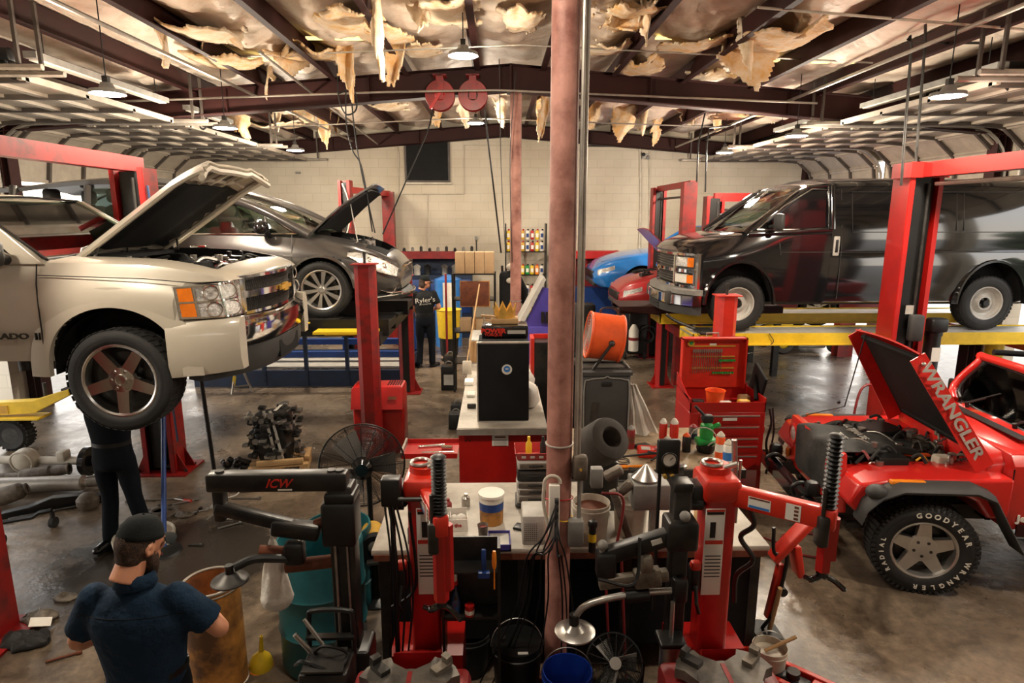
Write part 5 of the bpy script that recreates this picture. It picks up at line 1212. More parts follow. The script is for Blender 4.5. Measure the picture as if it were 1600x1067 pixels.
def make_head(t,c,yaw,tilt,hairm='hair',cap=True,beard=False,hair_long=False,brim_back=False):
    """c = centre of the skull; yaw: where it looks (0 = +y, negative = towards +x)"""
    M_=Matrix.Translation(c) @ Matrix.Rotation(yaw,4,'Z') @ Matrix.Rotation(-tilt,4,'X')
    h=mb();h.T=M_
    h.sph((0,-.005,.015),.1,10,(.77,.97,1.05));h.sph((0,.03,-.055),.075,10,(.78,.92,.95));h.sph((0,.055,-.09),.04,8,(.9,.9,.7))
    h.tube([(0,.085,.02),(0,.112,-.022)],[.010,.015],8);h.sph((0,.112,-.024),.014,6)
    h.sph((-.016,.101,-.03),.008,5);h.sph((.016,.101,-.03),.008,5)
    for s in (-1,1):
        h.torus((s*.079,-.005,-.012),.022,.006,(1,s*.3,0),n=14,m=6);h.sph((s*.076,.0,-.012),.016,6,(.4,1,1.3));h.sph((s*.035,.083,.006),.014,6,(1.2,.5,.8));h.sph((s*.032,.090,.026),.010,5,(1.8,.6,.5))
    h.box((0,.098,-.062),(.044,.01,.009));h.tube([(0,-.02,-.05),(0,-.05,-.16)],[.062,.066],14)
    sk=remesh(h,'head','skin',t,.007,3)
    e=mb();e.T=M_
    for s in (-1,1): e.sph((s*.034,.088,.005),.0095,6)
    e.build('eyes','white',sk);e=mb();e.T=M_
    for s in (-1,1): e.sph((s*.034,.0945,.005),.0045,6)
    e.build('irises','black',sk)
    e=mb();e.T=M_;e.tube([(-.022,.104,-.064),(0,.107,-.062),(.022,.104,-.064)],.004,6);e.build('mouth','hose_red',sk)
    hr=mb();hr.T=M_
    hr.sph((0,-.018,.010),.104,10,(.78,.93,1.04));
    if hair_long: hr.sph((0,-.05,-.06),.085,8,(.95,.75,1.2))
    else: hr.sph((0,-.045,-.045),.070,8,(.98,.8,.9))
    if beard: hr.sph((0,.045,-.098),.058,8,(1.02,.95,.85));hr.sph((0,.06,-.125),.045,8);
    if beard:
        for s in (-1,1): hr.sph((s*.055,.03,-.065),.03,6,(.8,1,1.5))
    o=remesh(hr,'hair',hairm,t,.008,2)
    # open the face: keep hair behind the ear line, except the beard
    inv=M_.inverted();bm=bmesh.new();bm.from_mesh(o.data)
    kill=[]
    for f in bm.faces:
        p=inv @ f.calc_center_median()
        if p.y > .028 and p.z > -.035 and p.z < .06: kill.append(f)
        elif p.y > .02 and p.z <= -.035 and not beard: kill.append(f)
        elif beard and p.y > .055 and -.052 > p.z > -.075 and abs(p.x) < .028: kill.append(f)
        elif abs(p.x) > .06 and abs(p.z+.012) < .03 and abs(p.y) < .02: kill.append(f)
    bmesh.ops.delete(bm,geom=kill,context='FACES');bm.to_mesh(o.data);bm.free()
    if cap:
        c_=mb();c_.T=M_;prof=[(0,.105),(.03,.104),(.062,.090),(.085,.060),(.096,.025),(.0985,.005),(.0955,.003),(.093,.025),(.08,.06)]
        c_.lathe([(r,hh) for r,hh in prof],(0,-.006,.028),(0,0,1),28);cp=c_.build('cap','cap_grey',t,smooth=70)
        for v in cp.data.vertices:
            p=inv @ v.co;p.x *= .88;p.y=(p.y+.006)*1.05-.006;v.co=M_ @ p
        b=mb();b.T=M_;b.grid(lambda u,v: Vector((lerp(-.072,.072,u),.078+v*.078*sqrt(max(0,1-(2*u-1)**2*.8))+.012*(1-(2*u-1)**2),.034-.03*(2*u-1)**2-.012*v)),12,6,.004);b.build('cap_brim','cap_grey',cp,smooth=70)
        b=mb();b.T=M_;b.sph((0,-.006,.134),.006,5);b.tube([(-.02,-.103,.032),(0,-.107,.045),(.02,-.103,.032)],.003,5);b.build('cap_button','cap_grey',cp)
        for k in range(3):
            pass
    return sk
def torso(m_,J,sc=1.0,wide=1.0):
    """shirt volume from the joints"""
    sl,sr,nk,pv=Vector(J['sl']),Vector(J['sr']),Vector(J['neck']),Vector(J['pelvis'])
    mid=(sl+sr)/2;ax=(sr-sl).normalized();n=22;rings=[]
    up=(nk-pv).normalized();fw=up.cross(ax).normalized()*-1
    L=(mid-pv).length
    for t_,w_,d_ in ((-.06,.155,.115),(.05,.165,.125),(.25,.162,.122),(.5,.178,.128),(.75,.200,.130),(.90,.200,.115),(1.0,.165,.092),(1.07,.10,.075),(1.12,.068,.065)):
        c_=pv.lerp(mid,t_);rings.append([c_+ax*cos(2*pi*k/n)*w_*sc*wide+fw*sin(2*pi*k/n)*d_*sc for k in range(n)])
    m_.loft(rings)
def person(name,label,loc,J,shirt,pants,head,sleeve=.55,long_sleeve=False,bulk=1.0,shoes='black_gloss',rz=0,sc=1,headkw={},hands=True):
    t=thing(name,label,'person',loc,rz=rz,sc=sc)
    m_=mb();torso(m_,J,bulk)
    for s in ('l','r'):
        a,e,w_=[Vector(J[q+s]) for q in ('s','e','w')]
        if long_sleeve: limb(m_,[a,e,w_],[.066*bulk,.050,.036])
        else: q2=a.lerp(e,.74);m_.sph(a,.062*bulk,8);m_.tube([a,a.lerp(e,.35),q2],[.062*bulk,.064*bulk,.070*bulk],14);
    sh=remesh(m_,'shirt',shirt,t,.013,5)
    m_=mb()
    for s,sd in (('l',-1),('r',1)):
        a,e,w_=[Vector(J[q+s]) for q in ('s','e','w')];d=(w_-e).normalized()
        limb(m_,[a.lerp(e,.5),e,e.lerp(w_,.35),w_],[.045,.042,.043,.027]);hand(m_,w_,d,sd,J.get('palm',(0,0,-1)),.6)
    bd=remesh(m_,'arms','skin',t,.0065,2)
    m_=mb();pv=Vector(J['pelvis']);ax=(Vector(J['hr'])-Vector(J['hl'])).normalized()
    rings=[];n=20
    for z_,w_,d_ in ((.10,.160,.118),(.0,.172,.128),(-.10,.165,.125),(-.14,.12,.1)): rings.append([pv+Vector((0,0,z_))+ax*cos(2*pi*k/n)*w_*bulk+Vector((-ax.y,ax.x,0))*sin(2*pi*k/n)*d_*bulk for k in range(n)])
    m_.loft(rings)
    for s in ('l','r'):
        h_,k_,a_=[Vector(J[q+s]) for q in ('h','k','a')];limb(m_,[h_,h_.lerp(k_,.5),k_,k_.lerp(a_,.5),a_],[.092*bulk,.088*bulk,.068,.066,.064])
    remesh(m_,'trousers',pants,t,.016,4)
    m_=mb();rings=[]
    for z_ in (.085,.12): rings.append([pv+Vector((0,0,z_))+ax*cos(2*pi*k/n)*.166*bulk+Vector((-ax.y,ax.x,0))*sin(2*pi*k/n)*.124*bulk for k in range(n)])
    m_.loft(rings);m_.build('belt','black',t)
    for s in ('l','r'):
        a_=Vector(J['a'+s]);f=Vector(J.get('f'+s,(0,1,0))).normalized();z0=a_.z-.075
        m_=mb();m_.tube([a_,a_+Vector((0,0,-.04))],[.045,.048],12);m_.sph((a_-f*.02+Vector((0,0,-.045))),.045,8);g=a_+f*.09;m_.sph((g.x,g.y,z0+.035),.045,8,(1,1,.75));g2=a_+f*.15;m_.sph((g2.x,g2.y,z0+.030),.042,8,(1,1,.7));m_.tube([a_+Vector((0,0,-.045)),Vector((g.x,g.y,z0+.035)),Vector((g2.x,g2.y,z0+.030))],[.045,.044,.038],12)
        b_=remesh(m_,'boot',shoes,t,.009,2)
        m_=mb();r=a_-f*.05;e_=a_+f*.17;q=Vector((-f.y,f.x,0))*.045;m_.prism([(*(r-q).xy,z0-.0),(*(e_-q*.7).xy,z0),(*(e_+q*.7).xy,z0),(*(r+q).xy,z0)],(0,0,.014));m_.build('sole','black_soft',b_)
    make_head(t,Vector(head[0]),head[1],head[2],**headkw)
    return t
# the mechanic in the foreground, back to the camera; seen from the chest up
J=dict(pelvis=(0,.0,.95),neck=(0,-.02,1.50),sl=(-.185,-.02,1.42),sr=(.185,-.02,1.42),el=(-.315,.02,1.17),er=(.32,.06,1.20),wl=(-.16,.25,1.13),wr=(.15,.27,1.16),hl=(-.09,0,.90),hr=(.09,0,.90),kl=(-.11,.03,.48),kr=(.12,.03,.48),al=(-.12,0,.088),ar=(.14,.0,.088),fl=(-.2,1,0),fr=(.25,1,0))
pm=person('person','man in a navy work shirt and black cap seen from behind, nearest at bottom left',(-1.53,2.44,0),J,'navy','navy_dark',((.02,.03,1.655),radians(-26),.28),bulk=1.10,sc=.93,headkw=dict(beard=True))
# collar and yoke seam of his shirt
m_=mb();m_.lathe([(.075,-.045),(.090,-.03),(.080,.01),(.070,.022),(.066,.01)],(.005,-.012,1.515),(0,.18,1),24);
o=m_.build('collar','navy',pm,smooth=60)
from mathutils.bvhtree import BVHTree
sh=[k for k in kids(pm) if k.name.startswith('shirt')][0];bv=BVHTree.FromPolygons([v.co for v in sh.data.vertices],[tuple(p.vertices) for p in sh.data.polygons]);P=[]
for k in range(41):
    x=-.24+.012*k;h=bv.ray_cast(Vector((x,-1,1.385-.35*x*x)),Vector((0,1,0)))[0]
    if h: P.append(h)
mb().tube(P,.0022,4).build('yoke_seam','black_soft',pm)
# mechanic standing under the pickup (legs seen below the wheel)
J=dict(pelvis=(0,0,.88),neck=(0,.0,1.40),sl=(-.17,0,1.33),sr=(.17,0,1.33),el=(-.26,.10,1.30),er=(.26,.10,1.30),wl=(-.22,.22,1.50),wr=(.22,.22,1.50),hl=(-.09,0,.84),hr=(.09,0,.84),kl=(-.10,.04,.46),kr=(.11,.04,.46),al=(-.12,0,.088),ar=(.13,.12,.088),fl=(-.2,-1,0),fr=(.3,-1,0),palm=(0,0,1))
g=gnd(180,858)
person('person','man in dark navy trousers and shiny black boots standing under the raised pickup',(g.x+.06,g.y+.05,0),J,'navy_dark','navy_dark',((0,.03,1.53),radians(170),-.3),bulk=.96)
# mechanic walking at the back in a black printed T-shirt
J=dict(pelvis=(0,0,.95),neck=(0,0,1.50),sl=(-.18,0,1.43),sr=(.18,0,1.43),el=(-.22,.06,1.15),er=(.27,-.03,1.17),wl=(-.12,.22,1.02),wr=(.20,.22,1.10),hl=(-.09,0,.90),hr=(.09,0,.90),kl=(-.10,.04,.48),kr=(.12,.0,.48),al=(-.13,-.04,.088),ar=(.12,-.02,.088),fl=(-.5,1,0),fr=(.8,.5,0))
g=gnd(666,573)
pb=person('person','man in black printed T-shirt, cap and dark jeans walking at the back of the shop',(g.x,g.y,0),J,'black_soft','navy_dark',((.02,.02,1.65),radians(-75),.15),rz=radians(12),headkw=dict(hair_long=True))
text("Ryler's",.13,(-.0,-.142,1.32),(pi/2,-.08,0),'white',pb,'shirt_print',.003,sx=1.1);text('AUTOMOTIVE',.035,(.0,-.142,1.245),(pi/2,-.08,0),'white',pb,'shirt_print',.003)
# ================================================================ FOREGROUND
def simple(nm,lab,cat,m_,m,loc=None,grp=None,rz=0,bev=0,rot=None):
    o=m_.build(nm,m,bev=bev);
    if loc is not None: o.location=loc
    o.rotation_euler=rot if rot else (0,0,rz);return tag(o,lab,cat,grp)
# rusty yellow fibre drum
c=gnd(338,1020);c.y=3.52;c.x=at(332,905,3.55).x
mat('drum_fibre',(.55,.24,.045),.55,col2=(.10,.045,.02),scale=3.2,amt=.50,edge=.10,bump=.1)
mat('drum_inside',(.50,.19,.05),.6,col2=(.12,.05,.03),scale=6,edge=.2)
t=thing('fibre_drum','open stained yellow drum with a grey steel rim next to the man in navy','drum',c)
mb().lathe([(0,0),(.165,0),(.165,.70)],n=40).build('drum_wall','drum_fibre',t);mb().lathe([(.158,.70),(.158,.30),(0,.30)],n=40).build('inner_wall','drum_inside',t)
m_=mb();m_.torus((0,0,.70),.163,.009,n=40);m_.torus((0,0,.675),.167,.005,n=40);m_.torus((0,0,.012),.165,.009,n=40);m_.build('rim','galv',t)
# teal barrels
def barrel(lab,x,y,r,h,m='teal'):
    t=thing('barrel',lab,'barrel',(x,y,0));m_=mb()
    m_.lathe([(0,0),(r*.94,0),(r,.03),(r,h*.32),(r*1.03,h*.335),(r,h*.35),(r,h*.64),(r*1.03,h*.655),(r,h*.67),(r,h-.03),(r*.97,h),(r*.93,h),(r*.93,.05),(0,.05)],n=40);m_.build('barrel_wall',m,t);return t
p=at(497,858,3.72);barrel('open teal plastic barrel under the black swing arms',p.x,3.75,.275,.86)
p=at(528,850,4.35);barrel('second teal barrel, lower and half hidden by the first',p.x,4.35,.25,.64)
# white plastic bag hanging from the arm
b0=at(425,842,3.0)
def bagf(u,v):
    a=2*pi*u;r=lerp(.015,.105,min(1,v*1.15)**.8) if v < .78 else .105*sqrt(max(0,1-((v-.78)/.24)**2));r *= 1+.10*sin(a*7+v*3)*(1-v)+.05*sin(a*3+v*9);return Vector((cos(a)*r*.82,sin(a)*r*.7,-.40*v))
mat('bag',(.80,.76,.68),.35,var=.1,scale=9,bump=.5);t=thing('plastic_bag','white plastic bag with rags inside hanging from the swing arm','bag',b0)
mb().grid(bagf,44,22).build('bag','bag',t,smooth=80);mb().tube([(0,0,0),(.0,.0,.10)],.008).tube([(0,0,0),(.012,0,.09)],.006).build('handle','cloth_white',t);mb().sph((0,0,-.30),.07,7,(1,.9,.9)).build('contents','rust',t)
# yellow funnel upside down on the floor
g=gnd(408,1042);t=thing('funnel','yellow funnel standing upside down with an orange inside','funnel',(g.x,g.y,0),rot=(.10,.12,0))
mb().lathe([(.075,0),(.075,.03),(.062,.075),(.016,.13),(.010,.25),(.006,.25),(.010,.13)],n=24).build('cone','yellow_bright',t);mb().torus((0,0,.005),.075,.005,n=24).build('rim','amber',t)
# ---- pedestal fan
def fan_guard(m_,R,depth,nr,ncirc,hub=.10,rw=.0022):
    for s,dz in ((1,depth),(-1,depth)):
        for k in range(nr):
            a=2*pi*k/nr;m_.tube([(cos(a)*hub*R,sin(a)*hub*R,s*dz),(cos(a)*R*.6,sin(a)*R*.6,s*dz*.9),(cos(a)*R*.97,sin(a)*R*.97,s*dz*.3),(cos(a)*R,sin(a)*R,0)],rw*1.6,4)
        for k in range(ncirc): q=(k+1)/(ncirc+1);z=dz if q < .6 else dz*sqrt(max(.05,1-((q-.6)/.42)**2));m_.torus((0,0,s*z),R*lerp(hub,1,q),rw*.8,n=40,m=3)
    m_.torus((0,0,0),R,rw*3,n=48,m=6)
def blades(m_,r,n,w_=.5):
    for k in range(n):
        a=2*pi*k/n;d=Vector((cos(a),sin(a),0));p=Vector((-sin(a),cos(a),0))
        m_.grid(lambda u,v: d*lerp(.12,.88,u)*r+p*(v-.5)*r*w_*(.6+u*.5)+Vector((0,0,(v-.5)*.08)),6,5,.003)
    m_.cyl((0,0,-.03),(0,0,.03),r*.16,n=18)
def fan_at(px,py,d,R,axis,lab,stand=None,name='pedestal_fan',ncirc=34,nr=16,motor=True):
    c=at(px,py,d);t=thing(name,lab,'fan',(c.x,c.y,0));q=Vector(axis).to_track_quat('Z','Y').to_matrix().to_4x4();T=Matrix.Translation((0,0,c.z)) @ q
    m_=mb();m_.T=T;fan_guard(m_,R,R*.16,nr,ncirc);m_.build('guard','black',t)
    m_=mb();m_.T=T;blades(m_,R*.9,3,.62);m_.build('blades','grey',t)
    if motor: m_=mb();m_.T=T;m_.lathe([(0,.36*R*1.2),(.05,.36*R*1.2),(.085,.30*R*1.2),(.09,.16*R),(.06,.06*R)],n=24);m_.build('motor','black_gloss',t)
    return t,c
t,c=fan_at(566,727,4.9,.345,(.18,-1,.10),'big round pedestal fan with black wire guard seen from its motor side')
m_=mb();m_.cyl((.06,-.05,.06),(.06,-.05,c.z),.022,n=12);m_.cyl((.06,-.05,0),(.06,-.05,.03),.24,.22,n=28);m_.build('stand','black',t)
m_=mb();m_.torus((-.10,-.16,c.z-.06),.10,.006,(.6,-1,.2),n=24);m_.torus((-.07,-.17,c.z-.04),.08,.006,(.9,-1,.1),n=24);m_.tube(catmull([(-.1,-.16,c.z-.16),(-.05,-.15,c.z-.3),(.03,-.06,.3)]),.006);m_.build('cable_coil','grey',t)
# floor fan at the bottom
t,c=fan_at(960,1036,3.25,.165,(0,-.75,.65),'small round floor fan tilted upward beside the blue bucket',name='floor_fan',ncirc=16,nr=18,motor=False)
mb().cyl((0,-.028,c.z+.02),(0,-.034,c.z+.026),.035,n=20).build('badge','grey_light',t);mb().box((0,.06,.04),(.30,.22,.03)).tube([(-.17,.03,.05),(-.175,0,c.z),(-.165,0,c.z)],.01).tube([(.17,.03,.05),(.175,0,c.z),(.165,0,c.z)],.01).build('foot','black',t)
# ---- the two red tyre machines
def tyre_table(t,x,y,z):
    m_=mb();m_.cyl((x,y,z-.06),(x,y,z+.003),.15,n=32)
    for k in range(4):
        a=pi/4+k*pi/2;d=Vector((cos(a),sin(a),0));p=Vector((-sin(a),cos(a),0));c_=Vector((x,y,z-.05))
        m_.prism([c_+d*.08+p*.10,c_+d*.20+p*.075,c_+d*.24+p*.09,c_+d*.265+p*.03,c_+d*.265-p*.03,c_+d*.24-p*.09,c_+d*.20-p*.075,c_+d*.08-p*.10],(0,0,.05))
    tt=m_.build('turntable','table_plate',t,weld=False)
    for k in range(4):
        a=pi/4+k*pi/2;d=Vector((cos(a),sin(a),0));m_=mb();c_=Vector((x,y,z))+d*.20;m_.box((c_.x,c_.y,c_.z+.012),(.09,.05,.025),(0,0,a));c_ += d*.04;m_.box((c_.x,c_.y,c_.z+.035),(.03,.045,.05),(0,-.2,a));m_.build('jaw','steel_dark' if k % 2 else 'cast',t)
    mb().box((x,y-.02,z+.003),(.022,.30,.004)).build('slide','red_dark',t)
def tyre_machine(lab,base,arm_to,ztop,zarm,zs0,zs1,tab,label_side,stick=True):
    t=thing('tyre_changer',lab,'machine',base);ax,ay=arm_to[0]-base[0],arm_to[1]-base[1];d=Vector((ax,ay,0));L=d.length;dn_=d.normalized();ang=atan2(dn_.y,dn_.x)
    m_=mb();m_.rbox((0,0,(ztop+.50)/2),(.16,.17,ztop-.50),.025);m_.build('column','red_paint',t)
    m_=mb();m_.rbox((.0,.02,ztop+.02),(.20,.24,.13),.03);m_.cyl((0,.05,ztop+.06),(0,.05,ztop+.12),.08,n=24);m_.build('motor_head','red_orange',t)
    m_=mb();m_.T=Matrix.Rotation(ang,4,'Z');m_.rbox((L/2,0,zarm),(L+.08,.075,.11),.015);m_.build('arm','red_orange',t)
    m_=mb();m_.T=Matrix.Rotation(ang,4,'Z');m_.box((L*.42,-.039,zarm),(.11,.002,.06));m_.box((L*.72,-.039,zarm),(.07,.002,.085));m_.build('arm_sticker','label',t)
    m_=mb();m_.T=Matrix.Rotation(ang,4,'Z');m_.box((L*.42,-.0405,zarm-.022),(.10,.002,.012));m_.build('sticker_stripe','blue_sky',t)
    m_=mb();m_.T=Matrix.Rotation(ang,4,'Z');m_.box((L*.42,-.0405,zarm+.024),(.10,.002,.008));[m_.box((L*.72+.015,-.0405,zarm+q),(.02,.002,.012)) for q in (.03,.01,-.01,-.03)];m_.build('sticker_print','rust',t)
    # slider: red hexagonal bar with black accordion above
    m_=mb();m_.cyl((ax,ay,zs0),(ax,ay,zarm+.04),.038,n=6);m_.cyl((ax+.035,ay,zs0+.06),(ax+.035,ay,zarm+.0),.028,n=6);m_.build('slide_bar','red_paint',t)
    m_=mb();n_=17;P=[]
    for k in range(n_): z=lerp(zarm+.05,zs1,k/n_);P += [(.026,z),(.038,z+(zs1-zarm-.05)/n_/2)]
    P += [(.026,zs1),(0,zs1+.004)];m_.lathe(P,(ax,ay,0),n=20);m_.build('bellows','black',t)
    m_=mb();m_.cyl((ax-.035,ay-.02,zarm-.0),(ax-.035,ay-.02,zarm+.16),.010,n=10);m_.rbox((ax-.03,ay-.01,zarm-.06),(.05,.07,.16),.012);m_.build('lock_handle','steel_dark',t)
    m_=mb();m_.cyl((ax,ay,zs0-.03),(ax,ay,zs0),.028,n=12);m_.tube(catmull([(ax-.09,ay-.01,zs0-.03),(ax-.05,ay-.01,zs0-.045),(ax,ay,zs0-.03),(ax+.05,ay-.02,zs0-.045),(ax+.10,ay-.05,zs0-.085)]),[.012]*6+[.018]*14+[.014]*12+[.007],8);m_.build('mount_head','black_gloss',t)
    # warning plate on the column
    m_=mb();m_.rbox((label_side,-.090,(ztop+.62)/2+.10),(.105,.006,.50),.01);lb=m_.build('warning_plate','label',t)
    m_=mb()
    zc=(ztop+.62)/2+.10
    for k in range(7): m_.box((label_side,-.0935,zc-.02-.02*k),(.085,.001,.006))
    m_.box((label_side-.01,-.0935,zc+.13),(.03,.001,.09));m_.box((label_side,-.0935,zc+.225),(.09,.001,.015));m_.build('plate_print','black',lb)
    m_=mb();m_.box((label_side,-.094,zc+.06),(.095,.001,.022));m_.box((label_side,-.094,zc+.24),(.095,.001,.012));m_.build('plate_band','red_orange',lb)
    # machine cabinet, table
    cx,cy=tab[0]-base[0],tab[1]-base[1]
    m_=mb();m_.rbox((cx,cy,.40),(.56,.52,.66),.04);m_.build('cabinet','red_dark',t)
    m_=mb();m_.prism([(-.09,-.10,.56),(.09,-.10,.56),(cx*.3+.12,cy*.55,.76),(cx*.3-.12,cy*.55,.76)],(0,0,-.20));m_.bx(-.20,.20,-.10,.20,0,.52);m_.build('column_base','red_paint',t)
    m_=mb();m_.rbox((cx,cy,.05),(.66,.60,.10),.02);m_.build('plinth','black',t)
    tyre_table(t,cx,cy,.80)
    for k in range(3): m_=mb();m_.rbox((cx-.18+.16*k,cy-.34,.08),(.06,.14,.02),.008);m_.build('pedal','steel_dark',t)
    if stick: m_=mb();m_.tube(catmull([(.11,-.05,ztop),(.17,-.10,ztop-.15),(.12,-.06,ztop-.25),(.18,-.10,ztop-.36),(.12,-.05,ztop-.48),(.13,-.02,.8)],8),.014,8);m_.build('coiled_hose','black',t)
    return t
M1=at(1130,760,3.12);S1=at(1292,822,2.80);T1=at(1140,1046,2.52)
tm=tyre_machine('red tyre changer on the right with a long arm, accordion slider and grey jaws',(M1.x-.03,3.12,0),(S1.x,2.80),1.46,1.45,1.17,1.88,(T1.x+.0,2.48),-.035)
M2=at(660,745,3.12);S2=at(688,824,2.80);T2=at(636,1050,2.50)
tm2=tyre_machine('red tyre changer left of the near column, its arm pointing at the camera',(M2.x,3.16,0),(S2.x,2.78),1.46,1.45,1.05,1.80,(T2.x,2.46),.02,stick=False)
def col_at(px,d): return at(px,700,d).x
# ---- black assist tower of the left machine
ax_=-.80;t=thing('assist_tower','black steel tower with folded swing arms left of the yellow grinder','machine',(ax_,3.02,0))
m_=mb();m_.rbox((0,0,.80),(.125,.12,1.52),.012);m_.build('column','machine_dark',t)
m_=mb();m_.rbox((-.01,0,1.36),(.17,.17,.24),.02);m_.rbox((0,0,1.50),(.15,.15,.05),.01);m_.build('sliding_collar','black',t)
m_=mb();m_.rbox((-.31,-.02,1.585),(.70,.085,.095),.012);a_=m_.build('upper_arm','machine_dark',t)
text('ICW',.062,(-.30,-.065,1.585),(pi/2,0,0),'red_orange',a_,'logo',.002,shear=.4,bold=.001)
mb().box((-.265,-.064,1.553),(.07,.002,.008)).build('logo_bar','label',a_)
m_=mb()
for x in (-.60,-.04,.0): m_.cyl((x,-.02,1.63),(x,-.02,1.642),.022,n=14)
m_.build('pivot_cap','steel_dark',t)
m_=mb();m_.rbox((-.61,-.02,1.46),(.055,.07,.17),.01);m_.rbox((-.44,-.03,1.395),(.40,.06,.065),.012,rot=(0,.28,0));m_.rbox((-.23,-.04,1.33),(.24,.09,.08),.015,rot=(0,.15,0));m_.build('lower_arm','machine_dark',t)
m_=mb();m_.cyl((-.14,-.02,1.34),(-.02,0,1.38),.028,n=14);m_.cyl((-.30,-.04,1.12),(0,0,1.13),.035,n=14);m_.cyl((-.42,-.06,1.22),(-.30,-.04,1.20),.03,n=12);m_.build('guide_tube','rust',t)
m_=mb();m_.tube(catmull([(-.20,-.05,1.16),(-.32,-.10,1.20),(-.42,-.14,1.22),(-.50,-.18,1.20)]),.022,10);m_.rbox((-.24,-.06,1.21),(.10,.08,.12),.02);m_.cyl((-.52,-.19,1.16),(-.52,-.19,1.22),.02,n=12);m_.build('press_arm','black',t)
m_=mb();m_.lathe([(.0,.03),(.03,.025),(.06,.0),(.088,-.008),(.09,-.014),(0,-.006)],(-.52,-.19,1.15),n=32);m_.build('press_disc','steel_dark',t)
m_=mb();m_.cyl((-.03,-.075,.75),(-.03,-.075,1.30),.008,n=8);m_.cyl((.03,-.075,.7),(.03,-.075,1.30),.006,n=8);m_.build('rod','steel',t)
m_=mb();m_.bx(-.12,.12,-.11,.11,0,.03);m_.rbox((.02,.0,.35),(.2,.2,.6),.02);m_.build('foot','machine_dark',t)
# electric control box between the tower and the red machine
p=at(612,775,3.05);t=thing('control_box','small black control box with a lever on a thin stand left of the red machine','machine',(p.x,p.y,0))
m_=mb();m_.rbox((0,0,1.50),(.10,.08,.15),.01);m_.build('box','black',t)
m_=mb();m_.cyl((.04,-.04,1.47),(.16,-.04,1.47),.012,n=10);m_.build('lever','steel_dark',t)
m_=mb();m_.cyl((.0,0,0),(0,0,1.43),.014,n=10);m_.cyl((-.14,.0,0),(.0,.0,.35),.010);m_.cyl((.14,0,0),(.0,0,.35),.010);m_.cyl((0,.14,0),(0,0,.35),.010);m_.build('stand','black',t)
m_=mb()
for k in range(4): m_.tube(catmull([(.02*k-.03,-.04,1.43),(.03*k,-.1,1.2),(.04*k-.02,-.06,.9),(.03*k-.04,-.08,.3),(.1*k-.1,-.1,.03)]),.006,6)
m_.build('cable','black',t)
# yellow bench grinder on a pedestal
g=gnd(588,938);t=thing('pedestal_grinder','yellow motor grinder with a black wheel guard on a black pedestal','machine',(g.x,g.y,0))
p=at(590,842,g.y)
m_=mb();m_.cyl((0,0,.015),(0,0,p.z-.10),.035,n=16);m_.lathe([(0,0),(.13,0),(.13,.012),(.05,.04),(.035,.1)],n=24);m_.rbox((0,0,p.z-.11),(.20,.24,.02),.005);m_.build('pedestal','black',t)
m_=mb();m_.T=Matrix.Translation((0,0,p.z)) @ Matrix.Rotation(.25,4,'Z');m_.cyl((0,-.06,0),(0,.12,0),.085,n=24);m_.lathe([(.085,0),(.08,.02),(.03,.025)],(0,.12,0),(0,1,0),24);m_.build('motor','yellow',t)
m_=mb();m_.T=Matrix.Translation((0,0,p.z)) @ Matrix.Rotation(.25,4,'Z');m_.cyl((0,-.13,-.01),(0,-.065,-.01),.10,n=28);m_.build('wheel_guard','black_soft',t);m_=mb();m_.T=Matrix.Translation((0,0,p.z)) @ Matrix.Rotation(.25,4,'Z');m_.sph((0,-.13,0),.05,8,(1,.6,1));m_.box((.0,-.14,-.10),(.12,.08,.02));m_.build('hub','rubber_dust',t)
# ---- black assist tower right of the near column
bx_=at(1062,800,2.98).x;t=thing('assist_tower','black bead-press tower with bent rod and steel disc right of the near column','machine',(bx_,2.98,0))
m_=mb();m_.rbox((0,0,.80),(.085,.10,1.52),.01);m_.rbox((0,0,1.55),(.10,.11,.05),.01);m_.build('column','machine_dark',t)
m_=mb();m_.rbox((-.20,-.03,1.235),(.42,.07,.085),.012,rot=(0,-.32,0));m_.rbox((0,-.02,1.30),(.16,.15,.16),.02);m_.rbox((-.38,-.03,1.13),(.10,.10,.15),.02);m_.build('upper_arm','machine_dark',t)
mb().box((-.13,-.068,1.27),(.055,.003,.028),(0,-.32,0)).build('arm_plate','label',t)
m_=mb();m_.rbox((-.24,-.06,1.06),(.36,.05,.06),.008,rot=(0,-.13,0));m_.rbox((-.17,-.065,1.07),(.14,.06,.10),.012,rot=(0,-.13,0));m_.rbox((-.18,-.07,1.15),(.07,.06,.09),.02);m_.build('link_bar','cast',t)
m_=mb();m_.tube(catmull([(-.02,-.06,.99),(-.20,-.07,.985),(-.40,-.08,.955),(-.50,-.09,.92),(-.545,-.09,.85),(-.54,-.09,.80)]),.018,12);m_.build('press_rod','steel',t)
m_=mb();m_.cyl((-.28,-.075,.97),(-.16,-.07,.98),.034,n=16);m_.rbox((0,-.05,1.0),(.08,.1,.14),.02);m_.cyl((-.545,-.09,.80),(-.545,-.09,.88),.026,n=14);m_.build('clamp','black',t)
m_=mb();m_.lathe([(.0,.03),(.03,.025),(.055,.0),(.085,-.004),(.105,-.014),(.105,-.022),(0,-.014)],(-.54,-.09,.80),n=36);m_.build('press_disc','steel',t)
m_=mb();m_.sph((-.40,-.04,1.24),.028,8);m_.cyl((-.40,-.04,1.16),(-.40,-.04,1.24),.018,n=10);m_.sph((.0,-.09,1.42),.028,8);m_.build('knob','grey',t)
m_=mb();m_.cyl((-.04,-.10,.18),(-.04,-.10,.72),.055,n=24);m_.cyl((-.04,-.10,.72),(-.04,-.10,.95),.012,n=10);cyl_=m_.build('pneumatic_cylinder','steel',t)
m_=mb();m_.rbox((-.04,-.10,.735),(.14,.13,.03),.01);m_.rbox((-.04,-.10,.18),(.14,.13,.03),.01);m_.build('cylinder_head','black',t)
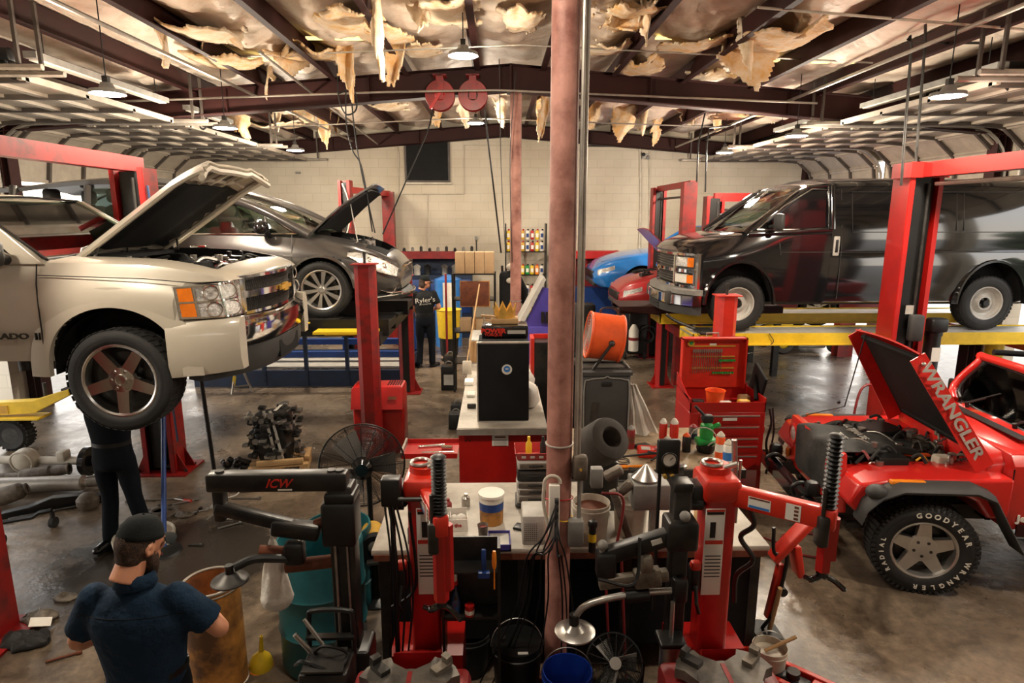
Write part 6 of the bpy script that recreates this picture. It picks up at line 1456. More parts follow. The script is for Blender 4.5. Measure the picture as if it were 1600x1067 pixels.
m_=mb();m_.bx(-.2,.15,-.2,.15,0,.04);m_.build('foot','machine_dark',t)
m_=mb();m_.rbox((-.03,.12,1.80),(.12,.04,.19),.012);m_.cyl((-.07,.12,0.9),(-.07,.12,1.71),.010,n=8);m_.cyl((.0,.12,1.3),(.0,.12,1.71),.007,n=8);gb=m_.build('gauge_box','black',t)
mb().cyl((-.03,.098,1.79),(-.03,.092,1.79),.037,n=28).build('gauge_face','paper',t)
m_=mb();m_.torus((-.03,.093,1.79),.038,.005,(0,1,0),n=28);m_.tube([(-.03,.089,1.79),(-.012,.089,1.805)],.0025,5);m_.build('gauge_ring','steel_dark',t)
for k in range(2): mb().cyl((-.05+.04*k,.11,1.70),(-.05+.04*k,.08,1.70),.011,n=12).build('gauge_knob','gold',t)
shift(t,('gauge_box','gauge_face','gauge_ring','gauge_knob'),(-.01,0,-.145))
# steel centring cone on a grey box, angled grey bracket
p=at(1010,775,3.55);t=thing('wheel_balancer','grey wheel balancer box with a bright steel cone behind the press tower','machine',(p.x+.01,p.y,0))
m_=mb();m_.rbox((0,0,1.25),(.22,.20,.16),.01);m_.bx(.03,.07,.04,.08,.905,1.18);m_.build('housing','grey',t)
m_=mb();m_.lathe([(.005,.085),(.02,.07),(.085,.0),(.085,-.01),(0,-.01)],(-.02,0,1.345),n=32);m_.build('cone','steel',t)
m_=mb();m_.rbox((-.17,-.05,1.12),(.045,.06,.34),.01,rot=(0,-.35,0));m_.rbox((-.15,-.05,1.30),(.10,.06,.05),.01,rot=(0,-.7,0));m_.rbox((-.22,-.02,1.38),(.12,.07,.06),.02,rot=(0,-.5,0));m_.build('bracket','cast',t)
# clutter hanging between: two hoses
# red frame tool leaning on the right
p=gnd(1190,985);t=thing('bead_roller','red and black angled frame tool leaning right of the red machine','tool',(p.x,p.y,0),rot=(0,.14,0))
m_=mb();m_.rbox((.05,0,.72),(.05,.12,.38),.012,rot=(0,.55,0));m_.rbox((.12,0,.58),(.05,.12,.24),.012,rot=(0,-.35,0));m_.rbox((.02,0,.32),(.05,.05,.42),.01);m_.build('frame','red_orange',t)
m_=mb();m_.tube(catmull([(-.10,-.02,.80),(-.06,-.03,.62),(.03,-.04,.60),(.03,-.04,.2),(0,0,.02)]),.013,8);m_.cyl((.05,-.07,.35),(.05,.05,.35),.03,n=14);m_.bx(-.08,.12,-.1,.1,0,.02);m_.build('handle','black',t)
g=gnd(1207,1000);simple('wooden_handle','yellow wooden stick with black end leaning beside the white bucket','tool',mb().cyl((0,.10,0),(0,0,.40),.016,n=10),'wood',(g.x+.02,g.y,0))
# buckets
def bucket(lab,loc,r,h,m,handle=True,name='bucket',content=None,lid=False,grp=None):
    t=thing(name,lab,'bucket',loc,group=grp);m_=mb()
    P=[(0,0),(r*.84,0),(r*.86,.01),(r*.97,h*.84),(r*1.03,h*.85),(r*1.03,h*.89),(r*.99,h*.9),(r,h)]+([(0,h+.004)] if lid else [(r*.96,h),(r*.82,.02),(0,.02)]);m_.lathe(P,n=32);m_.build('shell',m,t)
    if content: mb().cyl((0,0,h*.80),(0,0,h*.82),r*.93,n=28).build('contents',content,t)
    if handle: m_=mb();m_.torus((0,0,h*.9),r*1.05,.003,(0,-.9,.35),n=24,m=5,arc=pi);m_.build('wire_handle','steel',t)
    return t
c=gnd(886,1040,.37);bucket('bright blue open bucket at the foot of the near column',(c.x,c.y-.02,0),.142,.36,'blue_bucket')
c=gnd(808,1000,.40);k_=bucket('black paint pail with pale lettering and a closed lid',(c.x,c.y,0),.15,.40,'black',lid=True,name='paint_pail')
text('Stripline',.06,(-.01,-.150,.19),(pi/2,0,0),'grey_light',k_,'lettering',.002,shear=.3,sx=1.0);mb().box((.03,-.12,.403),(.06,.02,.004)).build('lid_tag','label',k_);mb().cyl((-.09,0,.40),(-.09,0,.425),.022,n=16).build('spout_cap','steel_dark',k_)
c=gnd(735,985,.28);bucket('black rubber bucket with a wire handle left of the paint pail',(c.x,c.y,0),.13,.28,'rubber')
c=gnd(1204,1000,.30);bk=bucket('white plaster bucket with a wooden handle sticking out',(c.x,c.y,0),.105,.26,'white_dirty',content='white_dirty')
m_=mb();m_.cyl((-.04,-.02,.24),(.16,.0,.32),.011,n=10);simple('brush','wooden-handled brush lying in the white plaster bucket','tool',m_,'wood',(c.x,c.y,0))
# red jack body at the lower right edge
c=gnd(1240,1050,.12);t=thing('floor_jack','red trolley jack at the bottom edge right of the white bucket','jack',(c.x-.05,c.y-.05,0),rz=-.75)
m_=mb();m_.bx(-.35,.25,-.11,-.07,.05,.15);m_.bx(-.35,.25,.07,.11,.05,.15);m_.bx(-.35,-.18,-.11,.11,.06,.17);m_.bx(.12,.25,-.11,.11,.06,.14);m_.build('frame','red_orange',t,bev=.006);mb().rbox((-.03,0,.11),(.30,.10,.06),.02).build('lift_arm','black',t);mb().cyl((.02,0,.14),(.02,0,.18),.04,n=16).build('saddle','steel_dark',t)
for x in (-.28,.2):
    for y in (-.13,.13): mb().cyl((x,y-.015,.04),(x,y+.015,.04),.04,n=16).build('wheel','black',t)
mb().box((.19,-.02,.143),(.06,.09,.003)).build('sticker','label',t)
# black cart with tube handle at the bottom
c=at(512,1040,2.75);t=thing('battery_charger','black battery charger with a tube handle and jump leads at the bottom','machine',(c.x,c.y,0))
z0=.62;m_=mb();m_.rbox((0,0,z0),(.24,.20,.24),.02);m_.build('case','machine_dark',t)
m_=mb();m_.prism([(-.10,-.10,z0+.13),(.10,-.10,z0+.13),(.09,.05,z0+.15),(-.09,.05,z0+.15)],(0,0,.01));m_.build('face_plate','steel_dark',t)
m_=mb();m_.tube(catmull([(-.11,.08,z0),(-.11,.10,z0+.28),(-.08,.10,z0+.33),(.08,.10,z0+.33),(.11,.10,z0+.28),(.11,.08,z0)],6),.013,8);m_.bx(-.12,.12,.06,.10,z0+.19,z0+.205);m_.build('handle','black',t)
m_=mb();m_.tube([(-.15,.0,z0+.27),(-.07,.02,z0+.14)],.012,8);m_.tube([(-.12,.06,z0+.31),(-.03,.06,z0+.16)],.010,8);m_.build('clamp','steel',t)
m_=mb();m_.tube(catmull([(-.08,.03,z0+.14),(.0,-.02,z0+.22),(.10,.0,z0+.16),(.05,-.08,z0+.13),(-.10,-.05,z0+.16),(-.16,.0,z0+.1)]),.008,6);m_.build('lead','black',t)
m_=mb();m_.bx(-.10,.10,-.08,.08,.06,z0-.12)
m_.build('post','black',t);m_=mb()
for s in (-1,1): m_.cyl((s*.13,0,.07),(s*.16,0,.07),.07,n=20)
m_.build('wheels','rubber',t)
# ---- white topped workbench behind the machines
WZ=.90;t=thing('workbench','long dirty white-topped workbench crossing behind the near column','workbench',(.45,4.0,0))
mat('bench_top',(.46,.42,.36),.5,col2=(.22,.19,.15),scale=3,edge=.18,amt=.42)
m_=mb();m_.rbox((0,0,WZ-.02),(2.45,.98,.04),.008);m_.build('top','bench_top',t)
m_=mb();m_.box((0,-.485,WZ-.05),(2.42,.02,.04));m_.build('edge_trim','rust',t)
m_=mb();m_.bx(-.95,1.15,.40,.43,.05,WZ-.06);m_.bx(-1.2,1.2,-.40,.42,.16,.19);m_.build('back_panel','black_soft',t)
for x in (-1.16,-.3,.35,1.16):
    for y in (-.42,.42): mb().bx(x-.03,x+.03,y-.03,y+.03,0,WZ-.04).build('leg','machine_dark',t)
mb().bx(-1.18,-.30,-.44,-.42,.25,.84).build('front_panel','black_soft',t);mb().bx(.35,1.18,-.44,-.42,.2,.84).build('front_panel','black_soft',t)
def bz(px,py,z=WZ): return gnd(px,py,z)
def put(nm,lab,cat,m_,m,px,py,z=WZ,rz=0,grp=None,rot=None): c=bz(px,py,z);c.z=z+.001;return simple(nm,lab,cat,m_,m,c,grp,rz,rot=rot)
# joint compound tub, with blue band
c=bz(768,815);t=thing('plastic_tub','round white tub with a blue band and brown spill on the workbench','tub',(c.x,c.y,WZ))
mb().lathe([(0,0),(.075,0),(.078,.03),(.079,.10)],n=28).build('lower','drum_fibre',t);mb().lathe([(.0795,.10),(.081,.155)],n=28).build('blue_band','blue',t);mb().lathe([(.081,.155),(.083,.19),(.088,.195),(.086,.21),(0,.205)],n=28).build('lid','white',t)
# small printed cartons
for i,(px,lab) in enumerate(((716,'small open carton printed red, beside the round white tub'),(690,'small open carton half behind the black accordion slider'))):
    c=bz(px,825);t=thing('carton',lab,'box',(c.x,c.y,WZ),rz=.05)
    m_=mb();m_.bx(-.06,.06,-.05,-.047,0,.085);m_.bx(-.06,.06,.047,.05,0,.12);m_.bx(-.06,-.057,-.05,.05,0,.10);m_.bx(.057,.06,-.05,.05,0,.10);m_.bx(-.06,.06,-.05,.05,0,.004);m_.build('box','paper',t)
    text('the',.035,(0,-.052,.045),(pi/2,0,0),'red_paint',t,'print',.001,bold=.001)
    m_=mb();m_.sph((.02,0,.07),.035,6,(1,1,.8));m_.sph((-.025,.01,.06),.03,6);m_.build('contents','cloth_white',t);m_=mb();m_.bx(-.058,.058,-.045,.045,.05,.055);m_.build('inner_flap','cardboard',t)
c=bz(755,835);t=thing('cup','dirty cup of red grease at the bench edge','cup',(c.x,c.y-.06,WZ));mb().lathe([(0,0),(.025,0),(.032,.09),(.035,.10),(.031,.095),(.026,.02),(0,.02)],n=20).build('cup_wall','cast',t);mb().cyl((0,0,.075),(0,0,.08),.030,n=18).build('grease','hose_red',t)
c=bz(785,850);t=thing('parts_tray','blue and violet plastic tray at the bench edge','tray',(c.x-.02,c.y,WZ));m_=mb();m_.bx(-.07,.07,-.09,.09,0,.01);[m_.bx(*q) for q in ((-.07,-.064,-.09,.09,0,.045),(.064,.07,-.09,.09,0,.045),(-.07,.07,-.09,-.084,0,.045),(-.07,.07,.084,.09,0,.045))];m_.build('tray','purple',t);mb().bx(-.06,.06,-.08,.08,.011,.03).build('liner','grey_light',t)
# old grey radio / receiver with a perforated front
c=bz(845,850);t=thing('radio','grey metal bench radio with a perforated speaker front','radio',(c.x+.02,c.y+.10,WZ));m_=mb();m_.rbox((0,0,.095),(.27,.22,.19),.01);m_.build('case','grey_light',t)
m_=mb()
for i in range(7):
    for j in range(9): m_.cyl((-.12+.012*i,-.111,.03+.014*j),(-.12+.012*i,-.113,.03+.014*j),.003,n=6)
m_.build('speaker_holes','black',t);mb().box((.05,-.112,.10),(.11,.003,.13)).build('panel','white_dirty',t)
# column of parts organisers
cases=[(.034,'grey_plastic','flat grey case at the bottom of the organiser stack'),(.070,'bottle_clear','clear parts case, second from the bottom of the stack'),(.045,'bottle_clear','slim clear parts case in the middle of the stack'),(.050,'bottle_clear','clear parts case under the black tool case'),(.085,'black','black tool case with a long handle in the stack'),(.06,'bottle_clear','clear case of yellow parts near the top of the stack')]
c=bz(835,786);z=WZ+.002;cx0=c.x+.02
for i,(h,m,lab) in enumerate(cases):
    t=thing('parts_case',lab,'case',(cx0,c.y+.02,z),rz=.03*(i % 3-1));w_=.29 if i else .31
    m_=mb();m_.rbox((0,0,h/2),(w_,.22,h-.004),.012);m_.build('case','grey_light' if m=='bottle_clear' else m,t)
    m_=mb();m_.rbox((0,-.112,h/2),(w_*.9,.006,h*.6),.004);m_.build('front_window','cast' if m=='bottle_clear' else 'steel_dark',t)
    m_=mb();m_.rbox((-.02,-.118,h/2),(.10,.012,.012),.004);m_.build('latch','black',t);z += h
t=thing('parts_bin','red open bin with white printing on top of the case stack','bin',(cx0-.01,c.y+.02,z));m_=mb()
for s in (-1,1): m_.prism([(-.13,s*.08,0),(.13,s*.08,0),(.15,s*.11,.06),(-.15,s*.11,.06)],(0,-s*.004,0));m_.prism([(s*.13,-.08,0),(s*.13,.08,0),(s*.15,.11,.06),(s*.15,-.11,.06)],(-s*.004,0,0))
m_.bx(-.13,.13,-.08,.08,0,.004);m_.build('bin','red_paint',t)
for k in range(4): mb().box((-.09+.06*k,-.100,.03),(.03,.002,.022),(.45,0,0)).build('print','label',t)
# spray bottles and rags inside bin
for i,(dx,mm,lab) in enumerate(((-.06,'yellow_bright','small yellow-capped bottle standing in the red bin'),(.04,'rubber','black spray bottle standing in the red bin'))):
    m_=mb();m_.lathe([(0,0),(.022,0),(.022,.08),(.010,.10),(.010,.13),(0,.13)],n=16);simple('bottle',lab,'bottle',m_,mm,(cx0+dx,c.y+.04,z+.005))
# power strip and boxes on the near column
c=Vector((COLX,3.4,0));t=thing('power_strip','white power strip strapped to the near column, full of plugs','power strip',(c.x-.035,3.30,0))
m_=mb();m_.rbox((0,0,1.25),(.062,.04,.33),.008);m_.build('strip','white',t)
m_=mb()
for k in range(6): m_.box((.012,-.021,1.33-.042*k),(.024,.002,.024))
m_.build('outlet','grey',t);mb().torus((-.012,0,1.42),.045,.010,(0,1,0),n=20,arc=pi).tube(catmull([(-.057,0,1.42),(-.06,0,1.3),(-.03,0,1.15)]),.010).build('cord','white_dirty',t)
m_=mb();m_.torus((.035,.10,1.29),.083,.004,(0,.2,1),n=28);m_.build('red_strap','red_paint',t);m_=mb();m_.torus((.035,.10,1.18),.083,.004,(0.2,0,1),n=28);m_.build('yellow_strap','yellow_bright',t)
for k in range(6): mb().rbox((.012,-.032,1.32-.045*k),(.022,.022,.026),.005).build('plug','black',t)
m_=mb();rnd=random.Random(4)
for k in range(9):
    a=rnd.uniform(-.25,.12);m_.tube(catmull([(.012,-.04,1.32-.03*k),(.0+a*.3,-.09,1.18-.02*k),(a*.7,-.07,1.0),(a+.02,-.05+.02*k*.2,.70),(a*1.6,-.02,.3+.05*rnd.random()),(a*2.0,.1,.02)],8),.005,6)
m_.build('cables','black',t)
t=thing('junction_box','grey metal junction box on the right side of the near column','box',(COLX+.115,3.36,0));m_=mb();m_.rbox((0,0,1.49),(.085,.07,.15),.02);m_.build('box','cast',t);mb().cyl((.0,-.036,1.49),(0,-.045,1.49),.008,n=10).build('screw','gold',t);m_=mb();m_.cyl((.0,0,1.0),(.0,0,1.42),.012,n=8);m_.rbox((.10,.02,1.42),(.07,.06,.12),.01);m_.rbox((-.02,-.02,1.10),(.09,.07,.16),.012);m_.build('outlet_boxes','grey',t)
# crusty white buckets on the bench
c=bz(935,856);bucket('dirty cream bucket full of brown waste, left one of the pair on the bench',(c.x-.03,c.y+.14,WZ),.118,.24,'white_dirty',content='rust',handle=False)
c=bz(1000,850);bucket('dirty cream bucket, right one of the pair on the bench',(c.x-.03,c.y+.16,WZ),.112,.23,'white_dirty',content='cast',handle=False)
put('box','small brown wooden block at the right of the workbench','block',mb().rbox((0,0,.04),(.08,.07,.08),.006),'wood',1095,812)
# black pegboard caddy on the machine, tools and bottles on it
c=at(735,870,3.02);t=thing('tool_shelf','black wire tool shelf hanging in front of the bench','shelf',(c.x,3.05,0))
m_=mb();m_.bx(-.15,.15,-.02,.10,.76,.775);m_.bx(-.15,.15,-.02,.10,1.03,1.04);m_.bx(-.15,.15,.10,.11,.76,1.18);m_.build('shelf','machine_dark',t)
for x in (-.15,.15): mb().bx(x-.008,x+.008,-.02,.11,0,1.18).build('side_frame','machine_dark',t)
cs=c.x
m_=mb();m_.lathe([(0,0),(.027,0),(.030,.06),(.027,.09),(.012,.15),(.011,.17)],n=20);tb=thing('bottle','clear spray bottle with bright blue liquid on the black shelf','bottle',(cs-.085,3.07,.776));mb().lathe([(0,.002),(.026,.002),(.028,.055),(0,.056)],n=20).build('liquid','blue_sky',tb);m_.build('bottle','bottle_clear',tb);mb().cyl((0,0,.17),(0,0,.20),.013,n=12).build('collar','red_paint',tb);mb().rbox((0,-.005,.225),(.02,.045,.05),.008).build('nozzle','white',tb)
tb=thing('can','red and white can on the black shelf beside the blue bottle','can',(cs-.01,3.05,.776));mb().cyl((0,0,0),(0,0,.06),.026,n=18).build('can','red_paint',tb);mb().cyl((0,0,.012),(0,0,.035),.0265,n=18).build('label_band','white',tb)
simple('screwdriver','screwdriver with orange wooden handle hanging on the black shelf','tool',mb().tube([(0,0,1.08),(0,0,1.10),(0,0,1.16),(0,0,1.18)],[.008,.013,.012,.008],10).cyl((0,0,.96),(0,0,1.08),.004),'amber',(cs+.125,3.0,0))
simple('brush','blue-handled scrubbing brush hanging on the black shelf','tool',mb().rbox((0,0,1.12),(.025,.02,.12),.008).box((0,-.01,1.04),(.06,.03,.03)),'blue',(cs+.07,3.02,0))
t=thing('bottle','dark soda-like bottle with an orange cap near the grinder','bottle',(bz(615,850).x,bz(615,850).y,WZ)) if False else None

g=gnd(1262,852);t=thing('air_hose','dark red air hose looped on the floor before the off-roader','hose',(g.x,g.y,0));mb().torus((0,0,.012),.22,.010,n=40).tube(catmull([(-.2,-.05,.012),(-.35,.12,.012),(-.6,.22,.012),(-.75,.1,.012)]),.010,8).build('hose','hose_red',t)
c=at(1146,745,3.3);simple('flexible_conduit','silver flexible conduit rising beside the long red arm','conduit',mb().tube([(0,0,-.28),(.01,0,.0),(-.01,0,.22)],.016,10).tube([(.03,0,-.28),(.035,0,.10)],.009,8),'steel',c)

# more clutter on and under the white workbench
for i,(nm,lab,cat,px,py,z,m,k_,dim) in enumerate((
 ('bottle','dark bottle with an orange cap at the left end of the workbench','bottle',645,848,WZ,'machine_dark','b',(.03,.15)),('jar','small steel jar behind the white tub','jar',728,790,WZ,'steel','b',(.03,.09)),
 ('clamp_block','dark clamp block right of the grey radio','tool',893,850,WZ,'machine_dark','x',(.10,.07,.10)),('torch','black torch with a yellow band by the near column','tool',925,862,WZ,'black','c',(.022,.16)),
 ('pipe_offcut','white pipe offcut lying before the cream buckets','pipe',1030,858,WZ,'white','h',(.018,.16)),('steel_plate','grey steel plate lying at the bench edge','plate',975,866,WZ,'steel_dark','x',(.16,.05,.012)),
 ('oil_can','small red oil can on the workbench behind the accordion slider','can',700,800,WZ,'red_dark','b',(.028,.10)),('socket_tray','flat black tray on the workbench before the organiser stack','tray',815,826,WZ,'black','x',(.10,.08,.02)),
 ('car_battery','black car battery on the floor under the workbench','battery',640,1010,0,'black','x',(.22,.16,.18)),('scrap_bracket','rusty bracket on the floor beside the left tyre changer','bracket',720,1040,0,'rust','x',(.16,.06,.12)),
 ('hub_cap','round steel cap lying before the wooden bench cans','car part',1065,730,1.0,'steel','b',(.04,.025)),('grey_block','grey socket holder lying on the wooden bench','tool',1045,735,1.0,'steel_dark','x',(.10,.04,.03)),
 ('plastic_block','yellow plastic block lying by the red tester','block',1046,722,1.0,'yellow_bright','x',(.04,.05,.03)),('clamp','black clamp at the front edge of the wooden bench','clamp',1058,742,1.0,'black','x',(.09,.05,.07)),
 ('bearing','steel bearing on the wooden bench near the wire coil','car part',955,735,1.0,'chrome','b',(.03,.02)),('glove_pair','dark gloves on the wooden bench behind the tester','gloves',1005,700,1.0,'rubber_dust','x',(.12,.10,.03)))):
    c=gnd(px,py,z);m_=mb()
    if k_=='b': r_,h_=dim;m_.lathe([(0,0),(r_,0),(r_,h_*.65),(r_*.5,h_*.8),(r_*.45,h_),(0,h_)],n=18)
    elif k_=='c': r_,h_=dim;m_.cyl((0,0,0),(0,0,h_),r_,n=14);m_.rbox((0,0,h_+.02),(.05,.05,.05),.015)
    elif k_=='h': r_,h_=dim;m_.cyl((-h_/2,0,r_),(h_/2,.03,r_),r_,n=14)
    else: m_.rbox((0,0,dim[2]/2),dim,.012)
    o=simple(nm,lab,cat,m_,m,(c.x,c.y,z+.001),rz=(i*.7) % 1.2-.5)
    if i==0: mb().cyl((0,0,.15),(0,0,.18),.016,n=12).build('cap','orange',o)
    if i==3: mb().cyl((0,0,.07),(0,0,.12),.0235,n=14).build('band','yellow_bright',o)
for px,lab,dy in ((953,'thin red-brown rod leaning against the workbench, left one',0),(978,'thin red-brown rod leaning against the workbench, right one',.05)):
    g=gnd(px,1062);tag(mb().tube([(g.x,g.y,.01),(g.x-.06,3.47,.86)],.009,8).build('rod','hose_red'),lab,'rod')
for k,(a_,b_,lab) in enumerate((((1000,840,2.9),(935,905,2.8),'black cable slung from the press tower to the bench'),((640,800,3.0),(610,950,3.1),'black cable hanging left of the red tyre changer'),((940,770,3.4),(962,860,3.4),'red-brown hose arching over the cream buckets'))):
    A,B=at(*a_),at(*b_);M_=(A+B)/2+Vector((.08,0,.14 if k==2 else -.14));tag(mb().tube(catmull([A,M_,B],12),.009,6).build('cable','hose_red' if k==2 else 'black'),lab,'cable')
g=gnd(372,616);t=thing('step_stool','aluminium step stool legs with yellow label beyond the pickup bumper','stool',(g.x,g.y,0));mb().tube([(-.10,0,0),(-.02,.1,.5)],.02).tube([(.18,.15,0),(.02,.12,.5)],.02).tube([(-.08,.02,.12),(.16,.14,.12)],.012).build('frame','galv',t);mb().box((-.06,.03,.22),(.05,.012,.16),(0,.2,0)).build('sticker','yellow_bright',t)
# fittings on the two tyre changers
for o_,sx_ in ((tm,1),(tm2,-1)):
    m_=mb();m_.rbox((-.12,.0,1.44),(.08,.14,.12),.02);m_.cyl((-.16,-.06,1.40),(-.10,-.06,1.40),.03,n=14);m_.build('valve_block','black',o_);m_=mb();m_.cyl((.03,.0,1.58),(.09,-.02,1.61),.014,n=10);m_.torus((-.02,.05,1.59),.05,.010,n=20);m_.build('air_fitting','steel',o_)
    m_=mb();m_.rbox((-.12,-.06,.98),(.05,.08,.14),.015);m_.tube([(-.12,-.10,.95),(-.13,-.16,.88),(-.11,-.15,.82)],.010);m_.build('side_handle','black',o_);mb().rbox((-.12,-.08,1.06),(.055,.05,.05),.015).build('handle_grip','red_orange',o_)
# ================================================================ MIDDLE: benches, tool chests
def can(nm,lab,px,py,z,h,r,body_m,cap_m='white',band=None,d=None,cone=False,grp=None):
    c=gnd(px,py,z);t=thing(nm,lab,'can',(c.x,c.y,z),group=grp)
    mb().lathe([(0,0),(r,0),(r,h*.78),(r*.9,h*.82),(r*.55,h*.86)],n=20).build('can',body_m,t)
    mb().lathe([(r*.9,h*.82),(r*.92,h*.86),(r*.5,h*.97 if cone else h*.95),(r*.2,h),(0,h)],n=20).build('cap',cap_m,t)
    if band: mb().lathe([(r*1.01,h*.25),(r*1.01,h*.55)],n=20).build('label_band',band,t)
    return t
BZ=1.0
# long bench running away from the camera, red end cabinet in front
t=thing('workbench','long narrow bench with a bright red end panel and worn white top','workbench',(.04,7.7,0))
m_=mb();m_.bx(-.41,.41,-2.25,1.55,BZ-.04,BZ);m_.build('top','bench_top',t);m_=mb();m_.box((0,-2.255,BZ-.035),(.83,.02,.06));m_.build('edge_trim','galv',t)
m_=mb();m_.bx(-.40,.40,-2.2,-2.18,.05,.93);m_.build('end_panel','red_paint',t);m_=mb();m_.bx(-.39,-.36,-2.18,1.5,.1,.9);m_.bx(.36,.39,-2.18,1.5,.1,.9);m_.bx(-.38,.38,1.4,1.5,0,.95);m_.build('side_panel','black_soft',t)
mb().box((-.02,-2.203,.86),(.15,.003,.10)).build('safety_label','label',t);m_=mb();m_.box((-.02,-2.206,.895),(.10,.002,.015));[m_.box((-.02,-2.206,.865-.018*k),(.12,.002,.004)) for k in range(4)];m_.build('label_print','rust',t);m_=mb();m_.cyl((-.34,-2.205,.86),(-.34,-2.20,.86),.008,n=10);m_.cyl((-.30,-2.205,.86),(-.30,-2.20,.86),.008,n=10);m_.build('screw','black',t)
# big black cabinet on the bench
t=thing('cabinet','tall black cabinet with a silver edge and round blue sticker on the long bench','cabinet',(.055,5.85,BZ))
m_=mb();m_.rbox((0,0,.375),(.47,.42,.75),.012);m_.build('case','black_soft',t);m_=mb();m_.bx(-.248,-.236,-.22,-.17,0,.75);m_.bx(-.24,.24,-.215,-.17,.742,.756);m_.build('silver_edge','galv',t)
mb().cyl((.03,-.214,.50),(.03,-.217,.50),.048,n=28).build('sticker','white',t);mb().cyl((.03,-.218,.505),(.03,-.220,.505),.030,n=24).build('sticker_emblem','blue_sky',t);mb().box((.03,-.2215,.507),(.030,.001,.012)).build('sticker_print','white',t)
t=thing('tool_case','flat black case with red POWER lettering on top of the black cabinet','case',(.07,6.0,BZ+.757));mb().rbox((0,0,.055),(.44,.30,.11),.01).build('case','black_gloss',t)
text('POWER',.058,(-.11,-.153,.065),(pi/2,0,0),'red_orange',t,'lettering',.002,sx=1.15,bold=.003);text('TORQUE',.036,(-.11,-.153,.028),(pi/2,0,0),'red_orange',t,'lettering',.002,sx=1.15,bold=.001);mb().box((.11,-.153,.055),(.17,.002,.035)).build('light_bar','grey_light',t)
t=thing('crown','jagged gold paper crown on a wooden box on top of the cases','crown',(.07,6.05,BZ+.87));m_=mb()
for k in range(9):
    a=2*pi*k/9;a2=2*pi*(k+1)/9;am=(a+a2)/2;R_=.10;m_.add([(cos(a)*R_,sin(a)*R_,.05),(cos(a2)*R_,sin(a2)*R_,.05),(cos(a2)*R_*1.05,sin(a2)*R_*1.05,.12),(cos(am)*R_*1.2,sin(am)*R_*1.2,.20),(cos(a)*R_*1.05,sin(a)*R_*1.05,.12)],[(0,1,2,3,4)])
m_.build('crown_band','gold',t);mb().rbox((0,0,.025),(.26,.18,.05),.006).build('wooden_box','wood',t);mb().box((-.08,-.04,.062),(.30,.04,.018),(0,.12,.2)).build('slat','wood',t)
# items further along the long bench
t=thing('filter_box','beige ribbed filter box with a pale top on the left side of the long bench','box',(-.22,8.2,BZ));mb().rbox((0,.12,.16),(.30,.70,.32),.01).build('box','grey_light',t);m_=mb();m_.bx(-.14,.14,-.235,-.231,.02,.30);[m_.box((-.13+.02*k,-.238,.16),(.008,.006,.27)) for k in range(14)];m_.build('ribbed_front','wood',t)
t=thing('machine_box','grey flat-topped metal cabinet further down the long bench','box',(.2,8.5,BZ));mb().rbox((0,0,.17),(.42,.9,.34),.015).build('box','grey_light',t)
# shelf tower with cardboard boxes on top, rusty panel below
t=thing('shelf_unit','black steel shelf tower carrying cardboard boxes beyond the long bench','shelf',(-.38,10.35,0))
m_=mb()
for z in (.5,1.02,1.55,2.0-.03): m_.bx(-.34,.34,-.22,.22,z-.02,z)
m_.build('shelf','machine_dark',t)
for x in (-.34,.34):
    for y in (-.2,.2): mb().bx(x-.018,x+.018,y-.018,y+.018,0,1.97).build('upright','machine_dark',t)
for k,(lab) in enumerate(('leftmost tall cardboard box on the shelf tower','second tall cardboard box on the shelf tower','third tall cardboard box on the shelf tower','rightmost tall cardboard box on the shelf tower')):
    t=thing('cardboard_box',lab,'box',(-.60+.158*k,10.30,1.97+.002),group='tall cardboard boxes on the shelf tower');mb().rbox((0,0,.17),(.15,.30,.34),.004).build('box','cardboard',t);mb().box((0,-.151,.12),(.003,.002,.2)).build('seam','wood',t)
t=thing('radiator','rust-brown mesh panel leaning on the shelf tower under the cardboard boxes','panel',(-.36,10.02,1.45));mb().rbox((0,0,.21),(.46,.04,.40),.006).build('core','rust',t);m_=mb();m_.tube([(-.23,-.01,.01),(.23,-.01,.01),(.23,-.01,.41),(-.23,-.01,.41)],.014,6,True);m_.cyl((0,0,-1.44),(0,0,.01),.012);m_.build('frame','drum_fibre',t)
for k in range(3):
    t=thing('cardboard_box',('small cardboard box under the rusty panel, left','small cardboard box under the rusty panel, middle','small cardboard box under the rusty panel, right')[k],'box',(-.52+.2*k,10.3,1.022));mb().rbox((0,0,.10),(.18,.26,.20),.004).build('box','cardboard',t)
t=thing('jacket','black jacket with a pale cap hung beside the cardboard boxes','jacket',(.20,10.1,1.15));m_=mb();m_.rbox((0,0,.44),(.34,.16,.86),.07);m_.tube([(.10,0,.80),(.24,-.03,.55),(.26,-.04,.28)],[.07,.06,.05],10);remesh(m_,'jacket','black_soft',t,.02,4)
mb().sph((.06,-.02,.93),.10,8,(1.2,1,.7)).sph((.04,-.1,.72),.09,8,(1.1,.4,.6)).build('cap','white_dirty',t);mb().cyl((-.12,.05,-1.15),(-.12,.05,.95),.02).build('rack_pole','machine_dark',t)
# red tray with tools left of the red panel
t=thing('tool_tray','red tool tray with chrome sockets standing left of the red end panel','tray',(-.62,5.72,0));m_=mb();m_.bx(-.28,.24,-.20,.20,.68,.69);m_.bx(-.28,.24,-.2,-.19,.69,.73);m_.bx(-.28,.24,.19,.20,.69,.73);m_.build('tray','red_paint',t);mb().bx(-.29,-.27,-.2,.2,.69,.74).build('tray_end','galv',t)
m_=mb();m_.cyl((-.1,-.1,.70),(.2,-.08,.70),.012);m_.cyl((-.15,.06,.70),(.1,.10,.70),.015);m_.cyl((.08,.02,.71),(.18,.0,.71),.022);m_.build('sockets','chrome',t);m_=mb();m_.cyl((0,0,0.05),(0,0,.68),.02);m_.bx(-.2,.2,-.03,.03,.02,.06);m_.bx(-.03,.03,-.2,.2,.02,.06);m_.build('stand','red_dark',t)
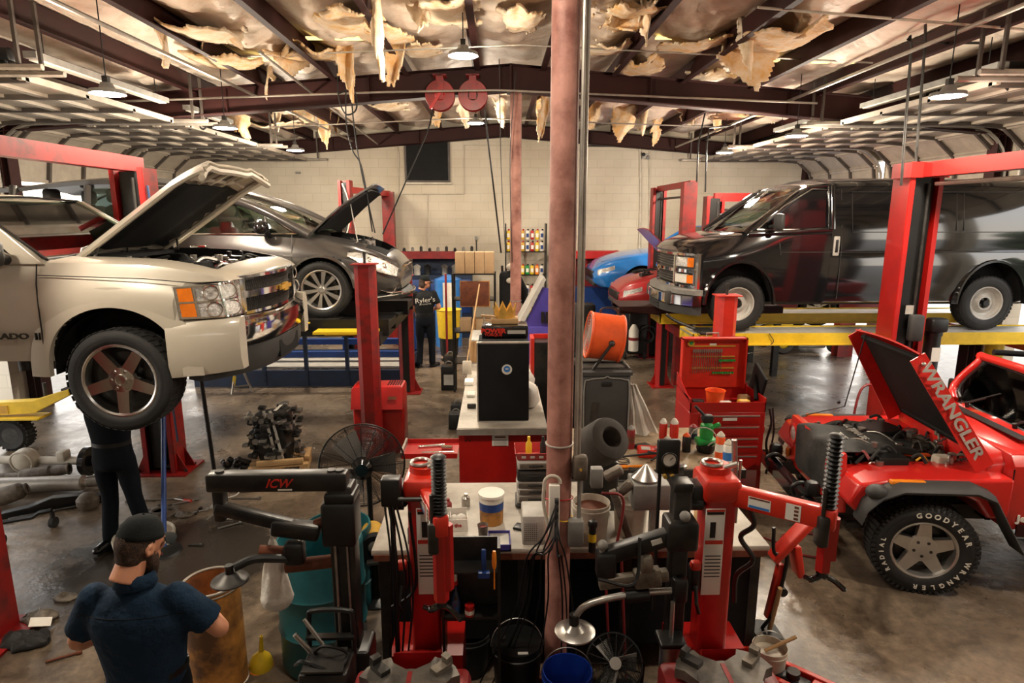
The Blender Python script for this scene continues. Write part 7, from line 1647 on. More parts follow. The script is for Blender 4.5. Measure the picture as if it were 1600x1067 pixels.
# small stuff lying on the near part of the long bench, left of the black cabinet
for i,(nm,lab,cat,px,py,col,dim) in enumerate((('paper_stack','white crumpled papers on the left edge of the long bench','paper',733,600,'paper',(.10,.16,.05)),('glove','pale work gloves on the left edge of the long bench','gloves',736,618,'cloth_white',(.09,.14,.03)),('tape_gun','dark hand tool beside the black cabinet','tool',737,638,'steel_dark',(.09,.03,.05)),('scraper','white plastic scoop with a long handle leaning on the long bench','tool',730,585,'white_dirty',(.11,.02,.17)))):
    c=gnd(px,py,BZ);simple(nm,lab,cat,mb().rbox((0,0,dim[2]/2),dim,.01),col,(c.x,c.y,BZ+.001))
g=gnd(733,585,BZ);simple('broom_handle','thin wooden handle standing against the long bench','tool',mb().cyl((0,0,0),(.16,.9,1.0),.010,n=8),'wood',(g.x-.05,g.y,BZ))
# floor items left of the long bench
for i,(px,py,h,w_,col,lab) in enumerate(((702,608,.42,.26,'black','black car battery tester on the floor left of the long bench'),(704,578,.30,.22,'steel_dark','dark engine part behind the battery tester'),(716,640,.10,.22,'rubber','flat black tray on the floor beside the long bench'),(713,668,.22,.20,'rubber','black box on the floor touching the red end panel'))):
    g=gnd(px,py);t=thing('floor_box',lab,'box',(g.x,g.y,0));mb().rbox((0,0,h/2),(w_,.2,h),.02).build('case',col,t);
    if i==0: mb().box((0,-.102,h*.45),(.16,.003,.18)).build('label','grey_light',t)
    m_=mb();m_.torus((0,0,h),w_*.25,.01,(0,1,0),n=16,arc=pi);m_.build('handle','grey',t)
g=gnd(699,563);t=thing('pole_stand','thin dark red upright pole right of the walking mechanic','pole',(g.x,g.y,0));mb().cyl((0,0,0),(0,0,1.75),.022,n=10).build('pole','red_dark',t);mb().cyl((0,0,0),(0,0,.03),.12,n=20).cyl((-.05,-.06,.03),(-.05,-.06,.12),.03).build('foot','black',t)
# violet console beyond the near column, red trolley beside it
p=at(845,520,8.2);t=thing('diagnostic_console','violet-blue console with a sloping grey lid left of the near column','cabinet',(p.x-.02,8.2,0));mb().rbox((0,0,.75),(.50,.6,1.5),.02).build('case','purple',t);m_=mb();m_.prism([(-.30,-.3,1.52),(.02,-.3,2.12),(.06,-.3,2.10),(-.24,-.3,1.50)],(0,.6,0));m_.build('sloping_lid','grey_light',t);m_=mb();m_.prism([(-.22,-.28,1.5),(.25,-.28,1.5),(.25,-.28,1.95),(.02,-.28,2.0)],(0,.04,0));m_.build('lid_side','purple',t);m_=mb();[m_.box((.02+.06*k,-.30,1.62),(.04,.03,.14)) for k in range(4)];m_.build('instruments','black',t)
p=at(846,545,7.0);t=thing('trolley','narrow red trolley frame left of the near column','trolley',(p.x,7.0,0));mb().bx(-.13,-.09,-.15,.15,.05,1.55).bx(.09,.13,-.15,.15,.05,1.55).bx(-.13,.13,.12,.15,.05,1.55).build('frame','red_orange',t);mb().bx(-.09,.09,-.13,.12,.1,1.5).build('drawers','machine_dark',t)
# hoses, brush pots, bags between cabinet and column
for i,(px,py,col,r,lab) in enumerate(((828,610,'cloth_white',.10,'crumpled white rag behind the near column, upper'),(832,640,'cloth_white',.12,'crumpled white rag behind the near column, lower'))):
    c=gnd(px,py,BZ);m_=mb();m_.sph((0,0,r*.9),r,9,(.9,1,1.2));m_.v=[(a+.03*(vn(a*30,c_*30)-.5),b+.03*(vn(b*30,a*20)-.5),max(0,c_+.03*(vn(c_*25,b*25)-.5))) for a,b,c_ in m_.v];simple('rag',lab,'rag',m_,col,(c.x-.03,c.y+.1,BZ))
# ---- second bench at right with cans
t=thing('workbench','wooden bench with a dark steel front edge behind the kart tyre','workbench',(1.24,4.95,0));m_=mb();m_.rbox((0,0,BZ-.02),(1.30,.95,.04),.008);m_.build('top','wood_bench',t);mb().box((0,-.48,BZ-.04),(1.3,.03,.07)).build('edge','machine_dark',t);mb().rbox((0,0,.50),(1.26,.9,.04),.01).build('lower_shelf','machine_dark',t)
for x in (-.6,.6):
    for y in (-.42,.42): mb().bx(x-.025,x+.025,y-.025,y+.025,0,BZ-.04).build('leg','machine_dark',t)
can('spray_can','dark red aerosol can left on the wooden bench beside the kart tyre',985,700,BZ,.20,.033,'red_dark','grey','rust')
can('spray_can','red aerosol with white cone cap, leftmost of the trio',1035,695,BZ,.235,.033,'red_orange','white',None,cone=True)
can('spray_can','red aerosol with white cone cap, back right of the trio',1052,698,BZ,.25,.036,'red_orange','white',None,cone=True)
can('spray_can','red and white aerosol standing in front of the trio',1042,712,BZ,.17,.032,'red_orange','white_dirty','paper')
can('spray_can','orange-topped white aerosol left of the blue one',1124,715,BZ,.22,.036,'orange','white_dirty','paper')
can('spray_can','pale blue and white aerosol at the right end of the bench',1136,728,BZ,.215,.036,'paper','white_dirty','blue_sky')
can('bottle','black bottle with orange cap between the aerosols and the green tool',1072,705,BZ,.16,.034,'black','orange','machine_dark')
can('bottle','clear blue-grey bottle behind the green tool',1082,692,BZ,.17,.036,'grey','red_dark','blue_dark')
c=gnd(1010,712,BZ);t=thing('diagnostic_tester','red handheld tester with a grey screen lying on the wooden bench','tester',(c.x+.01,c.y,BZ),rz=-.15);mb().rbox((0,0,.035),(.17,.14,.07),.02).build('case','red_orange',t);mb().box((-.02,-.02,.071),(.07,.07,.003)).build('screen','grey_light',t);mb().box((.06,-.03,.071),(.03,.05,.004)).build('keypad','red_dark',t)
c=gnd(1102,705,BZ);t=thing('impact_tool','bright green and black power tool standing among hoses on the wooden bench','tool',(c.x,c.y,BZ));m_=mb();m_.rbox((0,0,.09),(.17,.12,.05),.02);m_.lathe([(0,.11),(.05,.11),(.055,.16),(.05,.23),(.03,.25),(0,.25)],n=20);m_.tube([(.03,0,.2),(.10,-.02,.24)],.02,8);m_.build('body','green',t)
m_=mb();m_.lathe([(0,0),(.065,0),(.075,.03),(.07,.07),(0,.07)],n=24);m_.rbox((0,0,.28),(.09,.07,.07),.02);m_.tube([(-.02,0,.30),(-.10,.02,.38)],.012,8);m_.build('motor','black',t);m_=mb();m_.torus((-.04,-.05,.13),.10,.005,(.3,1,.2),n=26,arc=4.5);m_.torus((.05,-.06,.06),.05,.006,(.1,1,.4),n=20,arc=4.2);m_.build('cable','grey_light',t)
m_=mb();m_.torus((0,0,.0),.055,.005,n=26);m_.torus((.01,.01,.012),.045,.005,n=26);put('wire_coil','grey coil of wire on the wooden bench beside the kart tyre','cable',m_,'rubber_dust',972,722,BZ)
m_=mb();m_.cyl((-.10,0,.015),(.12,.03,.012),.012,n=10);m_.sph((-.10,0,.018),.022,6);put('ratchet','orange-tipped ratchet lying at the front of the wooden bench','tool',m_,'amber',985,733,BZ)
m_=mb();m_.cyl((-.06,0,.015),(.06,0,.015),.014,n=10);put('socket','chrome socket lying at the front of the wooden bench','tool',m_,'chrome',967,730,BZ)
rnd=random.Random(5);labs=['black air hose curled on the wooden bench','grey pliers on the wooden bench','black rubber grommet heap on the wooden bench']
m_=mb();m_.tube(catmull([(rnd.uniform(-.2,.2),rnd.uniform(-.12,.12),.02+.02*k) for k in range(7)],8),.008,6);put('hose',labs[0],'hose',m_,'rubber',1010,728,BZ)
m_=mb();m_.tube([(-.08,-.02,.02),(0,0,.02),(.08,.02,.02)],.012).tube([(-.08,.03,.02),(0,0,.02),(.07,-.02,.02)],.010);put('pliers',labs[1],'tool',m_,'steel_dark',1000,738,BZ)
# grey case standing upright and the orange blower on it
p=at(944,683,5.15);t=thing('equipment_case','upright dark grey moulded case with an oval grip right of the near column','case',(p.x,5.15,BZ));m_=mb();m_.rbox((0,0,.30),(.41,.10,.60),.03,rot=(0,0,0));m_.bx(-.215,.215,-.06,.06,.575,.605);m_.build('shell','grey_plastic',t)
m_=mb();m_.tube(catmull([(-.19,-.055,.03),(-.19,-.055,.48),(-.15,-.055,.54),(-.03,-.055,.555),(0,-.055,.57),(.03,-.055,.555),(.15,-.055,.54),(.19,-.055,.48),(.19,-.055,.03)],6),.006,6);m_.build('raised_rim','grey',t);mb().rbox((.0,-.05,.50),(.09,.02,.04),.02).build('grip_hole','black',t);m_=mb();m_.box((.0-.10,-.055,.26),(.05,.01,.16),(0,.15,0));m_.build('clip','steel_dark',t)
t=thing('drum_blower','orange drum blower fan tipped on its side on top of the grey case','fan',(p.x+.01,5.35,BZ+.64));m_=mb();m_.T=Matrix.Translation((0,0,.22)) @ Matrix.Rotation(-.25,4,'Y') @ Matrix.Rotation(radians(-68),4,'Y') @ Matrix.Rotation(0,4,'X')
m_.lathe([(.195,-.14),(.20,-.14),(.20,.14),(.195,.14),(.195,-.14)],n=36);m_.torus((0,0,.14),.20,.01,n=36);m_.torus((0,0,-.14),.20,.01,n=36);T_=m_.T.copy();m_.build('drum','orange',t)
m_=mb();m_.T=T_;m_.cyl((0,0,.0),(0,0,.12),.07,n=20);blades(m_,.17,4,.5);m_.build('motor','grey',t);m_=mb();m_.T=T_
for k in range(7): m_.torus((0,0,.145),.03+.025*k,.002,n=24,m=4)
for k in range(8): a=k*pi/4;m_.tube([(0,0,.145),(cos(a)*.2,sin(a)*.2,.14)],.002,4)
m_.build('grille','grey_light',t);m_=mb();m_.tube([(-.12,-.16,-.04),(.02,-.20,.18)],.014,8);m_.sph((.03,-.205,.20),.028,8);m_.tube([(-.2,-.16,-.035),(.2,-.16,-.035)],.012);m_.tube([(-.2,.12,-.035),(.2,.12,-.035)],.012);m_.tube([(-.2,-.16,-.035),(-.2,.12,-.035)],.012);m_.tube([(.2,-.16,-.035),(.2,.12,-.035)],.012);m_.build('stand','steel_dark',t)
m_=mb();m_.tube(catmull([(-.04,.02,.42),(-.02,.0,.47),(.10,.0,.47),(.12,.02,.42)]),.008,6);m_.build('carry_handle','steel_dark',t)
# table under the blower (behind the case)
t=thing('stand_table','low black stand holding the orange blower behind the grey case','stand',(p.x,5.42,0));mb().bx(-.22,.22,-.14,.26,1.56,1.60).build('top','machine_dark',t)
for x in (-.2,.2): mb().bx(x-.015,x+.015,.2,.23,0,1.56).build('leg','machine_dark',t);mb().bx(x-.015,x+.015,-.1,-.07,1.0,1.56).build('leg','machine_dark',t)
# white bag hanging right of the case
c=at(992,680,5.2);m_=mb();m_.grid(lambda u,v: Vector(((u-.5)*lerp(.06,.30,v)+.10*v,.02*sin(u*18)+.015*sin(v*9),-.46*v+.02*sin(u*9)*v)),22,14,.006);simple('rag','white towel draped beside the grey case','towel',m_,'cloth_white',(c.x-.04,c.y+.02,1.47))
# kart slick tyre sitting on the black balancer hood by the near column
p=at(940,692,3.95);t=thing('kart_tyre','smooth wide kart tyre resting on a black stand right of the near column','tyre',(p.x,3.95,0));m_=mb();m_.T=Matrix.Translation((0,0,p.z)) @ Vector((.42,-.75,.62)).to_track_quat('Z','Y').to_matrix().to_4x4()
m_.lathe([(.060,.11),(.072,.128),(.10,.13),(.138,.112),(.148,.08),(.149,-.08),(.138,-.112),(.10,-.13),(.072,-.125),(.06,-.11),(.06,.11)],n=40);m_.build('tyre','rubber_dust',t)
t=thing('balancer_stand','black machine stand holding the kart tyre','machine',(p.x,4.0,0));m_=mb();m_.rbox((0,.05,(.94+p.z-.14)/2),(.24,.26,p.z-.14-.92),.02);m_.build('hood','machine_dark',t);m_=mb();m_.cyl((.02,-.10,p.z-.18),(.12,-.10,p.z-.20),.01);m_.build('bolt','steel',t)
# ---- red tool chest with its lid up
g=gnd(1180,770);t=thing('tool_chest','red roller tool chest with open lid full of sockets and wrenches','tool chest',(2.23,6.04,0))
m_=mb();m_.bx(-.37,.37,-.25,.25,.42,1.02);m_.build('cabinet','red_paint',t,bev=.008)
for k,(z0,z1) in enumerate(((.90,1.0),(.78,.885),(.70,.765),(.60,.685),(.44,.585))):
    d_=mb().rbox((.02,-.253,(z0+z1)/2),(.60,.02,z1-z0),.008).build('drawer','red_paint',t);mb().box((.02,-.268,z1-.012),(.58,.012,.010)).build('drawer_pull','galv',d_)
mb().box((.02,-.266,.955),(.14,.003,.03)).build('maker_plate','label',t)
m_=mb();m_.bx(-.37,-.33,-.25,.25,.12,.42);m_.bx(.33,.37,-.25,.25,.12,.42);m_.bx(-.37,.37,-.25,.25,.08,.13);m_.bx(.37,.46,-.06,.06,.74,.80);m_.build('base','red_paint',t)
for x in (-.32,.32):
    for y in (-.2,.2): mb().cyl((x-.015,y,.04),(x+.015,y,.04),.04,n=18).build('caster','black',t)
m_=mb();m_.bx(-.37,-.36,-.25,.25,1.02,1.16);m_.bx(.36,.37,-.25,.25,1.02,1.16);m_.bx(-.37,.37,-.25,-.24,1.02,1.12);m_.bx(-.37,.37,.24,.25,1.02,1.18);m_.prism([(-.37,-.25,1.12),(-.37,.25,1.18),(-.37,.25,1.30)],(.01,0,0));m_.build('top_tray','red_paint',t)
m_=mb();m_.bx(-.36,.30,.20,.22,1.15,1.68);[m_.bx(*q) for q in ((-.36,-.345,.12,.22,1.15,1.68),(.285,.30,.12,.22,1.15,1.68),(-.36,.30,.12,.22,1.665,1.68))];ld=m_.build('lid','red_orange',t)
m_=mb();[m_.bx(-.24,.20,.185,.20,z,z+.012) for z in (1.58,1.47,1.35)];m_.build('tool_rail','yellow',ld)
m_=mb();[m_.cyl((-.23+.022*k,.18,1.30+.003*k),(-.23+.022*k,.18,1.56),.004,n=6) for k in range(14)];[m_.box((-.23+.022*k,.178,1.54),(.016,.01,.03)) for k in range(14)];m_.build('wrenches','steel',ld)
m_=mb();[m_.cyl((.04+.025*k,.185,1.44-.0*k),(.04+.025*k,.16,1.44),.012,n=10) for k in range(7)];[m_.cyl((-.02+.025*k,.185,1.31),(-.02+.025*k,.16,1.31),.011,n=10) for k in range(9)];m_.build('sockets','green',ld)
mb().cyl((-.26,.185,1.62),(-.26,.178,1.62),.036,n=24).build('round_sticker','yellow',ld);mb().cyl((-.26,.177,1.62),(-.26,.175,1.62),.018,n=20).build('sticker_centre','green',ld);mb().box((-.03,.195,1.60),(.07,.003,.03)).build('plate','label',ld)
m_=mb();m_.tube([(-.10,.2,1.68),(-.10,.2,1.72),(.02,.2,1.72),(.02,.2,1.68)],.008,6);m_.build('lid_handle','galv',ld)
m_=mb();m_.tube([(.33,-.1,1.1),(.40,.12,1.34)],.02,8);m_.rbox((.40,.05,1.22),(.03,.30,.34),.01,rot=(.4,0,0));m_.build('hanging_tray','black_soft',t)
m_=mb();m_.tube(catmull([(.42,-.22,1.05),(.44,-.24,.9),(.41,-.23,.7),(.44,-.24,.5),(.43,-.24,.38)]),.012,6);m_.tube(catmull([(.46,-.20,1.05),(.48,-.22,.8),(.45,-.21,.5)]),.009,6);m_.build('hanging_cables','black',t)
t=thing('bucket','small bright orange bucket standing in the open tool chest','bucket',(2.16,5.97,1.03));mb().lathe([(0,0),(.075,0),(.095,.16),(.10,.165),(.09,.16),(.07,.01),(0,.01)],n=26).build('shell','orange',t)
for i,(x,y,m,lab) in enumerate(((-.25,-.1,'steel_dark','dark impact gun lying in the chest tray'),(.2,-.12,'yellow','yellow tape lying in the chest tray'),(.0,-.17,'cloth_white','white rag in the chest tray'),(.27,.05,'wood','wooden block in the chest tray'))): simple('tray_item',lab,'tool',mb().rbox((0,0,.04),(.12,.08,.07),.02),m,(2.23+x,6.04+y,1.035))
# lower clutter on the chest base
simple('parts_heap','cream and black parts heaped on the base of the tool chest','parts',mb().rbox((0,0,.08),(.20,.14,.16),.02).sph((.16,-.02,.06),.06,6),'cast',(2.26,5.84,.131))
# ================================================================ RIGHT AND LEFT FLOOR
def disc_wheel(nm,lab,px,py,r,h,m='cast'):
    g=gnd(px,py);t=thing(nm,lab,'car part',(g.x,g.y,0));m_=mb();m_.lathe([(r*.35,h*.6),(r*.4,h),(r*.62,h*.9),(r*.80,h*.35),(r*.93,h*.5),(r,h*.45),(r,0),(0,0)],n=32);m_.build('disc',m,t);m_=mb()
    for k in range(6): a=k*pi/3;m_.box((cos(a)*r*.62,sin(a)*r*.62,h*.95),(r*.25,r*.12,.006),(0,0,a))
    m_.build('slot','black',t)
disc_wheel('flywheel','brown round flywheel lying on the oily floor behind the blue pole',250,803,.17,.05)
g=gnd(210,850);t=thing('drain_pan','shallow round cream drain pan on the floor behind the capped head','pan',(g.x+.12,g.y-.04,0));mb().lathe([(0,.005),(.22,.005),(.225,.11),(.245,.125),(.25,.11),(.235,.0),(0,0)],n=36).build('pan','white_dirty',t);mb().cyl((0,0,.02),(0,0,.03),.215,n=32).build('old_oil','rust',t)
# blue pole jack, slim black stand
g0=gnd(262,862);t=thing('pole_jack','slim blue pole stand on a round black foot propping the pickup','stand',(g0.x-.03,g0.y,0));mb().tube([(0,0,.02),(-.13,.45,1.0),(-.17,.6,1.45)],.022,10).build('pole','blue',t);mb().lathe([(0,0),(.15,0),(.14,.02),(.03,.05),(0,.05)],n=28).build('foot','black',t)
g0=gnd(343,792);t=thing('support_stand','tall slim black stand under the pickup bumper with a square foot','stand',(g0.x,g0.y,0));mb().tube([(0,0,.0),(-.04,-.05,1.55)],.02,10).build('pole','black',t);mb().torus((-.02,.25,.03),.11,.008,n=24).box((0,0,.01),(.16,.12,.02)).build('foot','grey_light',t)
# rear axle, exhausts, beam on the left floor
g=gnd(143,742);t=thing('rear_axle','dirty rear axle housing with a black hub disc lying on the left floor','car part',(g.x,g.y,0));m_=mb();m_.cyl((-.02,0,.17),(-1.7,.05,.19),.045,n=16);m_.sph((-.70,0,.19),.14,12,(1,.8,1));m_.torus((-.70,-.08,.19),.12,.012,(0,1,.1),n=24);m_.rbox((-.28,0,.24),(.10,.12,.12),.02);m_.cyl((-.12,0,.17),(-.04,0,.17),.06,n=16);m_.build('housing','white_dirty',t);mb().cyl((-.04,0,.17),(.02,0,.17),.165,n=32).cyl((.02,0,.17),(.06,0,.17),.06,n=16).build('hub_disc','black_gloss',t)
g=gnd(60,752);t=thing('exhaust_pipe','bent grey exhaust pipe with a flared end, behind the long silver one','car part',(g.x,g.y,0));mb().tube(catmull([(.30,.06,.12),(.16,.03,.10),(0,0,.09),(-.25,-.02,.07),(-.6,-.05,.08)],8),[.055]*10+[.075]*12+[.04]*11,14).torus((.31,.06,.12),.055,.012,(1,.2,.1),n=20).build('pipe','cast',t)
g=gnd(85,770);t=thing('exhaust_muffler','long straight silver exhaust tube lying on the left floor','car part',(g.x,g.y,0));mb().cyl((.28,.05,.09),(-1.1,-.03,.09),.082,n=24).cyl((.28,.05,.09),(.34,.053,.09),.045,n=16).build('pipe','galv',t);mb().tube([(.34,.053,.09),(.45,.06,.10)],.05,12).build('end_joint','cast',t)
g=gnd(14,790);t=thing('catalytic_converter','short silver and brown catalytic converter at the left edge','car part',(g.x,g.y,0));mb().tube([(-.28,-.05,.06),(-.05,0,.10),(.10,.05,.14),(.14,.07,.15)],[.03,.095,.085,.05],16).torus((.15,.07,.15),.05,.014,(1,.5,.3),n=20).build('pipe','cast',t)
g=gnd(85,795);t=thing('frame_beam','black pressed steel beam lying on the left floor','car part',(g.x,g.y,0),rz=.48);mb().prism([(-.42,-.04,0),(-.42,-.04,.06),(-.2,-.04,.075),(0,-.04,.13),(.2,-.04,.11),(.45,-.04,.06),(.45,-.04,0)],(0,.09,0)).build('beam','black',t,bev=.006);mb().cyl((-.35,-.1,.02),(.5,-.08,.02),.012).build('rod','steel_dark',t)
g=gnd(142,795);simple('air_canister','small round bronze canister on the floor left of the standing legs','canister',mb().lathe([(0,0),(.07,.01),(.10,.06),(.10,.11),(.06,.16),(.02,.175),(0,.175)],n=24),'cast',(g.x-.02,g.y,0))
# creeper-like black frame with casters at the left
g=gnd(35,828);t=thing('engine_stand','low black stand legs with casters at the left edge','stand',(g.x,g.y,0));mb().tube([(-.35,-.12,.09),(.10,.02,.12),(.16,.03,.16),(.26,.05,.17)],.022,6).tube([(-.30,-.35,.09),(.0,-.28,.09)],.022,6).build('frame','black',t)
for x,y in ((.26,.05),(.02,-.28),(-.12,-.30)): mb().cyl((x-.02,y,.05),(x+.02,y,.05),.05,n=18).tube([(x,y,.05),(x,y,.16)],.02,6).build('caster','rubber',t)
# crumpled rags
def rag(lab,px,py,r,m,sx=1.6,seed=1):
    g=gnd(px,py);rnd=random.Random(seed);m_=mb();m_.sph((0,0,0),r,12,(sx,1,.45));m_.v=[(a*(1+.7*(vn(a*22+seed,b*22)-.5)),b*(1+.7*(vn(b*25,a*18+seed)-.5)),max(.001,(c_+r*.2)*(.4+1.2*vn(a*30+seed,b*30)))) for a,b,c_ in m_.v];return simple('rag',lab,'rag',m_,m,(g.x,g.y,0))
rag('crumpled brown rag on the floor, the farther of two',104,935,.06,'cast',seed=2);rag('crumpled brown and white rag on the floor, nearer the red post',62,968,.085,'cast',seed=5);g=gnd(62,985);simple('paper_scrap','torn grey paper scrap on the brown rag','paper',mb().box((0,0,.055),(.13,.10,.003),(.1,.3,.5)),'paper',(g.x,g.y+.02,0))
rag('black rag heap at the left edge of the floor',38,1005,.10,'rubber',seed=8)
# tools scattered on the oily patch
TL=[(240,782,.55,.10,'steel','long steel bar behind the flywheel'),(290,785,.24,.5,'steel','chrome ratchet near the red post foot'),(300,802,.30,.45,'steel','chrome wrench pointing to the black tower'),(330,808,.16,1.4,'steel','crossed chrome spanner near the black stand foot'),(310,800,.13,1.6,'steel_dark','short dark socket bar'),(360,822,.22,.6,'steel','shiny bar beside the open drum'),(355,812,.10,.3,'white','small white tube on the floor'),(306,853,.13,-.06,'steel_dark','dark bolt bar lying alone on the wet floor'),(385,780,.3,0,'steel','chrome bar behind the black swing arm'),(100,1028,.2,.5,'rust','thin rusty rod near the man in navy')]
for px,py,L,a,m,lab in TL:
    g=gnd(px,py);m_=mb();m_.cyl((-L/2,0,.010),(L/2,0,.010),.009,n=8);m_.cyl((L/2-.03,0,.012),(L/2,0,.012),.018,n=10);simple('hand_tool',lab,'tool',m_,m,(g.x,g.y,0),rz=a)
g=gnd(288,783);t=thing('screwdriver','screwdriver with a red handle on the wet floor','tool',(g.x,g.y,0),rz=-.3);mb().cyl((-.12,0,.012),(0,0,.012),.004,n=6).build('shaft','steel',t);mb().cyl((0,0,.014),(.09,0,.014),.014,n=10).build('handle','red_orange',t)
g=gnd(272,808);rag('brown rag beside the flywheel',288,806,.06,'cast',1.3,11)
g=gnd(385,770);t=thing('paper_roll','white roll of shop towel lying on the floor behind the swing arm','roll',(g.x,g.y+.05,0));mb().cyl((-.13,0,.055),(.10,.02,.055),.05,.055,n=22).build('roll','paper',t);mb().cyl((.10,.02,.055),(.104,.02,.055),.054,n=20).build('core','grey',t)
# engine on a pallet
g=gnd(428,748);t=thing('pallet','raw wooden pallet under the strapped engine','pallet',(g.x,g.y+.27,0),rz=.2);m_=mb();[m_.box((0,-.22+.11*k,.13),(.64,.08,.02)) for k in range(5)];m_.build('deck_boards','wood',t);m_=mb();[m_.box((x,0,.075),(.09,.52,.09)) for x in (-.27,0,.27)];m_.build('stringers','wood',t);m_=mb();[m_.box((0,y,.015),(.64,.09,.02)) for y in (-.2,.2)];m_.build('bottom_boards','wood',t)
m_=mb();m_.rbox((.02,-.24,.18),(.50,.05,.06),.006);m_.rbox((.30,.0,.17),(.06,.3,.05),.006);m_.build('bracing','wood',t)
E0=(g.x-.03,g.y+.27);t=thing('engine','dismounted black and silver engine strapped to the wooden pallet','engine',(E0[0],E0[1],.142));rnd=random.Random(9)
m_=mb();m_.rbox((-.02,0,.22),(.34,.30,.42),.03,rot=(0,-.12,0));m_.rbox((-.03,0,.50),(.40,.26,.13),.03,rot=(0,-.12,0));m_.build('block','machine_dark',t)
for mt,nm,nn in (('steel_dark','castings',34),('steel','fittings',26),('rubber','hoses',18)):
    m_=mb()
    for k in range(nn):
        s=rnd.choice([(-1,0),(1,0),(0,-1),(0,-1),(0,1)]);p=Vector((s[0]*.20+rnd.uniform(-.18,.18)*(s[0]==0),s[1]*.17+rnd.uniform(-.15,.15)*(s[1]==0),rnd.uniform(.05,.58)));p.x -= (p.z-.2)*.12;q=p+Vector((rnd.uniform(-.1,.1),rnd.uniform(-.08,.08),rnd.uniform(-.12,.1)));q.z=max(.02,min(.62,q.z))
        if nm=='hoses': m_.tube(catmull([p,p.lerp(q,.5)+Vector((s[0]*.05,s[1]*.05,0)),q]),.012,6)
        else: m_.cyl(p,p+Vector((s[0]*.05,s[1]*.05,.01)),rnd.uniform(.015,.04),n=10);m_.rbox(q,(rnd.uniform(.03,.10),)*2+(.04,),.008)
    m_.build(nm,mt,t)
m_=mb();m_.box((.06,0,.62),(.03,.34,.006));m_.box((.07,-.185,.31),(.03,.006,.64),(0,-.18,0));m_.box((.0,-.185,.31),(.03,.006,.64),(0,-.18,0));m_.build('strap','cloth_white',t)
g=gnd(365,738);t=thing('parts_heap','heap of dark engine parts on the floor left of the pallet','parts',(g.x-.02,g.y+.1,0));m_=mb();rnd=random.Random(3)
for k in range(14): p=(rnd.uniform(-.16,.16),rnd.uniform(-.1,.1),rnd.uniform(.03,.10));m_.rbox(p,(.09,.07,.05),.02,rot=(rnd.random(),rnd.random(),rnd.random()))
m_.build('parts','machine_dark',t)
# yellow arm over a knobby tyre at the left edge
c=gnd(20,708);t=thing('lift_truck','yellow steel frame on a knobby tyre at the left edge behind the pickup','machine',(c.x-.05,c.y+.15,0));m_=mb();m_.lathe([(.10,.09),(.17,.10),(.20,.07),(.205,0),(.20,-.07),(.17,-.10),(.10,-.09)],(0,0,.205),(0,-1,0),32)
for k in range(26): a=2*pi*k/26;m_.box((cos(a)*.205,0,.205+sin(a)*.205),(.02,.16,.025),(0,-a,0))
m_.build('tyre','rubber',t);mb().cyl((0,-.09,.205),(0,.09,.205),.11,n=20).build('hub','steel_dark',t)
m_=mb();m_.prism([(-.5,-.1,.44),(.35,-.1,.50),(.80,-.1,.72),(.80,-.1,.80),(.35,-.1,.66),(-.5,-.1,.62)],(0,.12,0));m_.bx(-.5,.42,-.16,.10,.42,.45);m_.build('frame','yellow_bright',t,bev=.006);m_=mb();m_.prism([(.70,-.08,.72),(1.3,-.08,.95),(1.3,-.08,1.02),(.70,-.08,.80)],(0,.08,0));m_.cyl((.45,0,.7),(.45,0,.86),.02);m_.build('arm','steel_dark',t);mb().box((-.1,-.105,.55),(.28,.01,.10)).build('panel','yellow',t)
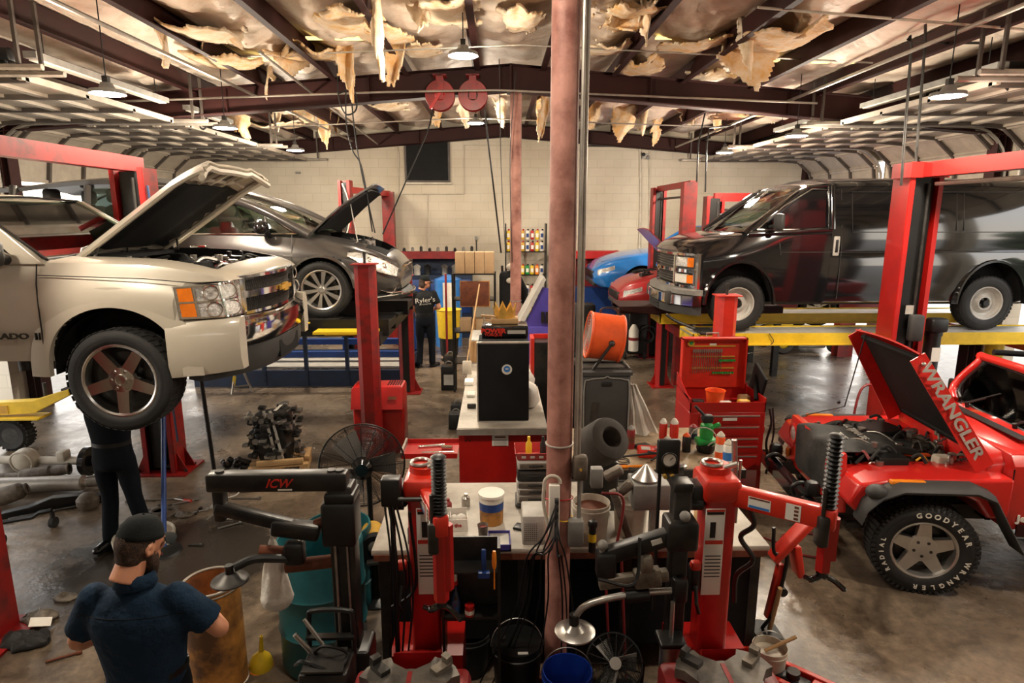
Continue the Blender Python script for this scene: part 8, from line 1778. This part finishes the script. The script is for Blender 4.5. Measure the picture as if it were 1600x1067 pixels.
# ================================================================ BACK OF THE SHOP
def simple_car(name,lab,cat,loc,rz,m,hood_open=False,tall=0,front=True,sc=1.0,dark=False):
    t=thing(name,lab,cat,loc,rz=rz,sc=sc);R=.33;H=tall
    K=[(-3.9,.32,.92+H,.80,.88,.80,.62,.02),(-3.0,.24,.98+H,.84,.90,.82,.62,.02),(-.6,.24,.96+H,.85,.90,.82,.62,.04),(.0,.24,.90+H,.85,.90,.80,.62,.05),(.5,.26,.80+H,.80,.86,.70,.58,.05),(.78,.30,.68+H,.66,.74,.54,.52,.03),(.86,.34,.60+H,.5,.6,.42,.48,.02)]
    bo=body(K,36).build('body',m,t);cut(bo,[archcut(x,s,.38,.34,.62) for x in (0,-2.7) for s in (-1,1)],wells=[lambda c,n: (sqrt(c.x**2+(c.z-.34)**2) < .395 or sqrt((c.x+2.7)**2+(c.z-.34)**2) < .395 or c.z < .34) and abs(c.y) < .86 and c.z > .2 and (abs(c.x) < .4 or abs(c.x+2.7) < .4)])
    for x in (0,-2.7):
        for s in (-1,1): wheel(t,x,s*.78,R,R,.2,'alloy10',s)
    m_=mb();rings=[]
    for x,z,w_ in ((-.62,.97+H,.80),(-1.3,1.40+H,.66),(-1.8,1.46+H,.64),(-2.6,1.44+H,.64),(-3.5,1.05+H,.78)): rings.append([Vector((x,y*w_,z+.03*(1-y*y)-.05*abs(y)**4)) for y in (-1,-.8,-.4,0,.4,.8,1)])
    m_.loft([[p for p in r]+[p+Vector((0,0,-.04)) for p in r[::-1]] for r in rings[1:4]]);
    for s in (-1,1):
        m_.tube([(-.60,s*.80,.95+H),(-1.3,s*.65,1.40+H)],.04);m_.tube([(-1.95,s*.83,.95+H),(-1.95,s*.64,1.42+H)],.04);m_.tube([(-3.5,s*.78,.98+H),(-2.6,s*.63,1.40+H)],.06)
    m_.build('roof',m,t,smooth=60);g_=mb();g_.prism([(-.62,-.78,.97+H),(-.62,.78,.97+H),(-1.3,.62,1.40+H),(-1.3,-.62,1.40+H)],(.005,0,.004));g_.build('windshield','glass',t)
    for s in (-1,1): mb().prism([(-.75,s*.82,.97+H),(-1.35,s*.67,1.36+H),(-2.6,s*.66,1.37+H),(-3.3,s*.80,.98+H)],(0,s*.006,0)).build('side_window','glass_dark',t)
    for s in (-1,1):
        m_=mb();m_.grid(lambda u,v: Vector((lerp(.50,.80,u),s*(ysurf(K,lerp(.50,.80,u),lerp(.66,.56,u)+H)+.012),lerp(.66,.57,u)+H*.8+(v-.5)*.11)),8,4);m_.build('headlight','lens',t,smooth=60)
    m_=mb();m_.rbox((.85,0,.50),(.06,.95,.16),.03);m_.build('grille','black',t);m_=mb();m_.rbox((.82,0,.36),(.10,1.1,.12),.04);m_.build('bumper_intake','grey_plastic',t)
    m_=mb();m_.bx(-3.4,.5,-.6,.6,.2,.3);m_.build('underbody','rubber_dust',t)
    if hood_open:
        hp=lambda u,v: Vector((-.45+u*.78,(2*v-1)*lerp(.66,.5,u),.96+H+u*.75+.03*(1-(2*v-1)**2)));m_=mb();m_.grid(hp,10,10,.02);m_.build('hood',m,t,smooth=60);engine(t,-.4,.5,.5,.86+H,dense=14,seed=5)
    else:
        m_=mb();m_.tube([(.70,-.45,.76+H),(-.55,-.60,.985+H)],.004,4);m_.tube([(.70,.45,.76+H),(-.55,.60,.985+H)],.004,4);m_.build('panel_gap','black',t)
    return t
mat('car_blue',(.015,.16,.50),.25,coat=.8,var=.03);mat('car_silver',(.45,.43,.40),.3,metal=.4,coat=.6,var=.03)
simple_car('car','bright blue car raised behind the nose of the van','car',(3.02,14.05,1.06),pi,'car_blue',sc=1.12)
simple_car('car','dark red car with its hood up, raised between the blue car and the van','car',(3.0,11.62,.98),pi,'dull_red',hood_open=True,sc=.97)
simple_car('suv','dark vehicle raised behind the pickup, its roof and windshield showing at left','car',(-4.55,12.75,1.55),.0,'suv_dark',tall=.35)
# lift arms holding them
for i,(x,y,z,lab) in enumerate(((4.1,14.05,1.26,'black lift platform under the blue car'),(4.3,11.62,1.10,'black lift platform under the dark red car'),(-6.0,12.75,1.72,'black lift platform under the dark vehicle at left'))):
    t=thing('lift_platform',lab,'lift',(x,y,0));
    for s in (-1,1): mb().bx(-1.05,1.0,s*.55-.10,s*.55+.10,z-.12,z-.01).build('runway','black',t);mb().bx(-.9,-.8,s*.55-.05,s*.55+.05,0,z-.12).build('leg','machine_dark',t);mb().bx(.7,.8,s*.55-.05,s*.55+.05,0,z-.12).build('leg','machine_dark',t)
# riding mower under the yellow rack
g=gnd(1262,553);t=thing('riding_mower','yellow zero-turn mower parked on the floor beyond the yellow rack','mower',(g.x,g.y+.5,0));
for x,r in ((-.52,.24),(.62,.17)):
    for s in (-1,1): tw=mb().lathe([(r*.5,.08),(r*.9,.09),(r,.05),(r,-.05),(r*.9,-.09),(r*.5,-.08)],(x,s*.42,r),(0,s,0),28).build('tyre','rubber_dust',t);mb().lathe([(0,.05),(r*.3,.06),(r*.52,.05),(r*.55,0)],(x,s*.42,r),(0,s,0),24).build('rim','yellow_bright',tw)
m_=mb();m_.rbox((.0,0,.36),(1.1,.5,.10),.03);m_.rbox((-.45,0,.55),(.4,.6,.3),.06);m_.build('frame','yellow_bright',t);mb().rbox((.1,0,.18),(.62,.95,.14),.05).build('mower_deck','grey',t);m_=mb();m_.rbox((-.15,0,.62),(.4,.42,.12),.05);m_.rbox((-.32,0,.82),(.12,.42,.36),.05);m_.build('seat','black_soft',t)
# bollards and jamb at the right door
for x,y,m,lab in ((7.2,9.28,'yellow_bright','yellow bollard beside the right door pier'),):
    simple('bollard',lab,'bollard',mb().cyl((0,0,0),(0,0,1.1),.12,n=24).sph((0,0,1.1),.12,8,(1,1,.4)),m,(x-.02,y-.55,0))
# stack of red-and-black equipment between posts at the right: welding cart with tanks
c=gnd(990,560);t=thing('tank_cart','black cart with a white banded gas tank and coiled hoses','cart',(c.x,c.y,0));mb().lathe([(0,.1),(.10,.1),(.10,.52),(.06,.60),(.03,.64),(0,.64)],(-.05,-.16,.1),n=22).build('tank','white',t);mb().cyl((-.05,-.16,.42),(-.05,-.16,.48),.103,n=22).build('tank_band','red_dark',t);m_=mb();m_.rbox((.05,.06,.55),(.40,.3,.9),.04);m_.build('cabinet','black',t);m_=mb();m_.torus((.24,-.14,.55),.16,.02,(0,1,.2),n=24);m_.torus((.22,-.17,.5),.13,.02,(0,1,0),n=24);m_.build('hose_coil','rubber',t)
for s in (-1,1): mb().cyl((s*.2-.02,-.05,.08),(s*.2+.02,-.05,.08),.08,n=18).build('wheel','rubber',t)
c=gnd(912,562);t=thing('coolant_machine','black service cart with teal tanks right of the near column','cart',(c.x+.0,c.y,0));mb().rbox((0,.08,.60),(.42,.36,1.1),.05).build('cabinet','black',t)
for s in (-.5,.5): mb().lathe([(0,0),(.06,0),(.065,.05),(.065,.22),(.03,.28),(0,.28)],(s*.15,-.14,.60),n=18).build('tank','teal_bright' if 'teal_bright' in MATS else 'teal',t)
for s in (-1,1): w_=mb().cyl((s*.2-.025,-.06,.09),(s*.2+.025,-.06,.09),.09,n=20).build('wheel','rubber',t)
g=gnd(1010,505,1.38)
# wall benches, shelves and chests along the back wall
t=thing('wall_cabinet','long blue cabinet row with a red shelf on the back wall behind the mechanic','cabinet',(-1.35,15.12,0));m_=mb();m_.bx(-.75,.75,-.25,.28,0,1.5);m_.build('cabinet','blue_dark',t);m_=mb();m_.bx(-.95,.95,-.15,.05,1.88,2.05);m_.build('red_shelf','red_dark',t)
for k in range(3): mb().rbox((-.5+.5*k,-.26,1.0),(.44,.02,.8),.02).build('door','blue',t)
mb().bx(-.7,.7,.24,.28,1.5,1.9).build('backboard','blue_dark',t)
for k,(x,z,m) in enumerate(((-.3,1.5,'black'),(.1,1.5,'steel'),(.35,1.5,'grey'),(-.55,1.5,'grey_light'))): simple('counter_item',('black drill press head on the blue cabinet row','steel grinder on the blue cabinet row','grey pot on the blue cabinet row','pale can on the blue cabinet row')[k],'tool',mb().lathe([(0,0),(.08,0),(.07,.12),(.09,.2),(0,.26)],n=16),m,(-1.35+x,15.0,z+.001))
for k in range(9): simple('shelf_item',('leftmost','second','third','fourth','fifth','sixth','seventh','eighth','rightmost')[k]+' small dark can on the red wall shelf','can',mb().lathe([(0,0),(.035,0),(.035,.06+.02*(k % 3)),(0,.09+.02*(k % 3))],n=12),('black','grey','steel_dark')[k % 3],(-2.2+.2*k,15.07,2.051),'items on the red wall shelf')
g=gnd(700,512);t=thing('trash_can','yellow wheeled bin behind the walking mechanic','bin',(-1.02,13.0,0));mb().lathe([(0,.38),(.22,.38),(.25,.95),(.27,.97),(.24,.95),(0,.94)],n=28).build('bin','yellow_bright',t);mb().cyl((0,0,0),(0,0,.38),.18,.2,n=20).build('dolly','black',t)
t=thing('blue_drum','sky-blue drum with a hanging pale sheet behind the yellow bin','drum',(-1.1,14.0,0));mb().lathe([(0,0),(.3,0),(.3,1.5),(.05,1.6),(0,1.6)],n=28).build('drum','blue_sky',t);mb().grid(lambda u,v: Vector((.05+(u-.5)*.28,-.32+.02*sin(u*14),1.45-.9*v)),12,8,.006).build('sheet','cloth_white',t)
# shelves with bottles beyond the far column
t=thing('bottle_shelf','open wall shelf of oil bottles behind the far pink column','shelf',(.72,14.9,0))
for z in (.5,1.05,1.52,2.06): mb().bx(-.52,.42,-.18,.2,z-.02,z).build('shelf','machine_dark',t)
for x in (-.52,.42): mb().bx(x-.015,x+.015,-.18,.2,0,2.7).build('upright','machine_dark',t)
bcol=['yellow_bright','white','white','amber','yellow_bright','red_paint','white','green','yellow_bright','yellow'];n_=0;cap={1.05: 0,1.52: 1,2.06: 2}
for z in (.5,1.05,1.52,2.06):
    for r_ in range(2 if z==2.06 else 1):
        for k in range(8):
            x=-.46+.112*k;m=bcol[(k*3+int(z*10)) % 10];od=('leftmost','second','third','fourth','fifth','sixth','seventh','rightmost')[k];t=thing('oil_bottle',('%s %s oil bottle on the %s shelf behind the far column' % (od+(', stacked' if r_ else ''),{'yellow_bright': 'yellow','white': 'white','amber': 'orange','red_paint': 'red','green': 'green','yellow': 'dull yellow'}[m],{.5: 'lowest',1.05: 'second',1.52: 'third',2.06: 'top'}[z])),'bottle',(.72+x,14.85,z+.001+.27*r_),group='oil bottles on the wall shelf')
            mb().rbox((0,0,.105),(.085,.12,.21),.02).build('bottle',m,t);mb().cyl((.015,0,.20),(.015,0,.245),.022,n=12).build('cap','black' if k % 3 else 'red_paint',t)
            mb().box((0,-.0615,.10),(.06,.002,.09)).build('label','paper' if m != 'white' else 'blue',t)
# wall tool rack on the right of the column
t=thing('tool_rack','red wall rack with hanging tools over blue drawers right of the near column','rack',(2.15,15.1,0));mb().bx(-.75,.75,-.16,.15,1.88,2.06).build('top_shelf','red_paint',t);mb().bx(-.7,.7,.1,.15,1.2,1.88).build('backboard','red_dark',t);mb().bx(-.7,.7,-.25,.3,0,1.2).build('drawers','blue',t)
for k in range(6): mb().tube([(-.6+.2*k,.05,1.86),(-.6+.2*k,.04,1.6-.05*(k % 3))],[.03,.02],8).build('hanging_tool',('red_paint','steel','black')[k % 3],t)
# jack lever and pot near the blue car
simple('pry_bar','dark lever leaning against the back wall above the blue car','tool',mb().tube([(0,0,0),(-.18,.1,.85),(-.24,.12,1.15)],[.03,.03,.045],8),'rust',(3.55,15.0,1.35+.0)) if False else None
# ---------------------------------------------------------------- things on the back wall
m_=mb();p=lambda x,y: at(x,y,YB-.03)
def pipe(pts,r=.012,lab='',m='white_dirty',grp=None,cat='pipe',name='wall_pipe'):
    return tag(mb().tube([p(*q) for q in pts],r,6).build(name,m),lab,cat,grp)
pipe([(505,227),(620,227),(623,240),(623,303),(725,303),(725,227),(860,228)],.014,'pale conduit framing the dark louvred opening')
pipe([(668,303),(668,420),(640,420)],.012,'thin pale conduit dropping below the dark louvred opening')
pipe([(1000,215),(1001,315),(996,470)],.028,'grey vertical pipe on the back wall left of the faded red lift');pipe([(1015,225),(1014,380)],.016,'thin second pipe beside the grey vertical pipe');pipe([(915,228),(1065,229),(1110,215)],.02,'dark horizontal conduit crossing the back wall','black')
pipe([(744,375),(745,400),(748,412)],.014,'short black cable below an outlet on the back wall','black')
t=thing('floodlight','small white floodlight on the back wall right of the near column','lamp',p(1008,244));mb().box((0,-.05,0),(.16,.05,.12),(.2,0,.5)).build('body','grey_light',t);mb().sph((-.06,-.10,.03),.045,8).build('bulb','black',t);mb().cyl((.05,-.1,-.05),(.05,0,.0),.04).build('mount','grey',t)
t=thing('outlet','small outlet box on the back wall above the cardboard boxes','outlet',p(744,372));mb().box((0,-.01,0),(.07,.03,.09)).build('box','grey',t)
t=thing('outlet','small outlet box high on the back wall left of the red lift','outlet',p(466,270));mb().box((0,-.01,0),(.12,.03,.05)).build('box','grey',t)
# ================================================================ CEILING CLUTTER
RB=RIDGE-.24-.36
# hose reels under the crossing beam
for i,(px,lab) in enumerate(((688,'left red hose reel hanging under the crossing beam'),(739,'right red hose reel hanging under the crossing beam'))):
    c=at(px,150,9.28);t=thing('hose_reel',lab,'hose reel',c);m_=mb();m_.lathe([(.06,-.07),(.20,-.075),(.205,-.06),(.20,-.05),(.10,-.05),(.10,.05),(.20,.05),(.205,.06),(.2,.07),(.06,.07)],(0,0,0),(0,-1,0),36);m_.build('reel','red_worn',t)
    m_=mb();m_.bx(-.05,.05,-.11,-.09,-.06,.26);m_.bx(-.05,.05,.09,.11,-.06,.26);m_.bx(-.09,.09,-.11,.11,.25,.27);m_.build('bracket','red_dark' if i else 'red_worn',t)
    m_=mb();m_.lathe([(0,.0),(.05,0),(.07,-.02)],(0,-.10,0),(0,-1,0),20);
    if not i: m_.box((-.06,-.12,-.08),(.04,.03,.26),(0,.6,0))
    m_.build('hub','black' if i else 'red_paint',t)
def hang(lab,pts,r=.012,m='black',nm='hose',cat='hose',n=8):
    P=[at(*q) for q in pts];return tag(mb().tube(catmull(P,n),r,6).build(nm,m),lab,cat)
hang('black hose from the left reel down to the minivan engine',[(676,172,9.2),(668,205,9.1),(640,270,8.9),(598,366,8.7)],.011)
hang('black hose from the right reel hanging to the cardboard boxes',[(758,172,9.3),(762,215,9.35),(772,300,9.5),(783,395,9.7)],.013)
hang('thin grey cord hanging left of the far pink column',[(780,92,9.3),(783,260,9.3),(790,400,9.3)],.006,'grey_plastic','cord','cord')
hang('black cable loop hanging from the beam behind the pickup hood',[(527,95,8.6),(529,150,8.6),(540,178,8.6),(556,172,8.6),(556,148,8.6),(545,140,8.6),(530,146,8.6)],.010,nm='cable',cat='cable')
hang('left of the two black cables dropping to the minivan engine',[(541,110,8.6),(541,190,8.6),(551,235,8.6),(566,265,8.6),(582,362,8.6)],.010,nm='cable',cat='cable')
hang('right of the two black cables dropping to the minivan engine',[(547,125,8.6),(553,195,8.6),(563,260,8.6),(586,364,8.6)],.010,nm='cable',cat='cable')
hang('thin black cord hanging right beside the far column top',[(806,110,9.2),(803,150,9.2),(797,250,9.3),(800,410,9.4)],.006,nm='cord',cat='cord')
# pipes along and across
def run(lab,a,b,z,r=.018,m='galv',nm='ceiling_pipe',cat='pipe'):
    A,B=gnd(*a,z),gnd(*b,z);d=(B-A);return tag(mb().tube([A,A+d*.33,A+d*.66,B],r,8).build(nm,m),lab,cat)
tag(mb().tube([Vector((-3.55,2.2,4.55)),Vector((-3.3,YB-.4,4.55))],.022,8).build('ceiling_pipe','galv'),'long pale pipe running back under the left roof','pipe')
tag(mb().tube([Vector((-2.55,7.3,4.62)),Vector((-2.75,YB-.3,4.50))],.016,8).build('ceiling_pipe','galv'),'thinner pale pipe running back beyond the left pipe','pipe')
tag(mb().tube([Vector((-5.2,9.0,4.38)),Vector((-1.5,9.05,4.53)),Vector((.0,9.05,4.56)),Vector((4.4,9.0,4.4))],.014,8).build('ceiling_pipe','galv'),'thin pipe crossing just below the middle roof beam','pipe')
tag(mb().tube([Vector((-3.6,8.2,4.75)),Vector((.3,7.9,4.85)),Vector((4.6,8.1,4.72))],.010,8).build('ceiling_wire','galv'),'thin wire crossing in front of the middle roof beam','wire')
tag(mb().tube([Vector((-4.1,12.0,4.45)),Vector((-.5,12.0,4.62)),Vector((4.0,12.0,4.48))],.012,8).build('ceiling_wire','galv'),'thin rod crossing the far roof bay','wire')
tag(mb().tube([Vector((4.35,2.4,4.62)),Vector((4.1,YB-.6,4.42))],.022,8).build('ceiling_pipe','galv'),'long pale pipe running back under the right roof','pipe')
for lab,x0,y0,x1,y1 in (('pale brace rod above the left doors, nearest',-4.9,5.5,-2.2,5.6),('pale brace rod above the right doors, nearest',2.4,6.2,5.4,6.1),('pale brace rod above the far right doors',2.6,11.2,5.0,11.1),('pale brace rod above the far left doors',-4.9,10.8,-2.2,10.9)):
    tag(mb().tube([Vector((x0,y0,roofz(x0)-.28)),Vector((x1,y1,roofz(x1)-.28))],.012,6).build('brace_rod','white_dirty'),lab,'rod')
t=thing('drop_pipes','pair of thin vertical pipes with elbows dropping to the right lift','pipe',(0,0,0));q=lambda x,y: at(x,y,6.9)
mb().tube(catmull([q(1530,67),q(1426,67),q(1424,74),q(1408,290)],3),.014,8).build('pipe','steel_dark',t);mb().tube([q(1360,0),q(1440,2),q(1446,20),q(1446,60),q(1428,290)],.014,8).build('pipe','steel_dark',t)
t=thing('drop_pipes','pair of thin dark vertical pipes dropping to the far red lifts','pipe',(0,0,0));q=lambda x,y: at(x,y,11.6)
mb().tube([q(1103,170),q(1091,225),q(1088,300)],.014,8).build('pipe','black',t);mb().tube([q(1150,195),q(1108,200),q(1104,230),q(1102,300)],.014,8).build('pipe','black',t)
# strip lights among the door tracks
for i,(x,y0,y1,lab) in enumerate(((5.0,6.5,8.9,'long strip light fixture above the black van'),(4.9,10.1,11.4,'short strip light fixture beyond the van'),(-4.3,6.3,8.7,'long strip light fixture above the pickup'),(-4.25,9.2,10.6,'short strip light fixture beyond the pickup hood'))):
    t=thing('strip_light',lab,'light fixture',(x,0,4.32));mb().bx(-.06,.06,y0,y1,0,.06).build('housing','grey',t);mb().bx(-.045,.045,y0+.05,y1-.05,-.015,0).build('tube_cover','white',t);mb().cyl((0,y0+.2,.06),(0,y0+.2,roofz(x)-4.5),.005).cyl((0,y1-.2,.06),(0,y1-.2,roofz(x)-4.5),.005).build('hanger','black',t)
# black hooks and loops at the door operators
for i,(x,y,lab) in enumerate(((-4.75,6.4,'black door operator with dangling loops, upper left'),(-4.6,9.9,'black door operator with dangling loops, left, farther'),(5.0,9.6,'black door operator with dangling loops, right, farther'),(5.35,6.7,'black door operator with dangling loops, upper right'))):
    t=thing('door_operator',lab,'machine',(x,y,4.30));mb().rbox((0,0,.06),(.5,.16,.12),.02).build('housing','black',t)
    for k in range(3): mb().tube(catmull([(-.2+.2*k,-.06,.02),(-.2+.2*k,-.06,-.10),(-.14+.2*k,-.06,-.16),(-.08+.2*k,-.06,-.10),(-.08+.2*k,-.06,.0)],5),.014,6).build('hose_loop','rubber',t)
# torn insulation hanging from the roof, each strip its own piece
def flap(px,py,wp,hp,m,lab,seed,zr=None):
    z=4.98 if zr is None else zr;c=gnd(px,py,z);rnd=random.Random(seed);zc=c.y*.98+.198*(CH-z);w_=wp/F*zc*1.6;h=hp/F*zc*1.5;k1,k2,k3=rnd.random()*6,rnd.random()*6,rnd.uniform(-.3,.3)
    def f(u,v): return Vector((w_*(u-.5)*(1+.15*sin(v*5+k1))+k3*w_*v,.10*sin(u*8+k2+v*2)*(.4+v)+.10*(vn(u*4+seed,v*4)-.5),-h*v+.03*sin(u*11+k1)))
    N=30;m_=mb();m_.grid(f,N,N);o=m_.build('torn_insulation',m,smooth=80,weld=False);bad=set()
    for i in range(N):
        for j in range(N):
            u,v=i/N,j/N;lim=(.40+.75*vn(u*4.5+seed,.5)+.30*vn(u*14+seed,2.5))*(1-1.1*abs(u-.5));e=.5-.25*v-.22*vn(v*8+seed,9.5)
            if v > lim or abs(u-.5) > e: bad.add(i*N+j)
    bm=bmesh.new();bm.from_mesh(o.data);bm.faces.ensure_lookup_table();bmesh.ops.delete(bm,geom=[bm.faces[q] for q in bad],context='FACES');bm.to_mesh(o.data);bm.free()
    s_=o.modifiers.new('thickness','SOLIDIFY');s_.thickness=.02;o.location=(c.x,c.y,z+.03);return tag(o,lab,'insulation','torn insulation hanging from the roof')
def flat(px,py,wp,dp_,m,lab,seed):              # a sheet that came loose and sags below the deck, fibre side showing
    z=5.0;c=gnd(px,py,z);zc=c.y*.98+.198*(CH-z);w_=wp/F*zc;N=34
    m_=mb();m_.grid(lambda u,v: Vector(((u-.5)*w_*1.3,(v-.5)*dp_*1.2,-.10*sin(pi*u)*sin(pi*min(1,v*1.1))-.32*max(0,.45-v)**1.3*vn(u*5+seed,7)*2+.02*vn(u*10,v*10+seed))),N,N);o=m_.build('torn_insulation',m,smooth=80,weld=False)
    bm=bmesh.new();bm.from_mesh(o.data);bm.faces.ensure_lookup_table();bad=[bm.faces[i*N+j] for i in range(N) for j in range(N) if ((i/N-.5)**2+(j/N-.5)**2)**.5 > .22+.26*vn(i/N*6+seed,j/N*6)+.12*vn(i/N*17,j/N*17+seed)]
    bmesh.ops.delete(bm,geom=bad,context='FACES');bm.to_mesh(o.data);bm.free();s_=o.modifiers.new('thickness','SOLIDIFY');s_.thickness=.025;o.location=(c.x,c.y,roofz(c.x)-.16);return tag(o,lab,'insulation','torn insulation hanging from the roof')
FL=[(252,18,20,60,'fibre_pale','long pale strip hanging at upper left, nearest'),(300,35,42,30,'fibre_pale','ragged pale flap right of the long upper left strip'),(350,30,40,32,'fibre_pale','small pale triangular flap at upper left'),(420,96,14,40,'fibre_pale','thin white strip before the left end of the crossing beam'),(462,72,70,34,'fibre','wide orange flap left of the long hanging strip'),(536,60,24,64,'fibre','long orange and white strip crossing the beam, left one'),(618,62,26,62,'fibre','long orange and white strip crossing the beam, right one'),(586,5,12,78,'fibre_pale','narrow white strip hanging between the two orange ones'),(362,152,34,50,'fibre','brown strip hanging above the pickup hood'),(432,160,14,30,'fibre_pale','small pale strip behind the crossing beam at left'),(505,168,20,48,'fibre','tan strip behind the beam, left of the cable loop'),(522,175,10,30,'fibre','small tan strip next to the cable loop'),(466,158,44,22,'fibre','orange flap behind the beam over the far left bay'),(682,170,14,20,'fibre','short tan strip under the left hose reel'),(722,168,18,24,'fibre_pale','short pale strip between the hose reels'),(780,158,16,30,'fibre_pale','pale strip right of the right hose reel'),(849,150,16,46,'fibre','long tan strip just left of the near pink column'),(985,8,66,34,'fibre','large orange triangle right of the near column top'),(1010,2,14,46,'fibre_pale','white strip at the edge of the large orange triangle'),(926,160,26,30,'fibre','orange flap right of the near column behind the beam'),(980,162,36,40,'fibre','broad tan flap in the far right bay, left one'),(1005,165,14,36,'fibre_pale','white strip beside the broad tan flap'),(1030,176,20,36,'fibre','narrow tan strip in the far right bay'),(1026,195,6,22,'fibre','tiny tan strip above the floodlight'),(1150,52,76,54,'fibre','biggest orange flap before the right end of the beam'),(1165,32,22,62,'fibre_pale','pale strip on top of the biggest orange flap'),(1184,78,6,44,'fibre_pale','thin pale strip ending in a triangle at the beam'),(1256,6,28,36,'fibre_pale','pale pointed flap at the top right'),(1080,165,40,22,'fibre_pale','pale flap in the far right bay, middle'),(1120,168,34,24,'fibre','tan ragged flap in the far right bay, right one'),(1222,162,26,24,'fibre_pale','small pale flap above the right strip light'),(880,8,20,34,'fibre_pale','pale strip hidden by the near column top'),(655,8,30,30,'fibre_pale','pale flap before the beam left of the ridge')]
for i,(px,py,wp,hp_,m,lab) in enumerate(FL): flap(px,py,wp,hp_,m,lab+' (torn insulation)' if False else 'torn insulation, '+lab,i*7+3)
for i,(px,py,wp,dp_,m,lab) in enumerate(((540,12,90,1.4,'fibre','sagging orange sheet at the top left of the ridge'),(470,60,100,1.0,'fibre','sagging orange sheet before the crossing beam at left'),(980,10,90,1.3,'fibre','sagging orange sheet at the top right of the ridge'),(1215,28,110,1.6,'fibre','sagging orange sheet near the top right purlins'),(310,12,110,1.2,'fibre_pale','sagging pale sheet near the top left purlins'),(1000,92,70,1.2,'fibre','sagging tan sheet right above the crossing beam'),(700,10,90,1.3,'fibre_pale','sagging pale sheet just left of the ridge'),(600,40,80,1.0,'fibre','sagging orange sheet in the second bay left of the ridge'),(655,70,60,.8,'fibre_pale','small sagging pale sheet touching the crossing beam left of the lamp'),(815,30,60,1.3,'fibre_pale','sagging pale sheet between ridge and near column'),(950,62,60,1.0,'fibre_pale','sagging pale sheet right of the near column'),(1080,48,80,1.0,'fibre','sagging orange sheet in the second bay right of the column'),(1110,95,60,.9,'fibre_pale','sagging pale sheet touching the right part of the beam'),(1160,150,60,1.6,'fibre','sagging orange sheet in the far right bay'),(600,150,60,1.6,'fibre_pale','sagging pale sheet in the far bay left of the reels'),(350,60,90,1.1,'fibre','sagging tan sheet over the left pipes'),(420,165,80,1.6,'fibre_pale','sagging pale sheet in the far left bay'))): flat(px,py,wp,dp_,m,'torn insulation, '+lab,i*5+2)
# ================================================================ separate pieces become parts of their own
def islands(me):
    par=list(range(len(me.vertices)))
    def fd(a):
        while par[a] != a: par[a]=par[par[a]];a=par[a]
        return a
    for e in me.edges: par[fd(e.vertices[0])]=fd(e.vertices[1])
    g={}
    for p in me.polygons: g.setdefault(fd(p.vertices[0]),[]).append(p.index)
    return list(g.values())
def split(base,new):
    for o in [q for q in bpy.data.objects if q.type=='MESH' and q.name.split('.')[0]==base]:
        isl=islands(o.data)
        if not 1 < len(isl) < 12: continue
        for k,fs in enumerate(isl):
            bm=bmesh.new();bm.from_mesh(o.data);bm.faces.ensure_lookup_table();st=set(fs)
            bmesh.ops.delete(bm,geom=[f for f in bm.faces if f.index not in st],context='FACES');me=bpy.data.meshes.new(new);bm.to_mesh(me);bm.free()
            for m in o.data.materials: me.materials.append(m)
            n=bpy.data.objects.new(new,me);C.objects.link(n);n.parent=o.parent;n.location=o.location;n.rotation_euler=o.rotation_euler
        for c in kids(o): c.parent=n
        bpy.data.objects.remove(o)
for a,b in (('pillars','pillar'),('bumper_corner','bumper_corner'),('swing_arms','swing_arm'),('hood_hinge','hood_hinge'),('anchor_bolt','anchor_bolt'),('wheels','wheel'),('rear_upright','rear_upright'),('wiper','wiper'),('cross_beam','cross_beam'),('gauge_knob','gauge_knob'),('hanger','hanger')): split(a,b)
